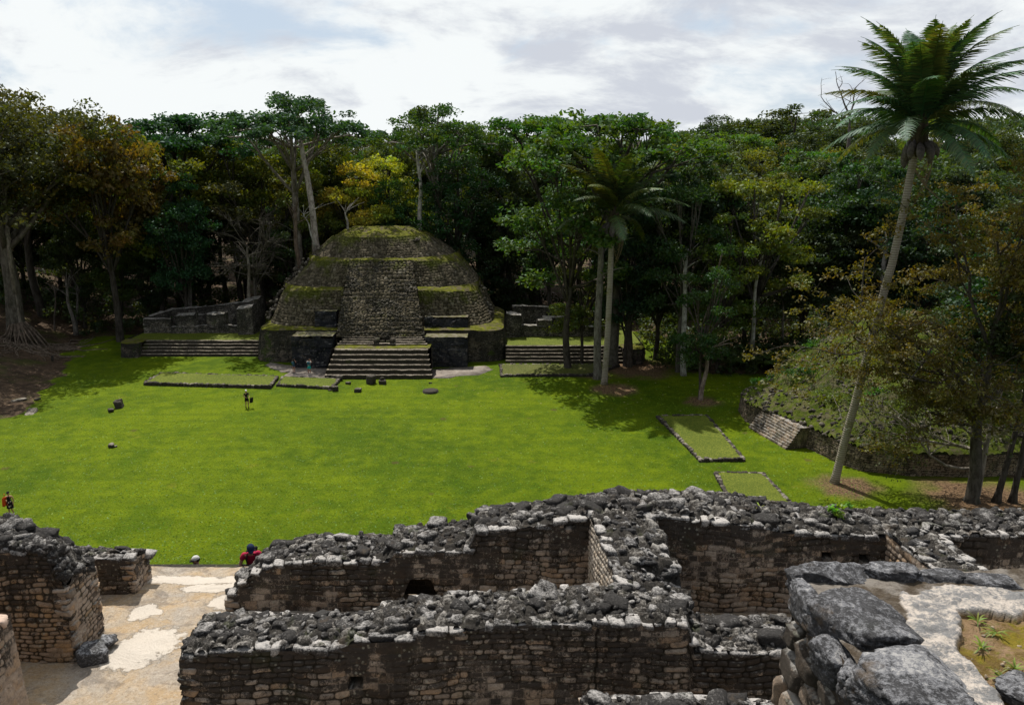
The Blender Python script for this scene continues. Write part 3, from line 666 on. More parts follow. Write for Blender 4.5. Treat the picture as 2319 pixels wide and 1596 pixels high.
# cross walls
def wall_y(name, label, x0, x1, y0, y1, z0, z1, seed, drop=0.0, matL=None, shear=0.0):
    T = thing(name, label, 'ruined wall', ((x0 + x1) / 2, (y0 + y1) / 2, FLOOR_Z)); off = Vector(T.location)
    def zf(x, y):
        t_ = (y - y0) / (y1 - y0); q = (x - x0) / (x1 - x0)
        return z0 + (z1 - z0) * t_ + .05 * math.sin(q * 3.14) - drop * (1 - t_) ** 1.5 * q * (1.2 - .5 * math.sin(t_ * 20))
    mb = MB()
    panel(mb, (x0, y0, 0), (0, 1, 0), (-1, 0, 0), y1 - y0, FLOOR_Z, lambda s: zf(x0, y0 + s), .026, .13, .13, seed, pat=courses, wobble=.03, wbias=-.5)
    o = mb.build('pale_face', matL or M_mason_fresh_lit, T, True); o.location = -off
    mb = MB()
    panel(mb, (x1, y0, 0), (0, 1, 0), (1, 0, 0), y1 - y0, FLOOR_Z, lambda s: zf(x1, y0 + s), .035, .22, .12, seed + 1, wobble=.03)
    panel(mb, (x0, y0, 0), (1, 0, 0), (0, -1, 0), x1 - x0, FLOOR_Z, lambda s: zf(x0 + s, y0), .035, .22, .12, seed + 2, wobble=.03)
    o = mb.build('masonry_face', M_mason, T, True); o.location = -off
    s = top_sheet('core_fill', zf, x0, x1, y0, y1, M_core, T, seed=seed); s.location = -off
    rb = MB(); rubble_top(rb, None, zf, x0 + .22, x1 - .2, y0, y1, .26, .10, .17, 2, .03, seed=seed, flat=.6)
    o = rb.build('rubble_core', make_rubble('grey_rubble_%d' % seed, (0.06, 0.058, 0.06), (0.33, 0.32, 0.32), amt=.75), T, False); o.location = -off
    SHEAR = lambda T_: [([setattr(v, 'co', Vector((v.co.x + shear * (y1 - v.co.y) / (y1 - y0), v.co.y, v.co.z))) for v in c.data.vertices], c.data.update()) for c in T_.children] if shear else None
    cb = MB(); caps_row(cb, lambda y: zf(x0, y), x0 + .1, y0, y1, seed + 5, along='y', wmin=.25, wmax=.45, ht=.07)
    caps_row(cb, lambda y: zf(x1, y), x1 - .12, y0, y1, seed + 6, along='y', wmin=.22, wmax=.4, ht=.09, skip=.2)
    o = cb.build('capstone_row', M_caps, T, False); o.location = -off
    SHEAR(T)
    return T
wall_y('ruined_wall', 'cross wall between the two long walls, its left face pale and sunlit', 1.74, 3.15, 13.8, 16.32, 15.55, 15.82, 91, drop=.5, shear=.34, matL=make_masonry('sunlit_limestone_rubble', ((0.62, 0.54, 0.45), (0.76, 0.68, 0.59), (0.68, 0.56, 0.44)), amount=.15))  # pale limestone, made paler still: full sunlight put into the left face's colour
wall_y('ruined_wall', 'cross wall right of the bush-topped stretch, sloping towards the boulder parapet', 8.35, 9.45, 12.0, 16.32, 15.33, 15.42, 101, shear=.5)
# low wall at the bottom edge
G_f = [(1200, 1640), (1320, 1640), (1720, 1650), (2200, 1650)]
G_b = [(1200, 1577), (1320, 1577), (1400, 1574), (1720, 1584), (2200, 1586)]
wall_x('ruined_wall', 'grey wall top peeping up at the bottom edge in front of the long wall', 9.9, 11.1, G_f, G_b, 1.12, 4.6, 111, rs=(.12, .2), sp=.3, bumpz=.02, capf=False)

# floor, platform and stairs down to the lawn
nx, ny = 260, 120
A, B = np.meshgrid(np.linspace(-16, 16, nx), np.linspace(7.5, 18.35, ny), indexing='ij')
Zf = FLOOR_Z + (fbm(A * 1.2, B * 1.2, 2) - .5) * .09 + (fbm(A * 6, B * 6, 12) - .5) * .03
struct(mk('pavement', np.stack([A, B, Zf], -1).reshape(-1, 3), grid_faces(nx, ny), M_floor, smooth=True))
T = thing('temple_platform', 'huge stone substructure under the ruined walls with steps falling to the lawn', 'platform', (0, 10, 0)); off = Vector(T.location)
pb = MB(); pb.box(-17, 17, -6, 18.3, -.5, FLOOR_Z - .12)
o = pb.build('platform_body', M_mason, T); o.location = -off
sb = MB(); nst = 40
for k in range(nst):
    z1 = FLOOR_Z - .02 - (k + 0) * FLOOR_Z / nst; y0_ = 18.3 + k * .42
    if k == 0: continue
    sb.box(-17, 17, 18.302, y0_ + .42, z1 - FLOOR_Z / nst, z1 - .002)
o = sb.build('stairway', M_step, T); o.location = -off

# loose block on the floor
lx, ly = gp(208, 1490, FLOOR_Z)
lb = MB(); r_ = random.Random(8); add_rock(lb, (0, 0, .13), (.30, .26, .17), r_, BLOCKS, 3, .03, .5); add_rock(lb, (.12, .42, .12), (.2, .22, .14), r_, ROCKS, 3, .1)
o = lb.build('fallen_block', make_rubble('bluish_block', (0.10, .10, .105), (.34, .35, .38), (.5, .5, .5), amt=1.0, moss=.1), smooth=True, loc=(lx, ly, FLOOR_Z - .01)); tag(o, 'grey fallen block lying on the floor at the foot of the tan wall corner', 'stone block')

# ------------------------------------------------------------------ boulder parapet right in front of the camera
T = thing('stone_parapet', 'close lichen-grey boulder parapet with a cream plaster strip filling the bottom right corner', 'parapet', (3, 2, FLOOR_Z)); off = Vector(T.location)
PZ = 21.5
fm = MB()
def edge_x(y): return 1.40 + .05 * math.sin(y * 3.1) - .03 * math.sin(y * 7.7)
panel(fm, (1.44, -2.0, 0), (0, 1, 0), (-1, 0, 0), 5.62, FLOOR_Z + 4.5, lambda s: PZ - .05, .014, .30, .17, 121, amp=.075, wobble=.12, batter=.05, wbias=-.2, wdrop=.5)
panel(fm, (1.44, 3.62, 0), (1, 0, 0), (0, 1, 0), 5.5, FLOOR_Z + 4.5, lambda s: PZ - .12, .06, .35, .2, 122, amp=.08, wobble=.05)
panel(fm, (1.44, -2, 0), (1, 0, 0), (0, -1, 0), 5.5, FLOOR_Z + 4.5, lambda s: PZ - .12, .12, .35, .2, 123)
o = fm.build('masonry_face', make_masonry('near_masonry', ((0.34, 0.26, 0.20), (0.42, 0.34, 0.28), (0.40, 0.28, 0.18)), dark=(.03, .026, .022), amount=1.05, scale=2.2, moss=.05), T, True); o.location = -off
bb_ = MB(); bb_.box(1.46, 6.9, -1.98, 3.58, FLOOR_Z + .0, FLOOR_Z + 4.6); o = bb_.build('lower_body', M_mason, T); o.location = -off
nx, ny = 330, 220
A, B = np.meshgrid(np.linspace(1.42, 5.6, nx), np.linspace(1.6, 3.66, ny), indexing='ij')
def inpoly(A, B, pts):
    q = [gp(a, b, PZ) for a, b in pts]; ins = np.zeros(A.shape, bool); n_ = len(q)
    wob = (fbm(A * 7, B * 7, 44) - .5) * .12; A2 = A + wob; B2 = B - wob
    for i in range(n_):
        (x1, y1), (x2, y2) = q[i], q[(i + 1) % n_]
        c = ((y1 > B2) != (y2 > B2)) & (A2 < (x2 - x1) * (B2 - y1) / (y2 - y1 + 1e-12) + x1); ins ^= c
    return ins.astype(float)
plas = inpoly(A, B, [(2030, 1345), (2110, 1318), (2330, 1330), (2600, 1350), (2600, 1395), (2330, 1378), (2150, 1375), (2190, 1480), (2290, 1600), (2400, 1900), (2150, 1900), (2110, 1560), (2060, 1440)])
dirt = inpoly(A, B, [(2145, 1372), (2330, 1378), (2700, 1390), (2900, 1900), (2420, 1900), (2300, 1600), (2200, 1490)])
Zp = PZ - .012 + (fbm(A * 3, B * 3, 9) - .5) * .05 + (fbm(A * 22, B * 22, 10, 4) - .5) * .022 - .03 * dirt + .012 * plas * fbm(A * 9, B * 9, 3)
def make_partop():
    m, g, b = mat_new('parapet_top', .9, .15); p = geo_pos(g); pr, di, _ = attr(g)[:3]
    n1 = g.noise(p, 7, 7, .7); n2 = g.noise(p, 40, 5, .8)
    c = g.mix(g.ramp(n1, .4, .62), (0.09, 0.07, 0.05), (0.26, 0.235, 0.21))
    f = g.math('ADD', g.math('MULTIPLY', n1, .7), g.math('MULTIPLY', n2, .4))
    pc = g.mix(g.ramp(f, .47, .60), (0.64, 0.57, 0.51), (0.24, 0.24, 0.245)); pc = g.mix(g.math('MULTIPLY', g.ramp(f, .62, .72), .8), pc, (0.08, 0.08, 0.08))
    c = g.mix(pr, c, pc)
    dc = g.mix(g.ramp(n1, .42, .6), (0.30, 0.20, 0.12), (0.15, 0.10, 0.03)); dc = g.mix(g.ramp(g.noise(p, 5, 5, .7), .5, .62), dc, (0.22, 0.17, 0.02)); dc = g.mix(g.math('MULTIPLY', g.ramp(n2, .52, .66), .6), dc, (0.10, 0.13, 0.015))
    c = g.mix(di, c, dc); g.l(c, b.inputs['Base Color']); bump(g, b, g.math('ADD', n2, g.math('MULTIPLY', n1, 1.5)), .02); return m
o = mk('plaster_top', np.stack([A, B, Zp], -1).reshape(-1, 3), grid_faces(nx, ny), make_partop(), T, True, np.stack([plas, dirt, plas * 0], -1).reshape(-1, 3)); o.location = -off
def big_stone(mb, cx, cy, cz, s, rot, seed, block=.62):
    V, F = ICO5; rs = np.random.RandomState(seed)
    Pn = V / (np.sum(np.abs(V) ** 4.5, 1) ** (1 / 4.5))[:, None]
    for k in range(6):
        d = rs.normal(size=3); d[2] *= .45; d /= np.linalg.norm(d); c = rs.uniform(.80, 1.05); q = Pn @ d; Pn = Pn - np.where(q > c, (q - c) * .9, 0)[:, None] * d
    u_, v_ = Pn[:, 0] * s[0] * 6 + Pn[:, 2] * .9 + seed * 3, Pn[:, 1] * s[1] * 6 - Pn[:, 2] * .8
    rid = np.abs(fbm(u_ * 1.6, v_ * 1.6, seed + 2, 4) - .5) * 2                      # cracks and hollows
    pit = sstep(.62, .75, fbm(u_ * 7, v_ * 7, seed + 9, 3))
    r2 = (fbm(u_ * .9, v_ * .9, seed, 4) - .5) * .34 - .10 * (1 - sstep(0, .10, rid)) + (fbm(u_ * 5, v_ * 5, seed + 3, 5) - .5) * .12 - pit * .05 + (fbm(u_ * 16, v_ * 16, seed + 5, 3) - .5) * .045
    Pn = Pn * (1 + r2)[:, None] * np.array(s)
    M = np.array(Euler((rs.normal() * .05, rs.normal() * .05, rot)).to_matrix())
    mb.add(Pn @ M.T + np.array((cx, cy, cz)), F, np.tile((rs.rand(), rs.rand(), .5), (len(V), 1)))
ICO5 = ico(5)
sb = MB()
for (px, py, sx_, sy_, sz_, rot, sd, dz) in ((1880, 1300, .21, .085, .08, .05, 1, -.035), (2012, 1298, .15, .08, .07, -.1, 2, -.03), (2120, 1303, .16, .07, .06, 0, 3, -.04), (2235, 1310, .18, .07, .05, -.1, 4, -.045), (1832, 1352, .05, .15, .09, .05, 9, -.06),
        (1955, 1402, .18, .22, .10, .38, 5, -.045), (2066, 1545, .21, .20, .10, .25, 6, -.04), (1960, 1500, .10, .09, .08, .9, 7, -.10), (1890, 1440, .07, .10, .1, .3, 17, -.13), (2310, 1545, .10, .07, .035, .6, 8, -.03), (2180, 1680, .2, .2, .10, .3, 12, -.03)):
    cx, cy = gp(px, py, PZ); big_stone(sb, cx, cy, PZ + dz, (sx_, sy_, sz_), rot, sd)
o = sb.build('edge_boulder', make_rubble('near_boulders', (0.10, 0.10, 0.108), (0.27, 0.275, 0.30), (.50, .49, .49), amt=.80, moss=.05, scale=1.7, rvar=.05, brown_amt=.75), T, True); o.location = -off
jb = MB(); r_ = random.Random(77)
for k in range(40):
    cx, cy = gp(r_.uniform(2180, 2400), r_.uniform(1380, 1640), PZ); s = r_.uniform(.004, .012); add_rock(jb, (cx, cy, PZ - .04), s, r_, ROCKS, 2)
for k in range(26):
    cx, cy = gp(r_.uniform(1850, 2300), r_.uniform(1325, 1345), PZ); s = r_.uniform(.006, .016); add_rock(jb, (cx, cy, PZ - .03), s, r_, ROCKS, 2)
o = jb.build('pebble_litter', simple('pale_pebbles', (.30, .24, .18), .9, .3, 30), T, True); o['kind'] = 'stuff'; o.location = -off
# ------------------------------------------------------------------ the pyramid across the lawn
def path_arc(xl, xr, yf, rc, depth=14, n=26, bow=0.0):
    """front outline from back-left round both front corners to back-right; returns (m,2) points and outward normals"""
    pts = []
    for y in np.linspace(yf + depth, yf + rc, 12)[:-1]: pts.append((xl, y))
    for a in np.linspace(math.pi, 1.5 * math.pi, 14): pts.append((xl + rc + rc * math.cos(a), yf + rc + rc * math.sin(a)))
    for x in np.linspace(xl + rc, xr - rc, n)[1:-1]: pts.append((x, yf))
    for a in np.linspace(1.5 * math.pi, 2 * math.pi, 14): pts.append((xr - rc + rc * math.cos(a), yf + rc + rc * math.sin(a)))
    for y in np.linspace(yf + rc, yf + depth, 12)[1:]: pts.append((xr, y))
    return np.array(pts)
def resample(p, m):
    d = np.r_[0, np.cumsum(np.hypot(*np.diff(p, axis=0).T))]; s = np.linspace(0, d[-1], m)
    return np.stack([np.interp(s, d, p[:, 0]), np.interp(s, d, p[:, 1])], 1), s
def battered(mb, pb, pt, zb, ztf, res, size, amp, seed, pat='cobble', m=None, asp=1.3):
    """masonry skin between two outlines; ztf(x) gives top height along the outline"""
    L = np.hypot(*np.diff(pb, axis=0).T).sum(); m = m or int(L / res)
    B_, s = resample(pb, m); T_, _ = resample(pt, m)
    zt = np.array([ztf(a, b) for a, b in T_]); nv = int((zt.max() - zb) * 1.15 / res) + 2
    tt = np.linspace(0, 1, nv)[None, :]
    P = np.stack([B_[:, None, 0] * (1 - tt) + T_[:, None, 0] * tt, B_[:, None, 1] * (1 - tt) + T_[:, None, 1] * tt, zb + (zt[:, None] - zb) * tt], -1)
    du = np.gradient(P, axis=0); dv = np.gradient(P, axis=1); n = np.cross(du, dv); n /= np.linalg.norm(n, axis=-1)[..., None] + 1e-9
    S = np.broadcast_to(s[:, None], P.shape[:2]); Vv = (zt[:, None] - zb) * tt * 1.1
    if pat == 'cobble': hgt, cid = cobble(S + .15 * fbm(S * 2, Vv * 2, seed), Vv, size, seed, asp)
    else: hgt, cid = courses(S, Vv, size * 2, size, seed, .03)
    big_ = (fbm(S * .35, Vv * .35, seed + 2, 4) - .5)
    off = amp * hgt + .5 * big_ + .1 * (fbm(S * 4, Vv * 4, seed + 3) - .5)
    wt = np.broadcast_to(tt ** 3, hgt.shape) * .7
    mb.add((P + n * off[..., None]).reshape(-1, 3), grid_faces(P.shape[0], P.shape[1]), np.stack([cid, hgt, wt], -1).reshape(-1, 3))
    return T_, zt
def ledge(mb, pt, ztf, pi_, zi, seed, m=150, k=6, rise=.1):
    A_, _ = resample(pt, m); B_, _ = resample(pi_, m); zt = np.array([ztf(a, b) for a, b in A_])
    t_ = np.linspace(0, 1, k)[None, :]
    P = np.stack([A_[:, None, 0] * (1 - t_) + B_[:, None, 0] * t_, A_[:, None, 1] * (1 - t_) + B_[:, None, 1] * t_, zt[:, None] * (1 - t_) + zi * t_ + rise * np.sin(t_ * 3)], -1)
    P[..., 2] += (fbm(P[..., 0] * 1.7, P[..., 1] * 1.7, seed) - .5) * .22
    P[:, 0, 1] -= .06; mb.add(P.reshape(-1, 3), grid_faces(m, k), np.zeros((m * k, 3)))
T = thing('stepped_pyramid', 'dark fieldstone pyramid with mossy ledges and a broad central stair, standing across the lawn', 'pyramid', (-15.5, 96, 0)); POFF = -Vector(T.location)
def pp(o): o.location = POFF; return o
ax = lambda x, y, Y: at(x, y, Y)[0]
az_ = lambda x, y, Y: at(x, y, Y)[1]
Z1, Z2, Z3, Z4 = 3.85, 8.0, 11.25, 13.9
t1b = path_arc(ax(578, 790, 94), ax(1147, 790, 94), 92.6, 2.6); t1t = path_arc(ax(582, 745, 94) + .15, ax(1143, 745, 94) - .15, 92.9, 2.5)
t2b = path_arc(ax(610, 735, 97), ax(1117, 735, 97), 94.7, 3.6, 13); t2t = path_arc(ax(638, 655, 99), ax(1082, 655, 99), 96.6, 4.5, 12)
t3b = path_arc(ax(636, 652, 101), ax(1082, 652, 101), 97.8, 6.0, 12); t3t = path_arc(ax(680, 590, 102), ax(1040, 590, 102), 99.7, 7, 11)
t4b = path_arc(ax(686, 588, 104), ax(1030, 588, 104), 100.9, 7.5, 11); t4t = path_arc(ax(742, 540, 105), ax(965, 540, 105), 102.7, 6.5, 10)
ttb = path_arc(ax(745, 545, 106), ax(975, 545, 106), 103.0, 5, 10)
def droop(z, xc, hw, k, ycut=None): return lambda x, y: z - k * min(1.6, (abs(x - xc) / hw)) ** 4
z1f = droop(Z1, -16.8, 16, .2); z2f = droop(Z2, -17, 12.4, .5); z3f = droop(Z3, -16.8, 9, .55); z4f = droop(Z4, -17.6, 6.5, .5)
mb = MB(); battered(mb, t1b, t1t, -.3, z1f, .16, .30, .09, 1, 'courses'); pp(mb.build('base_tier', M_pyr_wall, T, True))
mb = MB(); battered(mb, t2b, t2t, Z1 - .3, z2f, .095, .36, .17, 2); battered(mb, t3b, t3t, Z2 - .5, z3f, .095, .34, .16, 3); battered(mb, t4b, t4t, Z3 - .5, z4f, .1, .32, .15, 4)
pp(mb.build('fieldstone_tiers', M_cobble, T, True))
mb = MB(); ledge(mb, t1t, z1f, t2b, Z1 + .12, 1); ledge(mb, t2t, z2f, t3b, Z2 + .25, 2); ledge(mb, t3t, z3f, t4b, Z3 + .2, 3)
# mossy crown
cx = -18.0; m_ = 70
for ring in range(1):
    A_, _ = resample(t4t, m_); zt = np.array([z4f(a, b) for a, b in A_]); k = 22; tt = np.linspace(0, 1, k)[None, :]
    cy = 108.0
    P = np.stack([A_[:, None, 0] * (1 - tt) + (cx + .3 * (A_[:, None, 0] - cx)) * tt, A_[:, None, 1] * (1 - tt) + (cy + 0 * A_[:, None, 1]) * tt, zt[:, None] + (14.9 - zt[:, None]) * np.sin(tt * 1.57) ** .8], -1)
    P[..., 2] += (fbm(P[..., 0] * .9, P[..., 1] * .9, 5, 5) - .5) * .9 * np.sin(tt * 3.0)
    mb.add(P.reshape(-1, 3), grid_faces(m_, k))
pp(mb.build('mossy_ledge', M_moss, T, True))
# eroded flanks: tumbled stones and moss down the left and right silhouettes
mb = MB(); r_ = random.Random(12)
for side, px in ((0, [(612, 700), (622, 668), (648, 628), (676, 595), (705, 572), (740, 548), (775, 530)]), (1, [(1112, 700), (1100, 668), (1072, 632), (1045, 600), (1008, 575), (975, 552), (940, 538)])):
    for i in range(len(px) - 1):
        for k in range(52):
            t_ = r_.random(); x = px[i][0] * (1 - t_) + px[i + 1][0] * t_ + r_.gauss(0, 7) + (6 if side == 0 else -6); y = px[i][1] * (1 - t_) + px[i + 1][1] * t_ + r_.gauss(0, 5) + 7
            Yd = np.interp(y, [530, 590, 655, 735], [107.5, 104, 101.5, 98.5]) + r_.uniform(-.6, 1)
            X_, Z_ = at(x, y, Yd); add_rock(mb, (X_, Yd, Z_ - .5), r_.uniform(.12, .3), r_, ROCKS, 2, .5)
for k in range(170):
    x = r_.uniform(775, 950); y = r_.uniform(522, 540); Yd = 104 + (540 - y) * .25; X_, Z_ = at(x, y, Yd); add_rock(mb, (X_, Yd, Z_ - .25), (r_.uniform(.15, .4), .2, .12), r_, BLOCKS, 2, .2)
pp(mb.build('tumbled_stone', M_mound_rock, T, False))
mbk = MB()                                             # solid core behind the skins
mbk.box(ax(700, 600, 104), ax(1010, 600, 104), 102.5, 112, 0, 10.4); mbk.box(ax(655, 650, 104), ax(1060, 650, 104), 101.5, 111, 0, 7.4); pp(mbk.build('core', M_core, T))
# central stair mass of bare fieldstone
BL, BRt = ax(763, 768, 91), ax(962, 768, 91); TL, TRt = ax(792, 592, 99.4), ax(934, 592, 99.4)
zb0 = 3.35
mb = MB(); res = .085; nu, nv = int((BRt - BL) / res), int(11.4 / res)
sU = np.linspace(0, 1, nu)[:, None]; tV = np.linspace(0, 1, nv)[None, :]
curve = tV + .0 * sU
xl = BL + (TL - BL) * tV; xr_ = BRt + (TRt - BRt) * tV
Pz = zb0 + (Z3 - zb0) * tV * np.ones_like(sU); Py = 91 + (99.4 - 91) * tV ** 1.12 * np.ones_like(sU)
Px = xl + (xr_ - xl) * sU
P = np.stack([Px, Py, Pz], -1); du = np.gradient(P, axis=0); dv = np.gradient(P, axis=1); n = np.cross(du, dv); n /= np.linalg.norm(n, axis=-1)[..., None]
Lz = tV * 11.4 * np.ones_like(sU)
hg, cid = cobble(Px + .2 * fbm(Px * 2, Lz * 2, 3), Lz, .40, 8, 1.25); hg2, cid2 = cobble(Px, Lz, .22, 18, 1.4)
sel = fbm(Px * .5, Lz * .5, 88) > .5; hg = np.where(sel, hg, hg2 * .7); cid = np.where(sel, cid, cid2)
# remains of risers
off = .24 * hg + .45 * (fbm(Px * .5, Lz * .4, 9, 4) - .5) + .10 * np.sin(Lz * 2 * math.pi / .62) * sstep(.35, .6, fbm(Px * .3, Lz * .5, 33))
mb.add((P + n * off[..., None]).reshape(-1, 3), grid_faces(nu, nv), np.stack([cid, hg, sstep(.75, 1, tV) * np.ones_like(hg) * .5], -1).reshape(-1, 3))
for s_, xa, xb, fl in ((0, BL, TL, False), (1, BRt, TRt, True)):
    k = 60; q = np.linspace(0, 1, k)[:, None]; w_ = np.linspace(0, 1, 30)[None, :]
    X_ = xa + (xb - xa) * q + 0 * w_; Y_ = 91 + 8.4 * q ** 1.12 + w_ * 5.5; Zt_ = zb0 + (Z3 - zb0) * q
    Zs = (Zt_ * (1 - .0 * w_)); 
    # vertical side: rows go down from the stair surface
    X2 = X_ + 0; Y2 = (91 + 8.4 * q ** 1.12) + 0 * w_; Z2_ = Zt_ - w_ * 4.2
    hh, cc = cobble(Y2 * 1.0, Z2_, .35, 40 + s_, 1.2)
    sg = -1 if s_ == 0 else 1
    V = np.stack([X2 + sg * (.12 * hh), Y2, Z2_], -1).reshape(-1, 3)
    mb.add(V, grid_faces(k, 30, flip=(s_ == 0)), np.stack([cc, hh, hh * 0], -1).reshape(-1, 3))
pp(mb.build('central_rubble_stair', M_cobble, T, True))
mb = MB(); r_ = random.Random(2)
for k in range(1500):
    t_ = r_.random(); s_ = r_.random(); x = (BL + (TL - BL) * t_) * (1 - s_) + (BRt + (TRt - BRt) * t_) * s_
    s = r_.uniform(.10, .24); add_rock(mb, (x, 91 + 8.4 * t_ ** 1.12 - .08, zb0 + (Z3 - zb0) * t_ + .02), (s * 1.3, s, s * .7), r_, ROCKS, 2, .5)
pp(mb.build('loose_stair_stone', make_rubble('stair_fieldstone', (0.05, 0.046, 0.035), (0.17, .155, .125), (.30, .27, .23), amt=.5, moss=.25, scale=.6), T, False))
# lower stair
def step_block(mb, x0, x1, y0, y1, z0, z1, seed, res=.12):
    """one step with a worn nosing, as a displaced strip"""
    nu = int((x1 - x0) / res) + 2; u = np.linspace(x0, x1, nu)
    prof = np.array([(y0, z0), (y0 + .01, (z0 + z1) / 2), (y0 + .02, z1 - .05), (y0 + .06, z1), ((y0 + y1) / 2, z1), (y1, z1)])
    P = np.zeros((nu, len(prof), 3)); P[..., 0] = u[:, None]; P[..., 1] = prof[None, :, 0]; P[..., 2] = prof[None, :, 1]
    w_ = np.array([0, .7, 1, 1, .5, 0.])[None]
    P[..., 1] += (fbm(u * 2.2, u * 0, seed, 4)[:, None] - .5) * .18 * w_; P[..., 2] += (fbm(u * 1.6, u * 0 + 4, seed + 1, 4)[:, None] - .5) * .12 * w_
    mb.add(P.reshape(-1, 3), grid_faces(nu, len(prof)), np.tile((.5, 1, .3), (nu * len(prof), 1)))
mb = MB()
ys_px = [857, 845, 833, 821, 809, 797]; nst = 6; rise = 2.72 / nst
lx0, lx1 = ax(735, 857, 84.9), ax(978, 857, 84.9)
for k in range(nst):
    y0_ = 84.9 + k * .50; ins = k * .13
    step_block(mb, lx0 + ins, lx1 - ins, y0_, y0_ + .62, k * rise - (.3 if k == 0 else .02), (k + 1) * rise, 60 + k)
LZ = nst * rise; ly0 = 84.9 + nst * .5
for sgn, x_ in ((-1, lx0 + .65), (1, lx1 - .65)):        # stair flanks
    k = 30; q = np.linspace(0, 1, k)[:, None]; w_ = np.linspace(0, 1, 16)[None, :]
    yy = 84.95 + 6.0 * q + 0 * w_; ztp = np.clip((yy - 84.9) / .5, 0, 6) * rise; zz_ = -.2 + (ztp + .2) * w_
    hh, cc = courses(yy, zz_, .5, .25, 70, .03)
    V = np.stack([x_ + sgn * (.68 - (yy - 84.95) * .1).clip(0, 1) + sgn * hh * .05, yy, zz_], -1).reshape(-1, 3)
    mb.add(V, grid_faces(k, 16, flip=(sgn < 0)), np.stack([cc, hh, hh], -1).reshape(-1, 3))
pp(mb.build('lower_stair', M_step, T, False))
mb = MB(); nx_ = 60
A, B = np.meshgrid(np.linspace(lx0 + .5, lx1 - .5, nx_), np.linspace(ly0 + .05, 91.5, 14), indexing='ij'); Zl = LZ + .03 + (fbm(A, B, 3) - .5) * .16
mb.add(np.stack([A, B, Zl], -1).reshape(-1, 3), grid_faces(nx_, 14)); pp(mb.build('grass_landing', M_moss, T, True))
mb = MB()
xa, xb, xc, xd = ax(765, 780, 90), ax(848, 780, 90), ax(895, 780, 90), ax(968, 780, 90)
for k in range(4):
    y0_ = 89.6 + k * .33; z0_ = LZ + k * .19
    for (p0, p1, sd) in ((xa + k * .22, xb, 1), (xc, xd - k * .22, 2)): step_block(mb, p0, p1, y0_, y0_ + .42, z0_ - .03, z0_ + .19, 80 + k + sd * 7)
step_block(mb, xb - .1, xc + .1, 89.35, 89.8, LZ - .05, LZ + .28, 99)
pp(mb.build('upper_steps', M_step, T, False))
mb = MB(); mb.box(xb, xb + .55, 89.5, 91, LZ, LZ + .72); mb.box(xc - .55, xc, 89.5, 91, LZ, LZ + .72); mb.box(xb + .3, xc - .3, 90.9, 91.3, LZ, LZ + .85); mb.box(xb + .55, xb + 1.1, 90.2, 91, LZ, LZ + .4); mb.box(xc - 1.1, xc - .55, 90.2, 91, LZ, LZ + .4)
pp(mb.build('stair_niche', M_step, T))
# dark plastered mask panels on both sides of the stair
def mask_panel(mb, xl, xr, yb, yt, zb, zt, back, seed, notch=0.25):
    nu = int((xr - xl) / .07); nv = int((zt - zb) / .07); S, V_ = np.meshgrid(np.linspace(0, 1, nu), np.linspace(0, 1, nv), indexing='ij')
    X_ = xl + (xr - xl) * S; top = zt - notch * (fbm(X_ * .8, X_ * 0, seed, 3) > .52) - .15 * (fbm(X_ * 1.2, X_ * 0, seed + 3) - .5)
    Zq = zb + (top - zb) * V_; hh, cc = courses(X_, Zq, .6, .3, seed, .02)
    rel = sstep(.45, .55, fbm(X_ * .9, Zq * .9, seed + 4, 3)) * .16 + sstep(.5, .54, fbm(X_ * .5 + 9, Zq * 1.3, seed + 6, 2)) * .12
    Yq = yb + (yt - yb) * V_ - .04 * hh - rel
    mb.add(np.stack([X_, Yq, Zq], -1).reshape(-1, 3), grid_faces(nu, nv), np.stack([cc, hh * .5 + .5, V_ * 0], -1).reshape(-1, 3))
    for x_, fl in ((xl, True), (xr, False)):
        q, v2 = np.meshgrid(np.linspace(0, 1, 12), np.linspace(0, 1, nv), indexing='ij'); y2 = (yb + (yt - yb) * v2) * (1 - q) + back * q
        mb.add(np.stack([x_ + 0 * q, y2, zb + (zt - zb) * v2], -1).reshape(-1, 3), grid_faces(12, nv, flip=fl), np.tile((.5, 1, 0), (12 * nv, 1)))
    A_, B_ = np.meshgrid(np.linspace(xl, xr, 20), np.linspace(yt - .1, back, 8), indexing='ij')
    return A_, B_, zt + (fbm(A_ * 2, B_ * 2, 3) - .5) * .12 - .05
mb = MB(); tops = MB()
for a in ((ax(664, 833, 90), ax(757, 833, 90), 89.7, 90.1, -.1, az_(700, 760, 90), 93.2, 5), (ax(963, 828, 90.4), ax(1059, 828, 90.4), 90.2, 90.6, -.1, az_(1010, 762, 90.5), 93.4, 6),
          (ax(715, 735, 94.3), ax(764, 735, 94.3), 93.9, 94.3, Z1 - .1, az_(740, 703, 94.3), 97, 7), (ax(962, 740, 94.3), ax(1060, 740, 94.3), 93.9, 94.3, Z1 - .1, az_(1010, 716, 94.3), 97, 8)):
    mb = MB(); A_, B_, C_ = mask_panel(mb, *a); pp(mb.build('mask_panel', M_pyr_plaster, T, True)); tops.add(np.stack([A_, B_, C_], -1).reshape(-1, 3), grid_faces(20, 8))
pp(tops.build('panel_top', make_moss('pale_moss_top', (.11, .12, .03), (.26, .235, .19), .7), T, True))

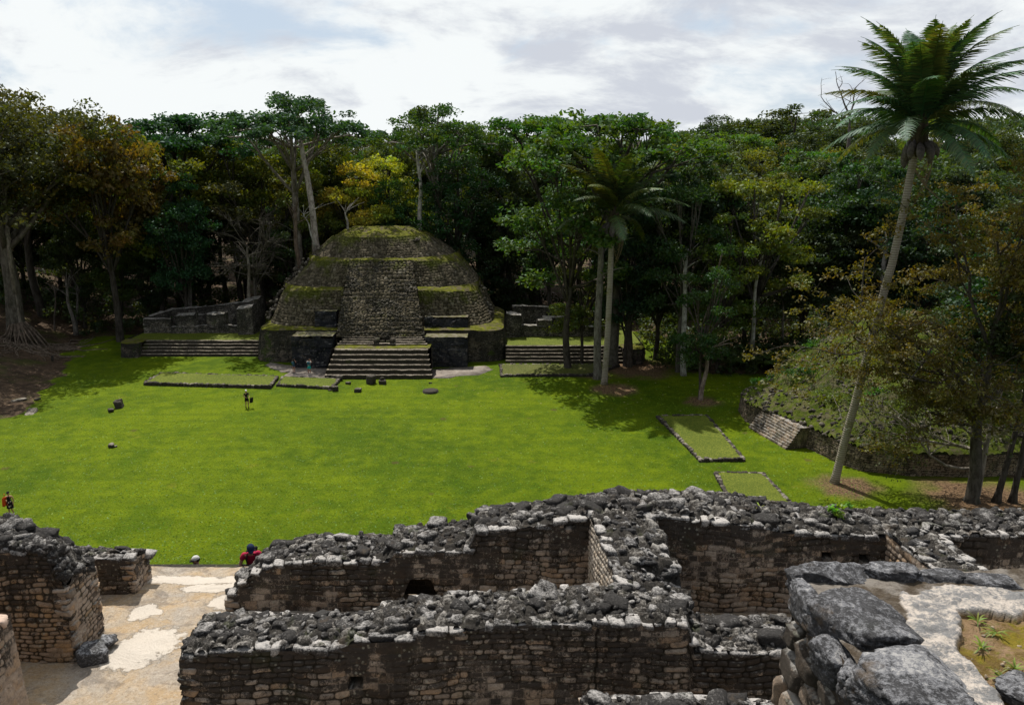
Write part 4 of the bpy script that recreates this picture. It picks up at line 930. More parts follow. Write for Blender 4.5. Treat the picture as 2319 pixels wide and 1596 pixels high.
# ------------------------------------------------------------------ terraces left and right of the pyramid
def terrace(name, label, xl, xr, yf, nst, rise, tread, yback, seed, endcap, rot_l=0.0):
    T = thing(name, label, 'terrace', ((xl + xr) / 2, yf, 0)); off = -Vector(T.location)
    mb = MB()
    for k in range(nst): step_block(mb, xl, xr, yf + k * tread, yf + (k + 1) * tread + .1, k * rise - (.3 if k == 0 else .02), (k + 1) * rise, seed + k)
    o = mb.build('terrace_steps', M_step, T, False); o.location = off
    zt = nst * rise; y1 = yf + nst * tread
    mb = MB(); nx_ = int((xr - xl) / .4) + 14; A, B = np.meshgrid(np.linspace(xl - (2.2 if endcap < 0 else 0), xr + (2.4 if endcap > 0 else 0), nx_), np.linspace(y1, yback, 30), indexing='ij')
    Zq = zt + .02 + (fbm(A * .7, B * .7, seed) - .5) * .14
    mb.add(np.stack([A, B, Zq], -1).reshape(-1, 3), grid_faces(nx_, 30)); o = mb.build('grass_top', M_terr, T, True); o.location = off
    mb = MB()                                              # rounded end wall
    x_in = xl if endcap < 0 else xr; sg = endcap
    pts = [(x_in + sg * .05, yf + .6), (x_in + sg * .05, yf - .55), (x_in + sg * 1.1, yf - .75), (x_in + sg * 2.1, yf - .35), (x_in + sg * 2.6, yf + .8), (x_in + sg * 2.7, yf + 3), (x_in + sg * 2.5, yback)]
    pts = np.array(pts if sg > 0 else pts[::-1]); battered(mb, pts, pts + (pts - pts) + np.array([-sg * .12, .05]), -.3, lambda a, b: zt + .05, .12, .28, .07, seed + 9, 'courses')
    o = mb.build('rounded_end_wall', M_pyr_wall, T, True); o.location = off
    cp = MB(); q = np.array([(x_in - sg * .3, yf + .8), (x_in + sg * .05, yf - .5), (x_in + sg * 1.1, yf - .7), (x_in + sg * 2.1, yf - .3), (x_in + sg * 2.55, yf + .8), (x_in + sg * 2.6, y1 + .4), (x_in - sg * .3, y1 + .4)])
    V = np.c_[q, np.full(len(q), zt + .07)]; cen = np.array([[x_in + sg * 1.2, yf + .6, zt + .12]]); V = np.r_[V, cen]
    n_ = len(q); F = np.array([(i, (i + 1) % n_, n_) if sg > 0 else ((i + 1) % n_, i, n_) for i in range(n_)]); cp.add(V, F)
    o = cp.build('mossy_corner', M_moss, T, True); o.location = off
    return T, zt
M_terr = make_grass('terrace_grass', (0.13, 0.155, 0.02), (0.20, 0.225, 0.03), (0.16, 0.18, 0.03))
tlx = gp(320, 806)[0]; trx = gp(578, 806)[0] + .4
terrace('side_terrace', 'left grass terrace with five long stone steps beside the pyramid', tlx, trx, 95.2, 5, .34, .36, 112, 200, -1)
terrace('side_terrace', 'right grass terrace with five dark steps half hidden by the tree trunks', ax(1145, 820, 92), ax(1412, 820, 92), 91.9, 5, .36, .36, 108, 220, 1)
# low ruined rooms on the terraces
def room_wall(mb, x0, y0, x1, y1, z0, za, zb_, th, seed, res=.11):
    """free-standing thin wall between two points"""
    L = math.hypot(x1 - x0, y1 - y0); u = np.array([(x1 - x0) / L, (y1 - y0) / L]); n = np.array([u[1], -u[0]])
    ring = [(x0, y0) + n * th / 2, (x1, y1) + n * th / 2, (x1, y1) - n * th / 2, (x0, y0) - n * th / 2, (x0, y0) + n * th / 2]
    zt = lambda a, b: za + (zb_ - za) * np.clip(((a - x0) * u[0] + (b - y0) * u[1]) / L, 0, 1) + (float(fbm(np.array([a * .9]), np.array([b * .9]), seed)[0]) - .5) * .5
    battered(mb, np.array(ring), np.array(ring), z0, zt, res, .2, .05, seed, 'courses')
    A, B = np.meshgrid(np.linspace(0, L, int(L / .25) + 3), np.linspace(-.5, .5, 5), indexing='ij')
    X_ = x0 + u[0] * A + n[0] * B * th; Y_ = y0 + u[1] * A + n[1] * B * th; Zq = np.vectorize(zt)(X_, Y_) + .02 + .08 * (1 - (2 * B) ** 2)
    mb.add(np.stack([X_, Y_, Zq], -1).reshape(-1, 3), grid_faces(A.shape[0], 5, flip=True), np.tile((.3, 1, .2), (A.size, 1)))
M_room = make_masonry('terrace_room_masonry', ((0.26, 0.235, 0.20), (0.36, 0.33, 0.29), (0.30, 0.25, 0.2)), dark=(.03, .03, .028), amount=.85, moss=.3, scale=.45)
def rooms(name, label, cat, segs, loc):
    T = thing(name, label, cat, loc); off = -Vector(T.location)
    for i, (nm, a) in enumerate(segs):
        mb = MB(); room_wall(mb, *a, 300 + i * 7); o = mb.build(nm, M_room, T, True); o.location = off
    return T
q = lambda x, y, Y: at(x, y, Y)[0]
Yf = 101.5
segs = [('front_wall', (q(330, 748, Yf), Yf, q(392, 748, Yf), Yf, 1.5, az_(350, 722, Yf), az_(380, 722, Yf), .9)),
        ('low_sill', (q(392, 745, Yf), Yf, q(548, 742, Yf), Yf, 1.5, az_(450, 738, Yf), az_(540, 736, Yf), .8)),
        ('pier', (q(405, 735, Yf + .4), Yf + .4, q(446, 735, Yf + .4), Yf + .4, 1.5, az_(420, 712, Yf), az_(440, 711, Yf), 1.5)),
        ('pier', (q(474, 735, Yf + .4), Yf + .4, q(513, 735, Yf + .4), Yf + .4, 1.5, az_(490, 711, Yf), az_(510, 709, Yf), 1.5)),
        ('side_wall', (q(334, 740, Yf), Yf + .3, q(388, 705, Yf + 5), Yf + 5, 1.5, az_(340, 717, Yf), az_(388, 699, Yf + 5), .9)),
        ('back_wall', (q(388, 705, Yf + 5), Yf + 5, q(470, 700, Yf + 5), Yf + 5, 1.5, az_(388, 699, Yf + 5), az_(470, 693, Yf + 5), .9)),
        ('back_wall', (q(470, 700, Yf + 5), Yf + 5, q(560, 690, Yf + 5), Yf + 5, 1.5, az_(470, 693, Yf + 5), az_(560, 682, Yf + 5), .9)),
        ('bench', (q(445, 714, Yf + 4), Yf + 4, q(475, 714, Yf + 4), Yf + 4, 1.5, az_(445, 711, Yf + 4), az_(475, 711, Yf + 4), 1.0)),
        ('end_pillar', (q(546, 742, Yf - .2), Yf - .2, q(580, 742, Yf - .2), Yf - .2, 1.5, az_(560, 694, Yf), az_(582, 690, Yf), 2.2)),
        ('end_pillar', (q(558, 690, Yf + 3), Yf + 2.6, q(592, 690, Yf + 3), Yf + 2.6, 1.5, az_(565, 678, Yf + 3), az_(588, 672, Yf + 3), 3.0))]
rooms('roofless_room', 'roofless grey stone rooms with two square piers on the left terrace', 'ruined rooms', segs, (-40, Yf, 1.7))
Yf = 99.0
segs = [('end_pillar', (q(1147, 735, Yf), Yf, q(1180, 735, Yf), Yf, 1.6, az_(1150, 708, Yf), az_(1178, 712, Yf), 2.0)),
        ('low_sill', (q(1180, 745, Yf), Yf, q(1390, 745, Yf), Yf, 1.6, az_(1200, 736, Yf), az_(1380, 738, Yf), .8)),
        ('pier', (q(1218, 735, Yf + .3), Yf + .3, q(1250, 735, Yf + .3), Yf + .3, 1.6, az_(1230, 723, Yf), az_(1250, 723, Yf), 1.3)),
        ('pier', (q(1288, 735, Yf + .3), Yf + .3, q(1322, 735, Yf + .3), Yf + .3, 1.6, az_(1300, 726, Yf), az_(1320, 726, Yf), 1.3)),
        ('bench', (q(1228, 712, Yf + 3), Yf + 3, q(1290, 712, Yf + 3), Yf + 3, 1.6, az_(1240, 716, Yf + 3), az_(1290, 716, Yf + 3), 1.0)),
        ('back_wall', (q(1160, 700, Yf + 5), Yf + 5, q(1400, 700, Yf + 5), Yf + 5, 1.6, az_(1170, 690, Yf + 5), az_(1395, 706, Yf + 5), 1.0))]
rooms('roofless_room', 'dark roofless stone rooms on the right terrace behind the two tall trunks', 'ruined rooms', segs, (3, Yf, 1.8))

# ------------------------------------------------------------------ low grass platforms with stone kerbs
def low_platform(label, quad, h, seed, mat=None, kerb=(.2, .34)):
    q4 = [gp(*p) for p in quad]; cx = sum(a for a, b in q4) / 4; cy = sum(b for a, b in q4) / 4
    T = thing('grass_platform', label, 'low platform', (cx, cy, 0)); off = -Vector(T.location)
    n_ = 26; S, V_ = np.meshgrid(np.linspace(0, 1, n_), np.linspace(0, 1, n_), indexing='ij')
    a, b, c, d = [np.array(v) for v in q4]
    P = (a * ((1 - S) * (1 - V_))[..., None] + b * (S * (1 - V_))[..., None] + c * (S * V_)[..., None] + d * ((1 - S) * V_)[..., None])
    z = h + (fbm(P[..., 0] * .8, P[..., 1] * .8, seed) - .5) * .1
    edge = (S == 0) | (S == 1) | (V_ == 0) | (V_ == 1); z = np.where(edge, h - .02, z)
    o = mk('turf', np.concatenate([P, z[..., None]], -1).reshape(-1, 3), grid_faces(n_, n_), mat or M_terr, T, True, loc=off)
    mb = MB(); r_ = random.Random(seed)
    for (x0, y0), (x1, y1) in zip(q4, q4[1:] + q4[:1]):
        L = math.hypot(x1 - x0, y1 - y0); s = 0; yaw = math.atan2(y1 - y0, x1 - x0)
        while s < L:
            w_ = r_.uniform(.25, .5); t_ = min(1, (s + w_ / 2) / L); add_rock(mb, (x0 + (x1 - x0) * t_, y0 + (y1 - y0) * t_, h * .5 - .04 + r_.uniform(-.03, .03)), (w_ * .52, .16, h * .5 + .07), r_, BLOCKS, 2, .05, yaw); s += w_ * 1.02
    o = mb.build('stone_kerb', M_rock_mid, T, False); o.location = off
    return T
low_platform('long low grass platform left of the pyramid stair, edged with dark stones', [(330, 871), (612, 879), (628, 857), (366, 849)], .35, 401)
low_platform('small low grass platform just right of the long one, with loose stones on its corner', [(630, 874), (752, 881), (768, 862), (642, 857)], .3, 402)
low_platform('brown leaf-strewn low platform under the trees below the right terrace', [(1136, 853), (1340, 851), (1560, 849), (1134, 829)][:2] + [(1480, 848), (1400, 826)][:0] + [(1400, 829), (1134, 829)], .3, 403, mat=make_grass('dry_turf', (.10, .10, .03), (.17, .165, .05), (.14, .13, .05), 1.0))
low_platform('long narrow grass platform with pale stone kerb right of the lawn centre', [(1586, 1043), (1683, 1042), (1600, 943), (1490, 945)], .22, 404)
low_platform('pale-kerbed grass platform partly hidden by the outer ruin wall', [(1652, 1132), (1790, 1140), (1727, 1073), (1620, 1070)], .12, 405)
# paved aprons
def apron(label, pts, z, seed):
    q4 = [gp(*p) for p in pts]; cx = sum(a for a, b in q4) / len(q4); cy = sum(b for a, b in q4) / len(q4)
    n_ = len(q4); rings = 8; V = []; F = []
    m = 8; per = []
    for i in range(n_):
        for k in range(m):
            t_ = k / m; x = q4[i][0] * (1 - t_) + q4[(i + 1) % n_][0] * t_; y = q4[i][1] * (1 - t_) + q4[(i + 1) % n_][1] * t_
            w_ = (float(fbm(np.array([x * 1.3]), np.array([y * 1.3]), seed)[0]) - .5) * .5; per.append((x + w_, y + w_))
    N = len(per)
    V += [(x, y, -.08) for x, y in per] + [(x, y, z) for x, y in per] + [(cx, cy, z + .02)]
    F4 = [(i, (i + 1) % N, N + (i + 1) % N, N + i) for i in range(N)]; F3 = [(N + i, N + (i + 1) % N, 2 * N) for i in range(N)]
    o = mk('stone_apron', V, [np.array(F4), np.array(F3)], M_conc); tag(o, label, 'paving', None, 'thing'); return o
apron('worn pale stone paving left of the stair foot where two visitors stand', [(598, 827), (640, 842), (655, 843), (640, 854), (700, 855), (742, 858), (748, 832), (664, 830), (615, 820)], .06, 1)
apron('worn pale stone paving right of the stair foot', [(978, 856), (1020, 856), (1036, 851), (1085, 849), (1118, 836), (1100, 828), (975, 836)], .06, 2)
# carved and loose stones
def stone(label, px, py, s, lib=ROCKS, seed=1, name='loose_stone', z=None, n=3, extra=None, yaw=None, group=None):
    x, y = gp(px, py); r_ = random.Random(seed); mb = MB(); s = tuple(v * .6 for v in s)
    add_rock(mb, (0, 0, s[2] * .75), s, r_, lib, n, .08, yaw)
    if extra: 
        for e in extra: add_rock(mb, tuple(v * .6 for v in e[0]), tuple(v * .6 for v in e[1]), r_, e[2] if len(e) > 2 else ROCKS, 2, .1)
    o = mb.build(name, M_rock_mid, None, False, (x, y + s[1] * .5, z or gz(x, y))); tag(o, label, 'stone', group, 'thing'); return o
stone('squat round altar stone standing in front of the stair centre', 840, 868, (.92, .7, .92), BLOCKS, 3, 'altar_stone')
stone('broken two-part stone just right of the squat altar', 866, 869, (.75, .5, .42), BLOCKS, 4, extra=[((-.1, .2, .85), (.45, .4, .45))])
stone('small flat stone between the altar and the low platform', 788, 869, (.6, .3, .26), BLOCKS, 5)
stone('wedge-shaped stone lying alone on the lawn below the altar', 810, 887, (.62, .45, .32), BLOCKS, 6)
stone('upright block on the corner of the small platform', 759, 885, (.52, .45, .5), BLOCKS, 7, extra=[((-.95, .1, .12), (.4, .3, .2))])
stone('dark block on the bottom step at the left end of the stair', 758, 858, (.5, .4, .42), BLOCKS, 8)
stone('stack of two blocks on the small platform beside the stair', 768, 862, (.52, .4, .3), BLOCKS, 9, extra=[((.05, .1, .7), (.5, .4, .26), BLOCKS)])
stone('little squared stone on the small platform turf', 746, 868, (.28, .25, .22), BLOCKS, 10)
stone('small grey stone on the grass right of the stair foot', 975, 868, (.35, .25, .16), ROCKS, 14)
stone('notched cylindrical altar stone on the left lawn', 268, 922, (.75, .6, .6), BLOCKS, 11, 'altar_stone', extra=[((0, .3, 1.05), (.62, .45, .3))])
stone('low flat stone beside the notched altar', 250, 931, (.75, .4, .28), BLOCKS, 12)
stone('lone lumpy stone on the lawn below the notched altar', 252, 1012, (.5, .4, .3), ROCKS, 13, extra=[((-.35, .1, .15), (.3, .3, .2)), ((.4, .1, .12), (.25, .25, .16))])
stone('long grey slab lying on the bare earth at the left edge', 42, 911, (.95, .35, .2), BLOCKS, 15)
stone('short grey slab on the bare earth beside the long one', 84, 906, (.5, .3, .16), BLOCKS, 16)
stone('flat pointed slab on the bare earth nearest the lawn', 68, 936, (1.35, .75, .12), BLOCKS, 17)
stone('thin upright marker stone at the foot of the roots on the left bank', 119, 819, (.22, .2, .75), BLOCKS, 18, yaw=0)
x, y = gp(975, 887); mb = MB(); a_ = np.linspace(0, 2 * math.pi, 25)[:-1]
for r0, r1, z0, z1 in ((.85, .8, -.05, .22),):
    V = [(r0 * math.cos(t), r0 * math.sin(t), z0) for t in a_] + [(r1 * math.cos(t) * (1 + .04 * math.sin(5 * t)), r1 * math.sin(t), z1) for t in a_] + [(r1 * .8 * math.cos(t), r1 * .8 * math.sin(t), z1 + .05) for t in a_] + [(0, 0, z1 + .02)]
    F4 = [(i, (i + 1) % 24, 24 + (i + 1) % 24, 24 + i) for i in range(24)] + [(24 + i, 24 + (i + 1) % 24, 48 + (i + 1) % 24, 48 + i) for i in range(24)]
    mb.add(V, [np.array(F4), np.array([(48 + i, 48 + (i + 1) % 24, 72) for i in range(24)])])
o = mb.build('altar_stone', M_rock_mid, None, False, (x, y, 0)); tag(o, 'flat round altar disc lying in the lawn right of the stair', 'stone', None, 'thing')

# ------------------------------------------------------------------ overgrown mound with retaining wall on the right
T = thing('overgrown_mound', 'unexcavated mound of stones and greenery behind a low coursed wall on the right', 'mound', (34, 70, 0)); MOFF = -Vector(T.location)
wp = [(24.5, 76.5), (21.9, 73.6), (21.5, 70.2), (22.1, 68.9), (24.9, 63.2), (26.0, 59.9), (27.3, 58.2), (30, 57.2), (36, 57.0), (44, 57.6), (52, 60)]
wp = np.array(wp)
mb = MB(); battered(mb, wp, wp + np.array([.15, .12]), -.3, lambda a, b: 1.72, .09, .17, .06, 500, 'courses'); o = mb.build('retaining_wall', M_mason_mid, T, True); o.location = MOFF
# battered stair block in front of the wall
mb = MB(); pa = np.array([gp(1695, 968), gp(1780, 1017)]); dirv = (pa[1] - pa[0]) / np.linalg.norm(pa[1] - pa[0]); nrm = np.array([-dirv[1], dirv[0]]); nrm = nrm if nrm[0] > 0 else -nrm
Ls = np.linalg.norm(pa[1] - pa[0]); ns = 9
for k in range(ns):
    z0, z1 = k * 1.75 / ns, (k + 1) * 1.75 / ns; o0 = k * .15
    S = np.linspace(0, Ls, 60); j1 = (fbm(S * 2, S * 0 + k, 5) - .5) * .1
    base = pa[0][None] + dirv[None] * S[:, None] + nrm[None] * (o0 + j1)[:, None]
    rows = [np.c_[base, np.full(60, z0 - .02)], np.c_[base, np.full(60, z1 - .02)], np.c_[base + nrm * .25, np.full(60, z1 + .01)], np.c_[base + nrm * 2.2, np.full(60, z1)]]
    P = np.stack(rows, 1); hh = h2(np.floor(S / .35), np.full(60, k), 3)[:, None] * np.ones((60, 4))
    mb.add(P.reshape(-1, 3), grid_faces(60, 4, flip=False), np.stack([hh, hh * 0 + 1, hh * 0 + .3], -1).reshape(-1, 3))
for e, sg in ((pa[0], -1), (pa[1], 1)):
    V = []; 
    for k in range(ns + 1): V += [(e[0] + nrm[0] * k * .15, e[1] + nrm[1] * k * .15, k * 1.75 / ns), (e[0] + nrm[0] * 2.2, e[1] + nrm[1] * 2.2, k * 1.75 / ns)]
    V = np.array(V); V[:, :2] += dirv * sg * .02; F = np.array([(2 * i, 2 * i + 1, 2 * i + 3, 2 * i + 2) for i in range(ns)]); mb.add(V, F if sg < 0 else F[:, ::-1], np.tile((.4, 1, .3), (len(V), 1)))
o = mb.build('stepped_buttress', M_mason_mid, T, False); o.location = MOFF
def mound_z(x, y):
    x = np.asarray(x, float); y = np.asarray(y, float)
    d = np.full(x.shape, 99.0)
    for i in range(len(wp) - 1):
        a, b = wp[i], wp[i + 1]; ab = b - a; t_ = np.clip(((x - a[0]) * ab[0] + (y - a[1]) * ab[1]) / (ab @ ab), 0, 1)
        d = np.minimum(d, np.hypot(x - a[0] - t_ * ab[0], y - a[1] - t_ * ab[1]))
    slope = np.minimum(d * .62, 5.6 + d * .12)
    z = 1.75 + slope
    z = z - 1.0 * np.maximum(0, (y - 78)) * .7
    return z + (fbm(x * .5, y * .5, 61, 5) - .5) * 1.0 * sstep(.3, 2, d), d
A, B = np.meshgrid(np.linspace(20.5, 56, 200), np.linspace(56.2, 92, 200), indexing='ij')
Zq, D_ = mound_z(A, B)
from_wall = np.zeros(A.shape, bool)
poly = list(map(tuple, wp)) + [(24.5, 92), (60, 92)]
ins = np.zeros(A.shape, bool)
for i in range(len(poly)):
    (x1, y1), (x2, y2) = poly[i], poly[(i + 1) % len(poly)]
    c = ((y1 > B) != (y2 > B)) & (A < (x2 - x1) * (B - y1) / (y2 - y1 + 1e-12) + x1); ins ^= c
Zq = np.where(ins, Zq, np.where(D_ < .5, 1.5, -1.0)); Zq = np.where(~ins & (B > 74), np.maximum(-1, 1.6 - D_ * .8), Zq)
Zq = Zq + (cobble(A, B, .45, 7)[0] - .5) * .16
GF = grid_faces(200, 200); GF = GF[ins.ravel()[GF].all(axis=1)]
o = mk('earth_slope', np.stack([A, B, Zq], -1).reshape(-1, 3), GF, M_mound, T, False, np.stack([fbm(A, B, 1)] * 3, -1).reshape(-1, 3)); o.location = MOFF
mb = MB(); r_ = random.Random(31); cnt = 0
while cnt < 1150:
    x = r_.uniform(21, 46); y = r_.uniform(58, 84); z, d = mound_z(np.array([x]), np.array([y]))
    inside = False
    for i in range(len(poly)):
        (x1, y1), (x2, y2) = poly[i], poly[(i + 1) % len(poly)]
        if (y1 > y) != (y2 > y) and x < (x2 - x1) * (y - y1) / (y2 - y1 + 1e-12) + x1: inside = not inside
    if not inside: continue
    dens = .95 if d[0] < 3.2 else (.75 if float(fbm(np.array([x * .35]), np.array([y * .35]), 9)[0]) > .54 else .12)
    if r_.random() > dens: continue
    s = r_.uniform(.09, .24); add_rock(mb, (x, y, z[0] - .01), (s * 1.2, s, s * .8), r_, ROCKS, 2, .5); cnt += 1
o = mb.build('scattered_stone', make_rubble('mound_stone', (0.06, 0.053, 0.042), (0.19, 0.17, 0.135), (0.34, 0.31, 0.27), amt=.55, moss=.5, scale=.7), T, False); o.location = MOFF; o['kind'] = 'stuff'
# ------------------------------------------------------------------ trees
def leaf_cloud(mb, cent, rad, nper, size, rs, flat=.6, up=.5):
    """little leaf sprays (two-blade kites) scattered round cluster centres"""
    n = len(cent); N = n * nper
    c = np.repeat(cent, nper, 0); r = np.repeat(np.broadcast_to(rad, (n,)), nper)
    d = rs.normal(size=(N, 3)); d /= np.linalg.norm(d, axis=1)[:, None]; d *= (rs.rand(N, 1) ** .45) * r[:, None]; d[:, 2] *= flat
    p = c + d
    nrm = rs.normal(size=(N, 3)) + np.array([0, 0, up]) + d / (r[:, None] + 1e-6) * .8; nrm /= np.linalg.norm(nrm, axis=1)[:, None]
    a = np.cross(nrm, rs.normal(size=(N, 3))); a /= np.linalg.norm(a, axis=1)[:, None] + 1e-9; b = np.cross(nrm, a)
    s = (size * (.6 + .8 * rs.rand(N)))[:, None]
    V = np.stack([p - a * s * .5, p + b * s * .28 + nrm * s * .06, p + a * s * .55 - nrm * s * .10, p - b * s * .28 + nrm * s * .06], 1).reshape(-1, 3)
    F = (np.arange(N) * 4)[:, None] + np.arange(4)[None]
    ctint = np.repeat(rs.rand(n), nper) * .55 + rs.rand(N) * .45; hue = np.repeat(rs.rand(n), nper) * .6 + rs.rand(N) * .4
    C = np.repeat(np.stack([ctint, hue, ctint * 0], 1), 4, 0)
    mb.add(V, F, C)
def bezier(p0, p1, p2, n=6):
    t = np.linspace(0, 1, n)[:, None]; return (1 - t) ** 2 * p0 + 2 * t * (1 - t) * p1 + t ** 2 * p2
def make_tree(seed, H, Rc, base, lobes, ntip, nper, leaf, clr, shape='round', trunk_r=.35, lean=0., bare=0, droop_=0.):
    """returns (trunk mesh object, crown mesh object) data blocks; crown sits between base*H and H"""
    rs = np.random.RandomState(seed); tb = MB(); lb = MB()
    z0 = base * H; zc = (z0 + H) / 2; rz = (H - z0) / 2
    L = []
    for k in range(lobes):
        a = k * 2.4 + rs.rand() * .8; q = math.sqrt((k + .5) / lobes)
        rr = Rc * q * .72
        if shape == 'round': zz = zc + rz * (rs.uniform(-.65, .62)) * math.sqrt(max(0, 1 - q * q * .75)) + rz * .05
        elif shape == 'umbrella': zz = H - rz * (.35 + .75 * q * q) + rs.uniform(-.15, .15) * rz
        elif shape == 'column': rr = Rc * .55 * (1 if k % 3 else .4); zz = z0 + (H - z0) * (k + .5) / lobes
        elif shape == 'open': zz = zc + rz * rs.uniform(-.8, .8); rr = Rc * (.35 + .6 * rs.rand())
        lr = Rc * (.36 if shape != 'column' else .5) * rs.uniform(.8, 1.25)
        if shape == 'umbrella': lr *= .85
        if shape == 'open': lr *= .62
        L.append((rr * math.cos(a), rr * math.sin(a), zz, lr))
    if shape == 'round': L.append((rs.uniform(-.5, .5), rs.uniform(-.5, .5), H - Rc * .38, Rc * .38))
    L = np.array(L)
    top = np.array([lean * H * .5, 0, z0 + (H - z0) * (.35 if shape != 'column' else .85)])
    tp = bezier(np.array([0, 0, -1.2]), np.array([rs.uniform(-.5, .5) - lean * 2, rs.uniform(-.4, .4), z0 * .6]), top, 9)
    tp[:, 0] += np.sin(np.linspace(0, 7, 9) + seed) * .18; tp[0, :2] = tp[1, :2]
    tr = np.interp(np.linspace(0, 1, 9), [0, .08, .3, 1], [trunk_r * 1.7, trunk_r * 1.08, trunk_r * .9, trunk_r * .42])
    tb.tube(tp, tr, 9, (.5, .5, .5))
    tips = []; trad = []
    per = max(3, ntip // len(L))
    for (lx_, ly_, lz, lr) in L:
        c = np.array([lx_ + top[0] * .8, ly_, lz]); k0 = rs.randint(6, 9) if shape == 'umbrella' else rs.randint(5, 9); st = tp[k0] if lz > tp[k0][2] else tp[min(k0, 6)]
        mid = (st + c) / 2 + np.array([0, 0, .12 * H * rs.uniform(-.3, .8)]) * (1 if shape != 'umbrella' else .6); mid[:2] = st[:2] + (c - st)[:2] * .6
        br = bezier(st, mid, c, 7); tb.tube(br, np.linspace(trunk_r * .36, .05, 7), 5, (.5, .5, .5))
        for j in range(per):
            d = rs.normal(size=3); d[2] = abs(d[2]) * .9 - .25; d /= np.linalg.norm(d)
            tpnt = c + d * lr * np.array([1, 1, .75 if shape != 'umbrella' else .42]) * rs.uniform(.72, 1.08)
            tpnt[2] -= droop_ * rs.rand() * lr
            tips.append(tpnt); trad.append(rs.uniform(.75, 1.25) * clr)
            if j % 2 == 0 or bare: tb.tube(bezier(br[rs.randint(3, 7)], (c + tpnt) / 2 + rs.normal(size=3) * .2, tpnt, 4), np.array([.06, .045, .03, .02]) * (1.4 if bare else 1), 3, (.5, .5, .5), False)
            if bare:
                for _ in range(bare):
                    e = tpnt + (d + rs.normal(size=3) * .7) * rs.uniform(.5, 1.5); tb.tube(bezier(tpnt + rs.normal(size=3) * .1 - d * .4, (tpnt + e) / 2 + rs.normal(size=3) * .12, e, 4), np.array([.035, .028, .02, .012]), 3, (.5, .5, .5), False)
        if shape in ('round', 'column'):                      # inner leaves so one cannot see straight through
            for j in range(max(1, per // 4)): tips.append(c + rs.normal(size=3) * lr * .35); trad.append(clr * 1.3)
    if nper: leaf_cloud(lb, np.array(tips), np.array(trad), nper, leaf, rs)
    return tb, lb
PROTO = {}
def proto(key, **kw):
    tb, lb = make_tree(**kw)
    t = tb.build('trunk', M_bark, None, True); c = lb.build('crown', M_leaf) if lb.n else None
    h0 = max(v[:, 2].max() for v in (lb.V if lb.n else tb.V))
    PROTO[key] = (t.data, c.data if c else None, float(h0) - .3)
    bpy.data.objects.remove(t); 
    if c: bpy.data.objects.remove(c)
proto('round_a', seed=1, H=20, Rc=5.6, base=.34, lobes=15, ntip=150, nper=80, leaf=.34, clr=.95)
proto('round_b', seed=2, H=20, Rc=6.2, base=.30, lobes=17, ntip=160, nper=80, leaf=.36, clr=1.0)
proto('round_c', seed=3, H=20, Rc=5.0, base=.28, lobes=14, ntip=150, nper=70, leaf=.30, clr=.85)
proto('full_a', seed=4, H=20, Rc=5.4, base=.10, lobes=22, ntip=220, nper=70, leaf=.34, clr=1.0)
proto('full_b', seed=5, H=20, Rc=4.6, base=.08, lobes=22, ntip=200, nper=70, leaf=.32, clr=.9)
proto('column', seed=6, H=20, Rc=4.8, base=.04, lobes=26, ntip=300, nper=66, leaf=.28, clr=.85, shape='column', droop_=.6)
proto('umbrella', seed=7, H=22, Rc=6.8, base=.66, lobes=15, ntip=150, nper=70, leaf=.28, clr=.8, shape='umbrella', trunk_r=.38)
proto('umbrella_b', seed=17, H=22, Rc=7.6, base=.58, lobes=18, ntip=160, nper=70, leaf=.34, clr=.85, shape='umbrella', trunk_r=.42)
proto('open', seed=8, H=18, Rc=4.6, base=.30, lobes=20, ntip=160, nper=52, leaf=.30, clr=.9, shape='open', trunk_r=.26)
proto('open_b', seed=9, H=18, Rc=4.0, base=.16, lobes=24, ntip=190, nper=46, leaf=.28, clr=.82, shape='open', trunk_r=.22)
proto('bare', seed=10, H=15, Rc=4.6, base=.42, lobes=15, ntip=110, nper=0, leaf=.3, clr=.8, shape='open', trunk_r=.22, bare=4)
proto('wide', seed=11, H=24, Rc=10.5, base=.42, lobes=30, ntip=320, nper=76, leaf=.34, clr=1.15, trunk_r=.75)
proto('bush', seed=12, H=4.2, Rc=2.6, base=.05, lobes=9, ntip=60, nper=40, leaf=.34, clr=.62, trunk_r=.08)
TREES = []
def tree(key, label, px, ytop, D, col, ybase=None, w=1.0, rz=None, group='forest trees round the lawn', bark=(.085, .075, .065), cat='tree', name='forest_tree', sx=None, Hmin=0, lean=0.0):
    """px, ytop: top of the crown in the print; D: distance"""
    x, ztop = at(px, ytop, D); zb_ = gz(x, D); H = max(ztop - zb_, 2.5)
    td, cd, h0 = PROTO[key]; s = H / h0; rs_ = random.Random(int(px * 7 + D * 13))
    T = thing(name, label, cat, (x, D, zb_), group, rs_.uniform(0, 6.28) if rz is None else rz)
    f = w * (s ** .55 if H < h0 else s); T.scale = (f, f, s); T.rotation_euler.x = lean * 0; T.rotation_euler.y = lean
    t = bpy.data.objects.new('trunk', td); COL.objects.link(t); t.parent = T; t.color = (*bark, 1)
    if cd:
        c = bpy.data.objects.new('crown', cd); COL.objects.link(c); c.parent = T; c.color = (*col, 1)
    TREES.append(T); return T
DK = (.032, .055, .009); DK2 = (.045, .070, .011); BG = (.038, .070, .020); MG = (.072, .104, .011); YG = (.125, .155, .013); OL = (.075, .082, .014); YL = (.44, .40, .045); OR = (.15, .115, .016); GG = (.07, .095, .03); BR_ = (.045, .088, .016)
PALE = (.50, .47, .42)
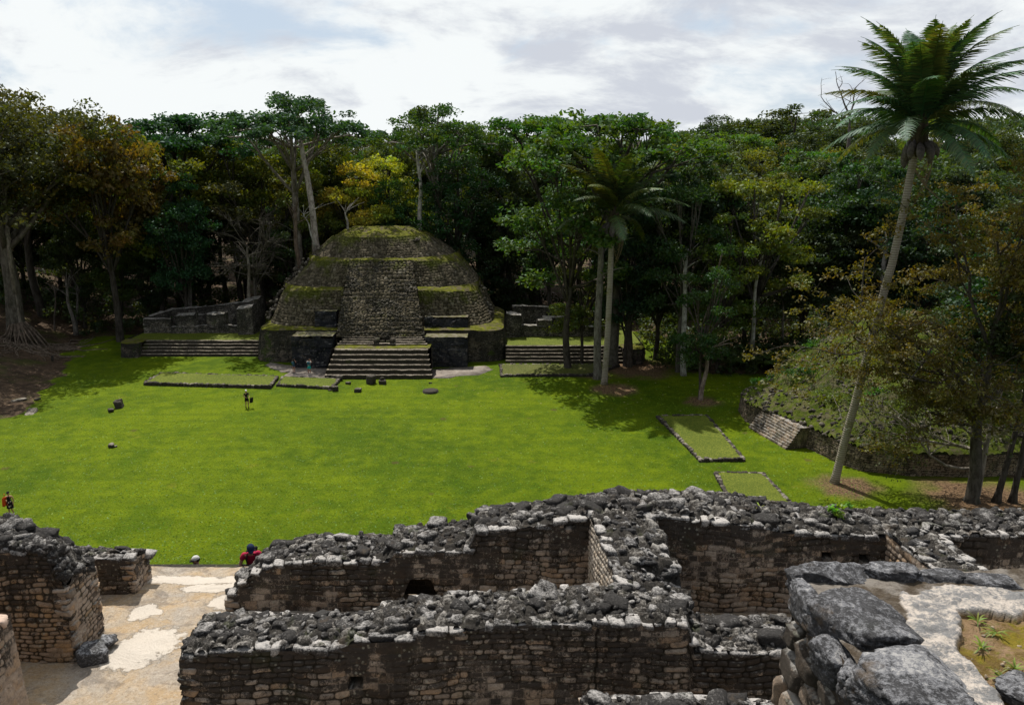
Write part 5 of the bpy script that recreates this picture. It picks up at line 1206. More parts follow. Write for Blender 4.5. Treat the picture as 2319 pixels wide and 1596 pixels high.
# --- front rank, left to right
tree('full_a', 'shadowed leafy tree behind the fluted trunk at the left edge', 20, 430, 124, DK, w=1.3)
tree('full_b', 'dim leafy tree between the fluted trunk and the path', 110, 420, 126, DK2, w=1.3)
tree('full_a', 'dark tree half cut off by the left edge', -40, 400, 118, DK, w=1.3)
tree('round_b', 'orange-tipped crown just right of the huge spreading tree at far left', 215, 262, 104, OR, w=.95)
tree('round_a', 'olive-green crown behind the huge tree at the left edge', 20, 205, 112, OL, w=1.1)
tree('umbrella_b', 'broad dark crown alone above the tree line left of the tallest pale trunk', 388, 256, 122, (.018, .07, .022), w=1.4)
tree('round_b', 'dark crown just under the broad flat-topped one at left', 380, 330, 124, BG, w=1.0)
tree('full_b', 'slim green tree with layered drooping sprays between the orange crowns and the grey bare tree', 395, 395, 108, (.025, .085, .022), w=.9)
tree('open', 'loose yellow-green tree left of the grey bare tree', 330, 310, 112, YG, w=1.0)
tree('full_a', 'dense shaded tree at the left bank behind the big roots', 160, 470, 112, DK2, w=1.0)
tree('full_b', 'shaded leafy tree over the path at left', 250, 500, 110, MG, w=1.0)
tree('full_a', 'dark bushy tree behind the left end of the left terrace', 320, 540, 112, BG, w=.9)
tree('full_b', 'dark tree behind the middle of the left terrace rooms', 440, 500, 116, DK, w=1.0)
tree('round_a', 'yellow-green crown just left of the tallest pale trunk', 520, 318, 120, YG, w=1.05)
tree('open_b', 'olive tree with pale twigs directly behind the grey bare tree', 575, 335, 115, OL, w=1.15)
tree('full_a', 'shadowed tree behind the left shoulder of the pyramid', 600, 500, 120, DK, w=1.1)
tree('umbrella', 'tallest tree left of the pyramid, flat airy crown on a pale leaning trunk', 655, 213, 112, (.03, .085, .03), w=1.3, bark=(.3, .27, .24), lean=0.0)
tree('round_c', 'small yellow-green tree under the tallest airy crown', 690, 380, 116, YG, w=.85)
tree('open_b', 'thin blue-green sapling beside the left shoulder of the pyramid', 655, 470, 112, BR_, w=.8)
tree('round_a', 'green crown right of the tallest pale trunk', 735, 305, 126, MG, w=1.0)
tree('round_b', 'flat dark-olive crown on the skyline left of centre', 850, 296, 140, (.04, .065, .018), w=1.15)
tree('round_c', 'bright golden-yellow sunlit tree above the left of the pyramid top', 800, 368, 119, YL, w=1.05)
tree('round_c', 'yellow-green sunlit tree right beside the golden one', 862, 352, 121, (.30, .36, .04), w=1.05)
tree('full_b', 'light green leafy tree behind the pyramid summit, left of centre', 790, 440, 121, (.05, .13, .022), w=.9)
tree('round_c', 'soft green tree behind the pyramid summit, right of centre', 885, 405, 119, (.055, .13, .035), w=.95)
tree('umbrella', 'tall tree right of the summit with parted tufted crown and white trunk', 985, 238, 118, (.05, .105, .018), w=1.15, bark=(.3, .28, .25), rz=2)
tree('column', 'towering dark vine-draped tree column right of the pyramid summit', 1035, 345, 114, (.02, .062, .008), w=1.15)
tree('column', 'dark vine-draped tree right behind the pyramid shoulder', 1150, 400, 116, DK, w=1.1)
tree('full_a', 'shaded dark tree right of the draped column', 1110, 330, 126, DK2, w=1.0)
tree('umbrella_b', 'spreading bright green crown on the skyline just right of centre', 1215, 258, 128, (.055, .13, .012), w=1.35)
tree('round_b', 'dark crown under the spreading bright green one', 1190, 350, 122, DK2, w=1.0)
tree('round_c', 'shaded green tree left of the central palm', 1250, 420, 108, (.035, .08, .012), w=1.1)
tree('umbrella_b', 'large open-branched crown arching above the central palm', 1405, 250, 91, (.06, .125, .015), w=1.3, bark=(.14, .13, .11), rz=1)
tree('open', 'sunlit leafy limbs left of the central palm crown', 1290, 330, 89, (.07, .135, .018), w=1.2)
tree('open_b', 'broad-leaved yellow-tinged tree beside the palm trunks', 1320, 520, 92, (.10, .14, .02), w=1.1)
tree('full_b', 'dark glossy-leaved tree with low branches behind the palm trunks', 1430, 470, 90.6, (.022, .06, .018), w=.95, bark=(.10, .09, .08))
tree('full_a', 'shaded tree right of the central palm', 1500, 430, 94, DK2, w=1.0)
tree('open', 'slim tree with a white trunk standing on the lawn edge', 1552, 420, 88, (.04, .085, .015), w=.9, bark=(.16, .15, .13))
tree('round_a', 'dark green crown right of the arching open crown', 1560, 350, 97, (.03, .07, .02), w=1.05)
tree('round_b', 'wide grey-green crown in the middle of the right forest', 1640, 375, 99, GG, w=1.15)
tree('open_b', 'small dense tree with a speckled slanting trunk on the lawn', 1600, 560, 77.5, (.035, .085, .012), w=.85, bark=(.12, .10, .09))
tree('open', 'tall yellow-green tree with a bare crooked white trunk', 1730, 405, 92, (.14, .18, .014), w=1.2, bark=(.12, .11, .1))
tree('open_b', 'yellow-green leafy tree left of the crooked white trunk', 1650, 480, 88, (.10, .15, .012), w=1.15)
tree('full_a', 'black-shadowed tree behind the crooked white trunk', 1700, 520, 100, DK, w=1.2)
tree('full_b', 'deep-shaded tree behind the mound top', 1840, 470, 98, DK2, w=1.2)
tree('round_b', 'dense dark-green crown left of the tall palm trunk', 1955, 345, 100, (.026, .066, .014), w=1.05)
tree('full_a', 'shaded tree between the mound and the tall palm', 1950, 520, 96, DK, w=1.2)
tree('round_b', 'broad grey-green crown right of the tall palm crown', 2200, 335, 104, (.05, .085, .028), w=1.25)
tree('full_a', 'dark tree at the right edge behind the orange-leaved tree', 2290, 450, 84, DK2, w=1.25)
tree('full_b', 'shaded tree right of the palm trunk', 2120, 430, 92, (.024, .06, .016), w=1.2)
tree('full_a', 'glossy dark tree filling the right edge of the view', 2330, 520, 66, (.02, .055, .012), w=1.2)
tree('full_b', 'dark tree in the right corner behind the outer wall', 2230, 640, 70, DK2, w=1.2)
tree('bare', 'bare grey-twigged tree left of the pyramid', 560, 440, 108.5, OL, w=1.0, bark=(.17, .155, .13), name='bare_tree', group=None)
# --- second rank and hillside
r_ = random.Random(99)
KIND = [('round_a', 'dark green'), ('round_b', 'olive green'), ('round_c', 'yellow-green'), ('full_a', 'mid green'), ('umbrella_b', 'flat-topped bright green')]
CC = {'dark green': (DK, DK2, BG), 'olive green': (OL, (.05, .075, .02)), 'yellow-green': (YG, (.085, .13, .014)), 'mid green': (MG, BR_), 'flat-topped bright green': ((.06, .135, .012), (.045, .1, .02))}
NAMED = [('round_b', 'dark domed crown highest on the right skyline', 1800, 240, 190, DK2, 1.7), ('round_a', 'small round dark crown on the skyline left of the domed one', 1628, 262, 200, BG, 1.0), ('round_c', 'tiny dark crown between two skyline domes', 1672, 275, 210, DK2, .8),
         ('umbrella_b', 'spreading lime-green crown on the right hillside', 1690, 300, 165, (.09, .17, .012), 1.3), ('round_c', 'golden-green crown low on the right hillside', 1590, 362, 140, (.19, .21, .016), 1.0), ('round_c', 'yellow crown on the skyline right of the arching crown', 1520, 330, 150, (.21, .20, .02), .9),
         ('round_a', 'pair-forming dark crown beside the dead snag', 1905, 285, 170, DK2, 1.3), ('round_b', 'rounded dark crown just left of the tall palm on the skyline', 1985, 262, 165, DK, 1.0), ('round_b', 'feathery olive crown right of the tall palm on the skyline', 2190, 275, 150, (.06, .085, .02), 1.3),
         ('round_c', 'small dark crown at the right end of the skyline', 2300, 318, 150, BR_, .9), ('round_a', 'silver-green crown on the right hillside', 1660, 345, 135, GG, 1.1), ('round_b', 'soft green crown on the hillside left of the tall palm', 1850, 345, 130, (.06, .09, .03), 1.2),
         ('round_c', 'ochre-flowering crown on the right hillside skyline', 1790, 318, 160, (.16, .15, .02), .9), ('round_c', 'sage-green crown below the yellow skyline crown', 1545, 385, 125, GG, 1.0), ('umbrella', 'pale green skyline crown right of the arching open crown', 1545, 300, 160, (.07, .13, .03), .7),
         ('round_a', 'green skyline crown left of the white trunked tall tree', 925, 300, 135, MG, .9), ('round_c', 'bushy skyline crown between the tall tree and the bright green one', 1095, 308, 135, MG, .9), ('round_a', 'skyline crown just right of the lone broad crown at left', 480, 300, 135, DK2, .9),
         ('round_b', 'low skyline crown between the lone broad crown and the orange tips', 285, 345, 140, DK2, 1.0), ('round_c', 'yellow-green crown behind the tall palm trunk', 2030, 395, 110, (.08, .105, .015), 1.1), ('round_b', 'yellowish crown on the hillside under the dead snag', 1905, 330, 140, (.11, .13, .015), 1.1)]
for (k, lab, px, yt, D, col, w_) in NAMED: tree(k, lab, px, yt, D, col, w=w_)
for row, (D, y0, n_) in enumerate(((124, 400, 18), (134, 345, 20), (150, 322, 22), (172, 306, 20), (200, 296, 20))):
    for i in range(n_):
        px = -80 + (i + r_.uniform(.2, .8)) * 2500 / n_; yt = y0 + r_.uniform(-8, 26)
        if px > 1500: yt -= (6, 8, 10, 10, 8)[row] * min(1, (px - 1500) / 300)
        if row >= 1 and px < 1500: yt = max(yt, 298 + (px < 300) * 30)
        k, kn = KIND[min(4, int(r_.random() ** 1.2 * 5))]; col = r_.choice(CC[kn]); v = r_.uniform(.8, 1.25)
        tree(k, '%s crown among the %s' % (kn, 'forest trees behind the front rank' if row < 2 else 'far trees near the skyline'), px, yt, D + r_.uniform(-4, 4), tuple(c * v for c in col), w=r_.uniform(.95, 1.2), group='%s trees of the %s' % (kn, 'second rank' if row < 2 else 'far forest'))
# distinct pieces
# undergrowth hides the forest floor
ub = MB(); rs_ = np.random.RandomState(5); pts = []
for k in range(620):
    x = rs_.uniform(-80, 75); y = rs_.uniform(106, 128); pts.append((x, y, gz(x, y) + rs_.uniform(.3, 3.2)))
for k in range(260):
    x = rs_.uniform(17, 60); y = rs_.uniform(86, 108); pts.append((x, y, gz(x, y) + rs_.uniform(.3, 2.6)))
for k in range(420):
    x = rs_.uniform(-105, -52); y = rs_.uniform(84, 150); 
    if bank_t(x, y) > 14: pts.append((x, y, gz(x, y) + rs_.uniform(.3, 2)))
pts = np.array([p for p in pts if not (-36 < p[0] < 4 and p[1] < 114)])
leaf_cloud(ub, pts, rs_.uniform(.9, 1.8, len(pts)), 60, .42, rs_, .7)
o = ub.build('undergrowth', M_leaf); o.color = (*DK2, 1); tag(o, 'dark shrubby undergrowth along the foot of the forest', 'undergrowth', None, 'stuff')
# far woodland carpet beyond
ub = MB(); rs_ = np.random.RandomState(6); n_ = 2600
xx = rs_.uniform(-330, 330, n_); yy = rs_.uniform(165, 420, n_); keep = np.abs(xx) < yy * .75; xx, yy = xx[keep], yy[keep]
zz_ = ground_z(xx, yy) + 13 + 4.5 * fbm(xx * .12, yy * .12, 4) + rs_.uniform(-1.5, 1.5, len(xx))
leaf_cloud(ub, np.stack([xx, yy, zz_], 1), rs_.uniform(2.5, 4.2, len(xx)), 34, 1.3, rs_, .6)
o = ub.build('distant_forest_canopy', M_leaf); o.color = (.04, .075, .02, 1); tag(o, 'far green forest canopy rising behind the nearer trees', 'forest', None, 'stuff')

# ------------------------------------------------------------------ special trees
def limbs_tree(name, label, base, height, trunk_pts, trunk_r, col, bark, limbs, nper, leaf, clr, seed, group=None, flat=.45, twigs=3, nleafc=5):
    """hand-laid limbs: list of (t on trunk, end vector, spread)"""
    rs = np.random.RandomState(seed); T = thing(name, label, 'tree', base, group)
    tb = MB(); lb = MB(); tp = np.array(trunk_pts, float); n = len(tp)
    tt = np.linspace(0, 1, 14); P = np.stack([np.interp(tt, np.linspace(0, 1, n), tp[:, i]) for i in range(3)], 1)
    tb.tube(P, np.interp(tt, [0, .06, .25, 1], [trunk_r * 1.9, trunk_r * 1.15, trunk_r, trunk_r * .4]), 11, (.5,) * 3)
    tips = []
    def grow(p, d, r, L, depth):
        m = 6; pts = [p]; dd = d / np.linalg.norm(d)
        for i in range(m): dd = dd + rs.normal(size=3) * .16 + np.array([0, 0, .03 if depth < 2 else -.02]); dd /= np.linalg.norm(dd); pts.append(pts[-1] + dd * L / m)
        pts = np.array(pts); tb.tube(pts, np.linspace(r, r * .4, m + 1), 6 if depth == 0 else 4, (.5,) * 3, False)
        if depth >= twigs: tips.append(pts[-1]); tips.append(pts[3]); return
        for k in range(nleafc if depth else nleafc + 2):
            i = rs.randint(2, m + 1); nd = dd * .7 + rs.normal(size=3) * np.array([.75, .75, .35]); grow(pts[i], nd, r * .42, L * rs.uniform(.42, .62), depth + 1)
    for (t_, e, r) in limbs:
        p = np.array([np.interp(t_, tt, P[:, i]) for i in range(3)]); e = np.array(e, float); grow(p, e, r, np.linalg.norm(e), 0)
    t = tb.build('trunk', M_bark, T, True); t.color = (*bark, 1)
    if nper:
        c = np.array(tips); leaf_cloud(lb, c, rs.uniform(.7, 1.2, len(c)) * clr, nper, leaf, rs, flat, .9)
        o = lb.build('crown', M_leaf, T); o.color = (*col, 1)
    return T
# orange-green feathery tree at the right, spreading over the mound
bx, by = gp(2200, 1133)
limbs_tree('spreading_tree', 'feathery orange-green tree spreading over the mound from a dark trunk at right', (bx, by, 0), 18, [(0, 0, -.5), (.1, .1, 2), (-.2, .4, 5.5), (.2, .6, 9.5), (.4, 1, 12.5)], .42, (.125, .108, .012), (.11, .10, .085),
    [(.5, (-7.5, 1.5, 4.4), .2), (.62, (-8, 3, 6.0), .2), (.75, (-5.5, 1, 7), .18), (.85, (-2.5, 2, 7.5), .16), (.9, (3, 0, 6.5), .16), (.6, (6, -1, 5), .18), (.95, (1, -2, 7), .14), (.75, (-6.5, -1, 3.5), .16), (.95, (-3.5, -1, 6), .14), (.5, (-5, -2, 2.0), .14), (.8, (4, 1, 3), .14)], 22, .21, .68, 5, nleafc=4, flat=.4)
limbs_tree('spreading_tree', 'low grey-twigged branches reaching left across the foot of the mound', (bx + 1.0, by + 1.2, 0), 10, [(0, 0, -.5), (.3, .2, 3), (.6, .3, 6)], .25, (.075, .095, .014), (.36, .33, .28),
    [(.35, (-8.0, -.5, 1.6), .12), (.5, (-7, 1, 2.6), .12), (.6, (-5.5, 2.5, 3.6), .12), (.75, (2, 1, 3.5), .1), (.55, (-6.5, 3, .8), .1)], 5, .18, .5, 8, nleafc=4, flat=.4)
limbs_tree('leaning_tree', 'thin dark leaning tree trunk at the right edge, left of two', (*gp(2255, 1135), 0), 9, [(0, 0, -.3), (.7, .3, 4), (1.4, .5, 9), (1.2, .4, 12)], .2, DK2, (.09, .08, .07), [(.8, (1.5, 0, 3), .1), (.7, (-1.5, 1, 3), .1), (.95, (0, -1, 3), .1)], 26, .26, .75, 9, nleafc=4, twigs=2)
limbs_tree('leaning_tree', 'thin dark leaning tree trunk at the right edge, nearest the frame', (*gp(2292, 1135), 0), 9, [(0, 0, -.3), (.4, .3, 4), (.9, .5, 9), (1.2, .4, 12)], .2, DK2, (.09, .08, .07), [(.8, (1.5, 0, 3), .1), (.7, (-1.5, 1, 3), .1), (.95, (0, -1, 3), .1)], 26, .26, .75, 19, nleafc=4, twigs=2)
# dead snag on the skyline
sx_, sz_ = at(1925, 290, 150)
limbs_tree('dead_tree', 'bare forked dead snag on the skyline left of the tall palm', (sx_, 150, sz_ - 6), 14, [(0, 0, 0), (0, 0, 5), (-.3, 0, 8)], .35, DK, (.20, .17, .16), [(.95, (-3.0, 0, 5), .2), (.95, (.8, 0, 5.5), .2), (.9, (-5.5, 1, 4.0), .15)], 0, .2, .5, 3, nleafc=2, twigs=2)
# buttressed trunk with hanging roots on the left bank
bxx, byy = gp(42, 752, 2.2)
T = thing('fig_tree', 'huge spreading tree at far left, fluted pale trunk and roots spilling down the bank', 'tree', (bxx, byy, gz(bxx, byy) - .2))
_, zt_ = at(95, 190, byy); hh_ = zt_ - T.location.z; s_ = hh_ / PROTO['wide'][2]
for nm_, dt_, cl_ in (('limb', PROTO['wide'][0], (.16, .145, .12)), ('crown', PROTO['wide'][1], (.060, .072, .014))):
    o = bpy.data.objects.new(nm_, dt_); COL.objects.link(o); o.parent = T; o.color = (*cl_, 1); o.scale = (s_ * 1.12, s_ * 1.12, s_); o.rotation_euler.z = .6; o.location.x = 1.0 if nm_ == 'crown' else 0
tb = MB(); rs = np.random.RandomState(3)
for k in range(22):
    a = rs.uniform(0, 6.28); rr = rs.uniform(.1, .55); p = np.array([[rr * 1.9 * math.cos(a), rr * 1.6 * math.sin(a), -.6], [rr * 1.35 * math.cos(a), rr * 1.2 * math.sin(a), 2.0], [rr * math.cos(a), rr * math.sin(a), 6], [rr * .8 * math.cos(a) + .1, rr * .8 * math.sin(a), 12], [rr * .8 * math.cos(a) + .5, rr * .5 * math.sin(a), 17]])
    tb.tube(bezier(p[0], p[1], p[2], 8), np.linspace(.26, .3, 8), 6, (.5,) * 3); tb.tube(np.array([p[2], p[3], p[4]]), [.3, .26, .2], 6, (.5,) * 3)
t = tb.build('trunk', M_bark, T, True); t.color = (.36, .32, .27, 1)
tb = MB()
for k in range(46):
    a = rs.uniform(-1.9, .25); L = rs.uniform(3, 9) * (1.2 if a > -1.2 else .8); pts = []; x0, y0 = .9 * math.cos(a), .9 * math.sin(a); dd = np.array([math.cos(a), math.sin(a)])
    for i in range(9):
        t_ = i / 8; x_, y_ = x0 + dd[0] * L * t_, y0 + dd[1] * L * t_; dd = dd + rs.normal(size=2) * .12; dd /= np.linalg.norm(dd)
        zg = gz(bxx + x_, byy + y_) - T.location.z; pts.append((x_, y_, max(zg + .02, 2.4 * (1 - t_ * 4)) if t_ < .25 else zg + .03))
    tb.tube(pts, np.linspace(.13, .04, 9), 5, (.5,) * 3)
t = tb.build('root', M_bark, T, True); t.color = (.24, .19, .15, 1)
# two young trees by the path and slim forest trunks that catch light
def pole(label, pts, r, bark, group=None, name='tree_trunk'):
    P = np.array([(at(x, y, D)[0], D, at(x, y, D)[1]) for x, y, D in pts]); b = P[0].copy(); T = thing(name, label, 'tree trunk', tuple(b), group)
    P = P - b; P[0, 2] -= .8
    tt = np.linspace(0, 1, 14); Q = np.stack([np.interp(tt, np.linspace(0, 1, len(P)), P[:, i]) for i in range(3)], 1); Q[1:-1, 0] += np.sin(tt[1:-1] * 9 + pts[0][0]) * .06
    mb = MB(); mb.tube(Q, np.interp(tt, [0, .05, 1], [r * 1.5, r * 1.05, r * .6]), 10, (.5,) * 3); o = mb.build('trunk', M_bark, T, True); o.color = (*bark, 1)
    mb = MB(); rs = np.random.RandomState(int(pts[0][0])); tips = []
    for k in range(7):
        p = Q[rs.randint(9, 14)]; e = p + np.array([rs.normal() * 1.6, rs.normal() * 1.2, rs.uniform(.6, 2.2)]); mb.tube(bezier(p, (p + e) / 2 + np.array([0, 0, .3]), e, 4), np.linspace(r * .35, .03, 4), 4, (.5,) * 3, False)
    o = mb.build('branch', M_bark, T, True); o.color = (*bark, 1)
    return T
PB = (.46, .43, .39)
pole('tall speckled pale trunk rising behind the left shoulder of the pyramid', [(716, 560, 109), (706, 470, 109), (697, 400, 109.5), (684, 340, 110), (680, 318, 110.5)], .42, (.6, .54, .50))
pole('white trunk behind the right of the pyramid summit', [(951, 535, 112), (951, 480, 112), (953, 430, 112), (948, 385, 112.5), (945, 340, 113)], .30, (.62, .60, .57))
pole('thin grey trunk left of the tall speckled one', [(563, 672, 106), (563, 600, 106), (560, 560, 106)], .22, (.30, .27, .23))
pole('slim forked trunk rising behind the left terrace', [(432, 700, 109), (430, 640, 109), (424, 580, 109), (418, 540, 109)], .2, (.26, .24, .22))
pole('pale short trunk beside the slim forked one', [(428, 680, 112), (431, 620, 112), (430, 590, 112)], .22, (.42, .41, .38))
pole('brown trunk close behind the pyramid flank', [(680, 600, 106), (672, 560, 106), (668, 520, 106), (670, 480, 106)], .3, (.20, .15, .12))
pole('thin leaning white sapling beside the speckled trunk', [(712, 545, 107), (700, 510, 107), (688, 485, 107)], .11, (.55, .54, .5))
pole('white sapling trunk on the pyramid top', [(789, 520, 108), (786, 500, 108), (782, 480, 108)], .16, (.5, .48, .45))
pole('crooked white trunk standing in the dark right of the lawn', [(1704, 770, 88), (1708, 700, 88), (1712, 640, 88), (1724, 580, 88), (1738, 545, 88.5)], .20, (.58, .57, .54))
pole('straight white trunk at the lawn edge', [(1549, 848, 86.7), (1548, 780, 86.7), (1549, 700, 86.8), (1552, 640, 87), (1556, 560, 87.3)], .32, (.50, .50, .47))
pole('forked young trunk by the path at left', [(170, 745, 106), (163, 710, 106), (153, 680, 106), (150, 640, 106)], .24, (.24, .22, .2))
pole('second stem of the forked young trunk by the path', [(172, 745, 106.5), (174, 700, 106.5), (177, 650, 106.5)], .2, (.15, .14, .13))
pole('thin dark sapling between the roots and the forked trunk', [(122, 740, 108), (125, 690, 108), (126, 650, 108)], .13, (.18, .15, .13))
pole('grey-white trunk behind the tall palm trunk', [(2000, 640, 92), (2002, 590, 92), (2008, 540, 92)], .3, (.40, .38, .38))
pole('thin dark trunk in the wood right of the pyramid', [(1775, 760, 95), (1773, 700, 95), (1770, 640, 95)], .12, (.22, .2, .18))
pole('speckled slanting trunk of the small lawn tree', [(1586, 902, 77.3), (1592, 870, 77.4), (1600, 830, 77.6), (1606, 790, 77.8)], .24, (.42, .34, .29))
pole('thick dark trunk on the low leaf-strewn platform', [(1425, 830, 90.5), (1425, 790, 90.5), (1426, 740, 90.5), (1428, 690, 90.5)], .42, (.10, .085, .07))
pole('grey mossy trunk next to the central palm trunk', [(1352, 856, 85.2), (1353, 800, 85.2), (1356, 700, 85.2), (1359, 600, 85.4), (1362, 540, 85.5)], .46, (.25, .24, .21))
# ------------------------------------------------------------------ palms
def frond_mesh(seed, L, n=46, leafL=.85, droop=.9, dead=False, wide=.05):
    """frond along +X rising then arching down"""
    rs = np.random.RandomState(seed); mb = MB(); t = np.linspace(0, 1, 18)
    x = L * (t - .14 * droop * t ** 3); z = L * (.10 * t - droop * .56 * t ** 2.15); y = rs.normal() * .15 * t ** 2 * L * .3
    R_ = np.stack([x, y + 0 * t, z], 1); mb.tube(R_, np.linspace(.07, .012, 18), 5, (.9, .2, 0), False)
    s = np.linspace(.13, 1.0, n); P = np.stack([np.interp(s, t, R_[:, i]) for i in range(3)], 1); Tg = np.gradient(P, axis=0); Tg /= np.linalg.norm(Tg, axis=1)[:, None]
    side = np.array([0, 1., 0]); Up = np.cross(Tg, side)
    ll = leafL * np.sin(np.clip(.12 + s * .93, 0, 1) * math.pi) ** .55
    V = []; F = []; C = []
    for sg in (-1, 1):
        for i in range(n):
            if rs.rand() < (.25 if dead else .04): continue
            l = ll[i] * rs.uniform(.8, 1.1); a = .42 * Tg[i] + sg * side * (.9 if not dead else .35) + Up[i] * rs.uniform(-.12, .12); a /= np.linalg.norm(a)
            if dead: a = a * .5 + np.array([0, 0, -.9]) * .5 + rs.normal(size=3) * .15
            dr = np.array([0, 0, -1.]) * l * rs.uniform(.3, .85); w_ = np.cross(a, Up[i]); w_ /= np.linalg.norm(w_) + 1e-9; w_ = Tg[i] * wide * rs.uniform(.8, 1.2)
            p0 = P[i]; p1 = p0 + a * l * .5 + dr * .15; p2 = p0 + a * l * .95 + dr * .7; k = len(V); c = rs.rand()
            V += [p0 - w_ * .5, p0 + w_ * .5, p1 + w_ * .5, p1 - w_ * .5, p2 + w_ * .08, p2 - w_ * .08]; F += [(k, k + 1, k + 2, k + 3), (k + 3, k + 2, k + 4, k + 5)]; C += [(c, rs.rand(), 0)] * 6
    mb.add(np.array(V), np.array(F), np.array(C)); return mb
FR = []
for k in range(5):
    o = frond_mesh(k, 8.2, 92, 1.2, (.75, .95, 1.05, 1.15, 1.25)[k], wide=.12).build('frond', M_palm); FR.append(o.data); bpy.data.objects.remove(o)
o = frond_mesh(9, 5.5, 50, .8, 2.0, True, .07).build('dead_frond', M_palm); FRD = o.data; bpy.data.objects.remove(o)
def spathe():
    mb = MB(); t = np.linspace(0, 1, 9); mb.tube(np.stack([.35 * np.sin(t * 2.2), 0 * t, -1.7 * t], 1), .30 * np.sin(np.clip(t * .96 + .03, 0, 1) * math.pi) ** .8 + .02, 8, (.5,) * 3); return mb
o = spathe().build('flower_spathe', simple('woody_spathe', (.13, .115, .115), .8, .3, 6), None, True); SPD = o.data; bpy.data.objects.remove(o)
def palm(name, label, pts, r, nf, scale, col, seed, ndead=3, bark=True, skirt=None):
    P = np.array([(at(x, y, D)[0], D, at(x, y, D)[1]) for x, y, D in pts]); b = P[0].copy(); T = thing(name, label, 'palm', tuple(b)); P = P - b; P[0, 2] -= .4
    tt = np.linspace(0, 1, 24); Q = np.stack([np.interp(tt, np.linspace(0, 1, len(P)), P[:, i]) for i in range(3)], 1)
    mb = MB(); mb.tube(Q, np.interp(tt, [0, .05, .5, 1], [r * 1.5, r * 1.1, r, r * .85]), 14, (.5,) * 3); mb.build('trunk', M_palmbark, T, True)
    top = Q[-1]; rg = random.Random(seed)
    mb = MB(); mb.tube(np.array([top - (0, 0, 1.3), top - (0, 0, .3), top + (0, 0, .8), top + (0, 0, 1.6)]), [r * 1.3, r * 2.1, r * 1.8, r * .7], 10, (.5,) * 3); o = mb.build('leaf_base_collar', M_bark, T, True); o.color = (.10, .085, .06, 1)
    for k in range(nf):
        q = (k + .5) / nf; el = R(87 - 72 * q ** 1.75 + rg.uniform(-6, 6)); az = k * 2.39996 + rg.uniform(-.25, .25)
        me = FR[min(4, int(q * 4.2))]; o = bpy.data.objects.new('frond', me); COL.objects.link(o); o.parent = T; o.location = Vector(top) + Vector((0, 0, 1.2 - q * .9)); o.rotation_euler = (rg.uniform(-.3, .3), -el + R(9), az)
        sc_ = scale * rg.uniform(.88, 1.08) * (1 - .12 * (q > .8)); o.scale = (sc_, sc_, sc_); v = rg.uniform(.7, 1.25); yl = rg.random() ** 3 * (.6 + .6 * q); o.color = (col[0] * v + .09 * yl, col[1] * v + .05 * yl, col[2] * v, 1)
    for k in range(ndead):
        o = bpy.data.objects.new('dead_frond', FRD); COL.objects.link(o); o.parent = T; o.location = Vector(top) + Vector((0, 0, .1)); az = rg.uniform(0, 6.28) if not skirt or k >= len(skirt) else skirt[k]; o.rotation_euler = (0, R(38 + 25 * (k % 2)), az); o.scale = (scale * .8,) * 3; o.color = (.17, .11, .075, 1)
    for k in range(9):
        az = k * .72 + rg.uniform(-.2, .2); o = bpy.data.objects.new('flower_spathe', SPD); COL.objects.link(o); o.parent = T; o.location = Vector(top) + Vector((r * 1.7 * math.cos(az), r * 1.7 * math.sin(az), .1 - .5 * rg.random())); o.rotation_euler = (0, rg.uniform(-.5, .1), az); o.scale = (scale * rg.uniform(.8, 1.15),) * 3
    return T
palm('cohune_palm', 'tall palm leaning right with a big feathery crown and hanging dark pods', [(1888, 1092, 55.9), (1912, 1000, 55.8), (1945, 880, 55.6), (1985, 720, 55.4), (2022, 590, 55.2), (2048, 470, 55.1), (2068, 360, 55), (2082, 310, 55)], .27, 50, .95, (.042, .105, .034), 3, 4, skirt=[-.1, 3.0, .3, 2.6])
palm('cohune_palm', 'shorter palm in front of the arching tree in the centre, on a straight ringed trunk', [(1368, 868, 83), (1376, 760, 83), (1381, 650, 83), (1384, 560, 83), (1390, 500, 83)], .30, 30, 1.0, (.055, .095, .018), 8, 4)
# hanging strand beside the tall palm
# ------------------------------------------------------------------ plants on the mound and walls
def strap_plant(name, label, cat, loc, n, L, w_, col, seed, upness_=.9, mat=None, group=None):
    rs = np.random.RandomState(seed); mb = MB()
    for k in range(n):
        a = rs.uniform(0, 6.28); el = rs.uniform(.25, 1.0) * upness_; l = L * rs.uniform(.6, 1.1); t = np.linspace(0, 1, 6)
        rr = l * t * math.cos(el); z = l * (math.sin(el) * t - .55 * (1 - .4 * el) * t ** 2.4); x = rr * math.cos(a); y = rr * math.sin(a); wd = w_ * (1 - t) ** .5 * (.4 + np.minimum(t * 3, .6)); px_ = -math.sin(a); py_ = math.cos(a)
        V = np.concatenate([np.stack([x + px_ * wd, y + py_ * wd, z], 1), np.stack([x - px_ * wd, y - py_ * wd, z], 1)]); F = np.array([(i, i + 1, i + 7, i + 6) for i in range(5)]); mb.add(V, F, np.tile((rs.rand(), rs.rand(), 0), (12, 1)))
    o = mb.build(name, mat or M_leaf, loc=loc); o.color = (*col, 1); tag(o, label, cat, group, 'thing'); return o
def mz(x, y): return float(mound_z(np.array([x]), np.array([y]))[0][0])
for i, (px, py, D, lab) in enumerate(((1910, 800, 77, 'large clump of reddish strap leaves on the mound top, left of two'), (1985, 812, 76, 'reddish strap-leaf clump half behind the tall palm trunk'))):
    x, z = at(px, py + 12, D); strap_plant('bromeliad', lab, 'plant', (x, D, z), 130, 2.3, .08, (.11, .03, .022), i + 3)
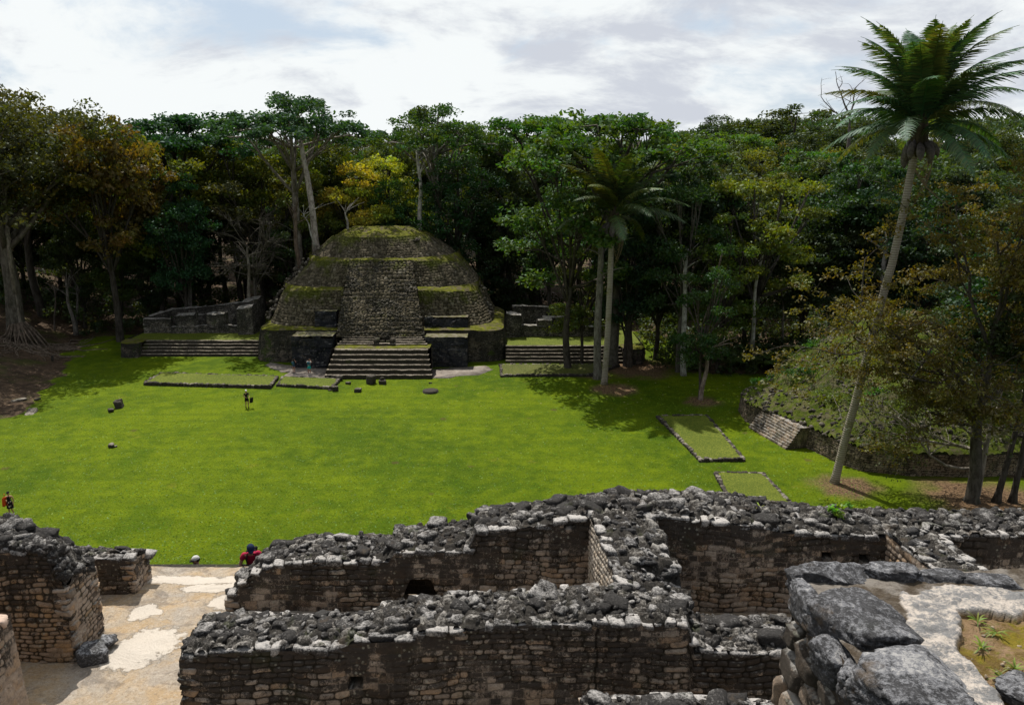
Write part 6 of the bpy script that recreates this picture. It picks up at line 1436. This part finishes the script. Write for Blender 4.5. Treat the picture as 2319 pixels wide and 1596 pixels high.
shr = [(1840, 815, 78), (1800, 845, 76), (1760, 880, 74), (1880, 850, 72), (1930, 900, 68), (1830, 900, 70), (1975, 960, 63), (1850, 945, 66), (2060, 920, 66), (2110, 1000, 62), (1900, 960, 64.5), (1790, 905, 71), (1720, 888, 74), (2020, 1010, 61), (2150, 930, 68), (2005, 880, 70), (1990, 925, 66), (2080, 860, 72)]
for i, (px, py, D) in enumerate(shr):
    x, z = at(px, py, D); z = mz(x, D); lb = MB(); rs = np.random.RandomState(i); c = np.array([rs.uniform(-.9, .9, 3) * (1, 1, .25) + (0, 0, .25) for _ in range(9)]); leaf_cloud(lb, c, .42, 34, .2, rs, .6)
    o = lb.build('shrub', M_leaf, loc=(x, D, z)); o.color = (*((.06, .15, .015), (.13, .17, .012), (.04, .10, .015))[i % 3], 1); tag(o, 'low leafy shrub rooted among the stones of the mound', 'shrub', 'shrubs on the mound', 'thing')
gb = MB(); rs = np.random.RandomState(77); pts = []
while len(pts) < 1100:
    x = rs.uniform(22, 46); y = rs.uniform(60, 86); z, d = mound_z(np.array([x]), np.array([y]))
    if 3.0 < d[0] < 16 and x > 24 + .0 and fbm(np.array([x * .4]), np.array([y * .4]), 70)[0] > .44 and y > 62: pts.append((x, y, z[0] + .1))
leaf_cloud(gb, np.array(pts), .36, 26, .10, rs, .4); o = gb.build('ground_cover', M_leaf); o.color = (.055, .095, .008, 1); tag(o, 'creeping green ground cover over the mound', 'ground cover', None, 'stuff')
x, z = at(1895, 1152, 17.0); lb = MB(); rs = np.random.RandomState(4); c = np.array([rs.normal(size=3) * (.12, .1, .07) for _ in range(9)]); leaf_cloud(lb, c, .10, 16, .11, rs, .7)
o = lb.build('leafy_sprig', M_leaf, loc=(x, 17.0, z - .02)); o.color = (.16, .30, .02, 1); tag(o, 'bright green leafy sprig growing on top of the outer ruin wall', 'plant', None, 'thing')
x, z = at(2025, 1165, 17.0); strap_plant('weed_tuft', 'thin yellow-green weed on the outer wall right of the cross wall', 'plant', (at(1720, 1150, 17)[0], 17, at(1720, 1150, 17)[1] - .02), 14, .28, .012, (.25, .3, .03), 5)
for i, (px, py) in enumerate(((2035, 1342), (2215, 1395), (2260, 1420), (2275, 1525), (2300, 1500), (2225, 1455))):
    x, y = gp(px, py, PZ); strap_plant('weed_tuft', 'tiny grass tuft rooted in the gravel of the boulder parapet', 'plant', (x, y, PZ - .025), 16, .085, .004, (.16, .22, .02) if i else (.4, .34, .03), i, group='grass tufts on the parapet')
# grass tufts near the camera side of the lawn
gb = MB(); rs = np.random.RandomState(8); n_ = 75000; yy = 42 + 45 * rs.rand(n_) ** 1.7; xx = rs.uniform(-.68, .62, n_) * yy
k_ = (xx > np.interp(yy, *BX) + .8) & (xx < 26); xx, yy = xx[k_], yy[k_]; m_ = fbm(xx * .5, yy * .5, 3, 4) > .1; xx, yy = xx[m_], yy[m_]; N = len(xx)
zz0 = ground_z(xx, yy); a = rs.uniform(0, 6.28, N); hgt = rs.uniform(.025, .06, N); wd = rs.uniform(.03, .06, N)
V = np.stack([np.stack([xx - np.cos(a) * wd, yy - np.sin(a) * wd, zz0], 1), np.stack([xx + np.cos(a) * wd, yy + np.sin(a) * wd, zz0], 1), np.stack([xx + rs.normal(size=N) * .05, yy + rs.normal(size=N) * .05, zz0 + hgt], 1)], 1).reshape(-1, 3)
gb.add(V, (np.arange(N) * 3)[:, None] + np.arange(3)[None], np.repeat(np.stack([rs.rand(N), rs.rand(N) * .7, 0 * a], 1), 3, 0))
o = gb.build('grass', M_leaf); o.color = (.16, .25, .004, 1); tag(o, 'short tufts standing in the mown lawn', 'grass', None, 'stuff')
# ------------------------------------------------------------------ people
def skin_mesh(joints, bones, radii, sub=2):
    """one continuous skinned surface grown from a skeleton; returns (verts, faces)"""
    names = list(joints); me = bpy.data.meshes.new('tmp'); me.from_pydata([joints[k] for k in names], [(names.index(a), names.index(b)) for a, b in bones], [])
    o = bpy.data.objects.new('tmp', me); COL.objects.link(o)
    m = o.modifiers.new('s', 'SKIN'); m.use_smooth_shade = True; m.branch_smoothing = .6
    for i, k in enumerate(names):
        v = me.skin_vertices[0].data[i]; r = radii[k]; v.radius = r if isinstance(r, tuple) else (r, r); v.use_root = (i == 0)
    s = o.modifiers.new('u', 'SUBSURF'); s.levels = sub; s.render_levels = sub
    dg = bpy.context.evaluated_depsgraph_get(); ev = o.evaluated_get(dg).to_mesh()
    V = np.array([v.co[:] for v in ev.vertices]); F = [list(p.vertices) for p in ev.polygons]
    bpy.data.objects.remove(o); bpy.data.meshes.remove(me)
    return V, F
def put_faces(mb, V, F, c=(0, 0, 0)):
    q = [f for f in F if len(f) == 4]; t = [f for f in F if len(f) == 3]
    L = [np.array(x) for x in (q, t) if x]
    if L: mb.add(V, L, np.tile(c, (len(V), 1)))
def head_mesh(r=.105):
    V, F = ICO[3]; P = V * np.array([.78, .92, 1.12])
    y, z, x = P[:, 1], P[:, 2], P[:, 0]            # face looks along -Y
    P[:, 1] -= .22 * np.exp(-((x / .16) ** 2 + ((z + .05) / .22) ** 2)) * (y < 0)      # nose
    P[:, 1] += .10 * (np.exp(-(((x - .30) / .14) ** 2 + ((z - .13) / .10) ** 2)) + np.exp(-(((x + .30) / .14) ** 2 + ((z - .13) / .10) ** 2))) * (y < 0)   # eye sockets
    P[:, 1] -= .08 * np.exp(-((x / .26) ** 2 + ((z + .42) / .07) ** 2)) * (y < 0)      # lips
    P[:, 0] *= np.where(z < -.3, 1 + .35 * (z + .3), 1)                                # jaw
    P[:, 1] -= .10 * np.exp(-((x / .3) ** 2 + ((z + .85) / .2) ** 2))                  # chin
    P[:, 0] += np.sign(x) * .12 * np.exp(-(((y - .08) / .14) ** 2 + ((z - .02) / .2) ** 2)) * (np.abs(x) > .55)   # ears
    return P * r, F
def person(label, px, py, facing, pose, clothes, h=1.74, z=None, loc=None, group=None):
    """pose: joint name -> metres offset overrides, figure faces -Y before turning"""
    x, y = loc[:2] if loc else gp(px, py); zb = loc[2] if loc else (z if z is not None else gz(x, y))
    T = thing('person', label, 'person', (x, y, zb), group, facing); s = h / 1.74
    J = dict(pelvis=(0, 0, .95), waist=(0, 0, 1.08), chest=(0, .01, 1.30), neckb=(0, .02, 1.45), neck=(0, 0, 1.53), head=(0, -.01, 1.62),
             lsh=(.17, .02, 1.41), lel=(.24, .03, 1.14), lwr=(.26, -.04, .90), rsh=(-.17, .02, 1.41), rel=(-.24, .03, 1.14), rwr=(-.26, -.04, .90),
             lhip=(.09, 0, .90), lkn=(.10, -.02, .50), lan=(.10, .02, .10), ltoe=(.11, -.15, .035), rhip=(-.09, 0, .90), rkn=(-.10, -.02, .50), ran=(-.10, .02, .10), rtoe=(-.11, -.15, .035))
    J.update(pose); J = {k: tuple(c * s for c in v) for k, v in J.items()}
    Rd = dict(pelvis=(.135, .10), waist=(.12, .09), chest=(.14, .10), neckb=(.07, .06), neck=.048, head=.05, lsh=.058, lel=.046, lwr=.032, rsh=.062, rel=.046, rwr=.032, lhip=.095, lkn=.064, lan=.042, ltoe=.03, rhip=.095, rkn=.064, ran=.042, rtoe=.03)
    Rd = {k: tuple(a * s for a in v) if isinstance(v, tuple) else v * s for k, v in Rd.items()}
    bones = [('pelvis', 'waist'), ('waist', 'chest'), ('chest', 'neckb'), ('neckb', 'neck'), ('neck', 'head'), ('chest', 'lsh'), ('lsh', 'lel'), ('lel', 'lwr'), ('chest', 'rsh'), ('rsh', 'rel'), ('rel', 'rwr'),
             ('pelvis', 'lhip'), ('lhip', 'lkn'), ('lkn', 'lan'), ('lan', 'ltoe'), ('pelvis', 'rhip'), ('rhip', 'rkn'), ('rkn', 'ran'), ('ran', 'rtoe')]
    mb = MB(); V, F = skin_mesh(J, bones, Rd); put_faces(mb, V, F)
    hv, hf = head_mesh(.105 * s); tilt = clothes.get('tilt', 0); M = np.array(Euler((tilt, 0, clothes.get('turn', 0))).to_matrix()); hc = np.array(J['head']) + np.array([0, -.01, .02]) * s
    mb.add(hv @ M.T + hc, hf)
    for side in ('l', 'r'):                                  # hands: palm, four fingers and a thumb
        wv = np.array(J[side + 'wr']); d = wv - np.array(J[side + 'el']); d /= np.linalg.norm(d); sd = np.cross(d, (0, 1, 0)); sd = sd / (np.linalg.norm(sd) + 1e-6); nn = np.cross(d, sd)
        mb.tube([wv, wv + d * .05 * s, wv + d * .09 * s], [.026 * s, .036 * s, .034 * s], 8)
        for k, fl in enumerate((.068, .080, .074, .056)):
            b = wv + d * .085 * s + sd * (k - 1.5) * .019 * s; e = b + d * fl * .55 * s + nn * .012 * s; mb.tube([b, e, e + d * fl * .3 * s + nn * .022 * s], [.0095 * s, .009 * s, .007 * s], 6)
        b = wv + d * .03 * s + sd * -.03 * s; mb.tube([b, b + d * .03 * s - sd * .025 * s, b + d * .06 * s - sd * .03 * s], [.012 * s, .011 * s, .009 * s], 6)
    mb.build('body', M_skin, T, True)
    def cloth(name, mat, js, bs, grow, over=None):
        J2 = {k: J[k] for k in js}; 
        if over: J2.update({k: tuple(c * s for c in v) for k, v in over.items()})
        R2 = {k: (tuple(a + grow * s for a in Rd[k]) if isinstance(Rd.get(k), tuple) else (Rd.get(k, .05) + grow * s)) for k in J2}
        if over:
            for k in over: R2[k] = over_r.get(k, .06) * s
        V, F = skin_mesh(J2, bs, R2); m_ = MB(); put_faces(m_, V, F); return m_.build(name, mat, T, True)
    def mid(a, b, t): return tuple(np.array(J[a]) * (1 - t) / s + np.array(J[b]) * t / s)
    over_r = dict(lsl=.075, rsl=.075, lleg=.108, rleg=.108, hem=(.20, .17), hem2=(.17, .14))
    sl = clothes.get('sleeve', .55)
    tb_ = [('pelvis', 'waist'), ('waist', 'chest'), ('chest', 'neckb'), ('chest', 'lsh'), ('chest', 'rsh')]
    if sl > 0: cloth('shirt', clothes['top'], ['chest', 'waist', 'pelvis', 'neckb', 'lsh', 'rsh'], tb_ + [('lsh', 'lsl'), ('rsh', 'rsl')], .034, {'lsl': mid('lsh', 'lel', sl), 'rsl': mid('rsh', 'rel', sl)})
    else: cloth('dress_top', clothes['top'], ['pelvis', 'waist', 'chest', 'neckb'], tb_[:3], .016)
    if clothes.get('skirt'):
        m_ = MB(); a = np.linspace(0, 2 * math.pi, 21)[:-1]; rings = [(1.06, .145, .115), (.9, .19, .15), (.7, .215, .18), (.52, .235, .20)]
        V = np.array([(rx * math.cos(t) * (1 + .05 * math.sin(5 * t)) * s, ry * math.sin(t) * (1 + .05 * math.cos(4 * t)) * s, z_ * s) for z_, rx, ry in rings for t in a]); F = np.array([(k * 20 + i, k * 20 + (i + 1) % 20, k * 20 + 20 + (i + 1) % 20, k * 20 + 20 + i) for k in range(3) for i in range(20)]); m_.add(V, F[:, ::-1]); m_.build('skirt', clothes['skirt'], T, True)
    if clothes.get('shorts'):
        L = clothes.get('leg', .75); cloth('shorts', clothes['shorts'], ['waist', 'pelvis', 'lhip', 'rhip'], [('pelvis', 'waist'), ('pelvis', 'lhip'), ('pelvis', 'rhip'), ('lhip', 'lleg'), ('rhip', 'rleg')], .03, {'lleg': mid('lhip', 'lkn', L), 'rleg': mid('rhip', 'rkn', L)})
    for side in ('l', 'r'):
        m_ = MB(); a_, t_ = np.array(J[side + 'an']), np.array(J[side + 'toe']); m_.tube([a_ + (0, .05 * s, -.055 * s), a_ * .5 + t_ * .5 + (0, 0, -.01), t_ + (0, -.03 * s, .005)], [.045 * s, .048 * s, .034 * s], 8); m_.build('shoe', clothes.get('shoe', CL['black']), T, True)
    def cap_on(mat, back=False, emblem=None):
        Vc, Fc = ICO[3]; P = Vc * np.array([.098, .112, .10]) * s; keep = P[:, 2] > -.004 * s; Fk = Fc[keep[Fc].all(1)]; m_ = MB(); P = P + np.array([0, .004, .045]) * s
        m_.add(P @ M.T + hc, Fk)
        k = 9; sg = 1 if back else -1; a = np.linspace(-1, 1, k); inner = np.stack([.088 * s * a, sg * np.sqrt(1 - (a * .88) ** 2) * .105 * s, np.full(k, .05 * s)], 1); outer = inner * np.array([.95, 1, 1]) + np.stack([0 * a, sg * .075 * s * (1 - a ** 2 * .85), -.018 * s * np.ones(k)], 1)
        V = np.concatenate([inner, outer, inner - (0, 0, .006 * s), outer - (0, 0, .006 * s)]); F = [(i, i + 1, k + i + 1, k + i) for i in range(k - 1)] + [(2 * k + i, 3 * k + i, 3 * k + i + 1, 2 * k + i + 1) for i in range(k - 1)] + [(k + i, k + i + 1, 3 * k + i + 1, 3 * k + i) for i in range(k - 1)]
        o = m_.build('cap', mat, T, True); m2 = MB(); m2.add(V @ M.T + hc, np.array(F)); m2.build('cap_brim', clothes.get('brim', mat), T, False).parent = o
        if emblem:
            m3 = MB(); m3.box(-.016 * s, .004 * s, -.002, .002, -.014 * s, .014 * s); m3.box(.004 * s, .016 * s, -.002, .002, -.006 * s, .02 * s); e = m3.build('cap_emblem', emblem, o); e.location = Vector(M @ (np.array([0, -.112, .078]) * s)) + Vector(hc); e.rotation_euler = (R(-28) + tilt, R(35), 0)
    if clothes.get('cap'): cap_on(clothes['cap'], clothes.get('backward', False), clothes.get('emblem'))
    if clothes.get('hair', True):
        Vc, Fc = ICO[3]; P = Vc * np.array([.092, .105, .125]) * s; keep = (P[:, 1] > -.02 * s) | (P[:, 2] > .07 * s); keep &= P[:, 2] > -(.06 if not clothes.get('long') else .14) * s; Fk = Fc[keep[Fc].all(1)]; m_ = MB(); m_.add((P + np.array([0, .012, .012]) * s) @ M.T + hc, Fk)
        if clothes.get('long'): m_.tube(np.array([hc + (0, .08 * s, .0), hc + (0, .12 * s, -.1 * s), hc + (0, .13 * s, -.24 * s)]), [.05 * s, .045 * s, .02 * s], 7)
        m_.build('hair', M_hair, T, True)
    if clothes.get('beard'):
        Vc, Fc = ICO[3]; P = Vc * np.array([.086, .10, .118]) * s; keep = (P[:, 1] < .01 * s) & (P[:, 2] < -.035 * s); Fk = Fc[keep[Fc].all(1)]; m_ = MB(); m_.add((P + np.array([0, -.012, -.004]) * s) @ M.T + hc, Fk); m_.build('beard', M_hair, T, True)
    if clothes.get('pack'):
        m_ = MB(); c_ = np.array(J['chest']); Vb, Fb = box_proto(7, 6); m_.add(Vb * np.array([.125, .075, .19]) * s + c_ + np.array([0, .20, -.03]) * s, Fb); m_.add(Vb * np.array([.09, .03, .09]) * s + c_ + np.array([0, .30, -.10]) * s, Fb); p_ = m_.build('backpack', clothes['pack'], T, True)
        m_ = MB()
        for sg in (-1, 1): m_.tube([c_ + np.array([sg * .10, .14, .10]) * s, c_ + np.array([sg * .10, .02, .17]) * s, c_ + np.array([sg * .11, -.125, .06]) * s, c_ + np.array([sg * .12, -.125, -.10]) * s, c_ + np.array([sg * .13, .12, -.18]) * s], .018 * s, 6)
        m_.build('strap', clothes['pack'], p_, True)
    return T, J, s
phone = dict(lel=(.27, -.18, 1.28), lwr=(.10, -.32, 1.50), rel=(-.27, -.18, 1.28), rwr=(-.10, -.32, 1.50))
person('person in a dark top and denim shorts photographing the panel, dark backpack on', 666, 845, R(178), phone, dict(top=CL['black'], shorts=CL['denim'], leg=.35, pack=CL['bluegrey'], long=True, shoe=CL['black'], tilt=-.15), 1.62, .07)
person('person in white shirt and turquoise shorts photographing beside the stair, teal backpack on', 701, 848, R(184), phone, dict(top=CL['white'], shorts=CL['teal'], leg=.8, pack=CL['bluegrey'], shoe=CL['white'], tilt=-.2), 1.80, .07)
person('person in black with a white cap walking over the lawn with a dark bag', 560, 922, R(28), dict(lkn=(.10, -.16, .52), lan=(.10, -.06, .14), ltoe=(.11, -.22, .06), rkn=(-.09, .0, .5), ran=(-.09, .16, .12), rtoe=(-.10, .04, .03), lel=(.26, .02, 1.16), lwr=(.22, -.20, 1.06), rel=(-.25, .04, 1.15), rwr=(-.08, -.22, 1.08)), dict(top=CL['black'], shorts=CL['black'], cap=CL['white'], beard=True, sleeve=.6, hair=False), 1.8)
x, y = gp(562, 922); bg_ = MB(); Vb, Fb = box_proto(3, 6); bg_.add(Vb * (.17, .07, .24), Fb); bg_.tube([(-.08, 0, .22), (-.06, 0, .34), (.06, 0, .34), (.08, 0, .22)], .012, 6); o = bg_.build('tote_bag', CL['black'], None, True, (x + .42, y - .12, .80)); tag(o, 'dark bag held by the walking person in black', 'bag', None, 'thing')
person('person in a dark flowered dress and black cap on the lawn at the left edge', 26, 1165, R(12), dict(lkn=(.09, -.05, .5), lan=(.15, .04, .1), ltoe=(.16, -.13, .03), lel=(.26, .03, 1.15), lwr=(.24, .0, .92), rel=(-.26, .05, 1.18), rwr=(-.10, -.20, 1.16)), dict(top=M_floral, skirt=M_floral, sleeve=0, cap=CL['black'], shoe=CL['shoe'], hair=True), 1.66)
x, y = gp(18, 1165); bg_ = MB(); bg_.add(Vb * (.13, .10, .30), Fb); bg_.tube([(0, 0, .28), (.05, 0, .5), (.02, .05, .56)], .02, 6); o = bg_.build('shoulder_bag', CL['orange'], None, True, (x - .02, y - .1, 1.02)); tag(o, 'orange shoulder bag hanging at the side of the person in the flowered dress', 'bag', None, 'thing')
person('person in white clothes cut off by the left edge of the view', -9, 1172, R(20), {}, dict(top=CL['white'], shorts=CL['white'], sleeve=.95, shoe=CL['shoe']), 1.7)
# two climbing the front stairs
px_, pz_ = at(567, 1242, 19.2); s_ = 1.78 / 1.74
step_z = lambda Y: FLOOR_Z - (math.floor((Y - 18.3) / .42)) * FLOOR_Z / 40
person('person in crimson polo and navy cap climbing up beside the rubble, head bowed', 0, 0, R(18), dict(chest=(0, -.10, 1.28), neckb=(0, -.17, 1.41), neck=(0, -.21, 1.48), head=(0, -.26, 1.555), lsh=(.18, -.12, 1.38), rsh=(-.18, -.12, 1.38), lel=(.27, -.12, 1.12), lwr=(.27, -.25, .90), rel=(-.28, -.10, 1.12), rwr=(-.30, -.20, .88), lkn=(.10, -.24, .62), lan=(.10, -.12, .28), ltoe=(.11, -.28, .22)),
       dict(top=CL['crimson'], shorts=CL['navy'], cap=CL['navy'], pack=CL['black'], beard=True, sleeve=.62, tilt=.5, turn=.1), 1.78, loc=(px_ - .02, 19.3, pz_ - 1.52))
px_, pz_ = at(447, 1282, 20.6)
person('person in a grey cap and light blue shirt, only the head above the terrace edge', 0, 0, R(-60), {}, dict(top=CL['lightblue'], shorts=CL['denim'], cap=simple('cap_grey', (.55, .55, .54), .9, .1, 20), brim=CL['black'], emblem=CL['crimson'], beard=True, sleeve=.6, tilt=.2), 1.76, loc=(px_, 20.6, pz_ - 1.45))
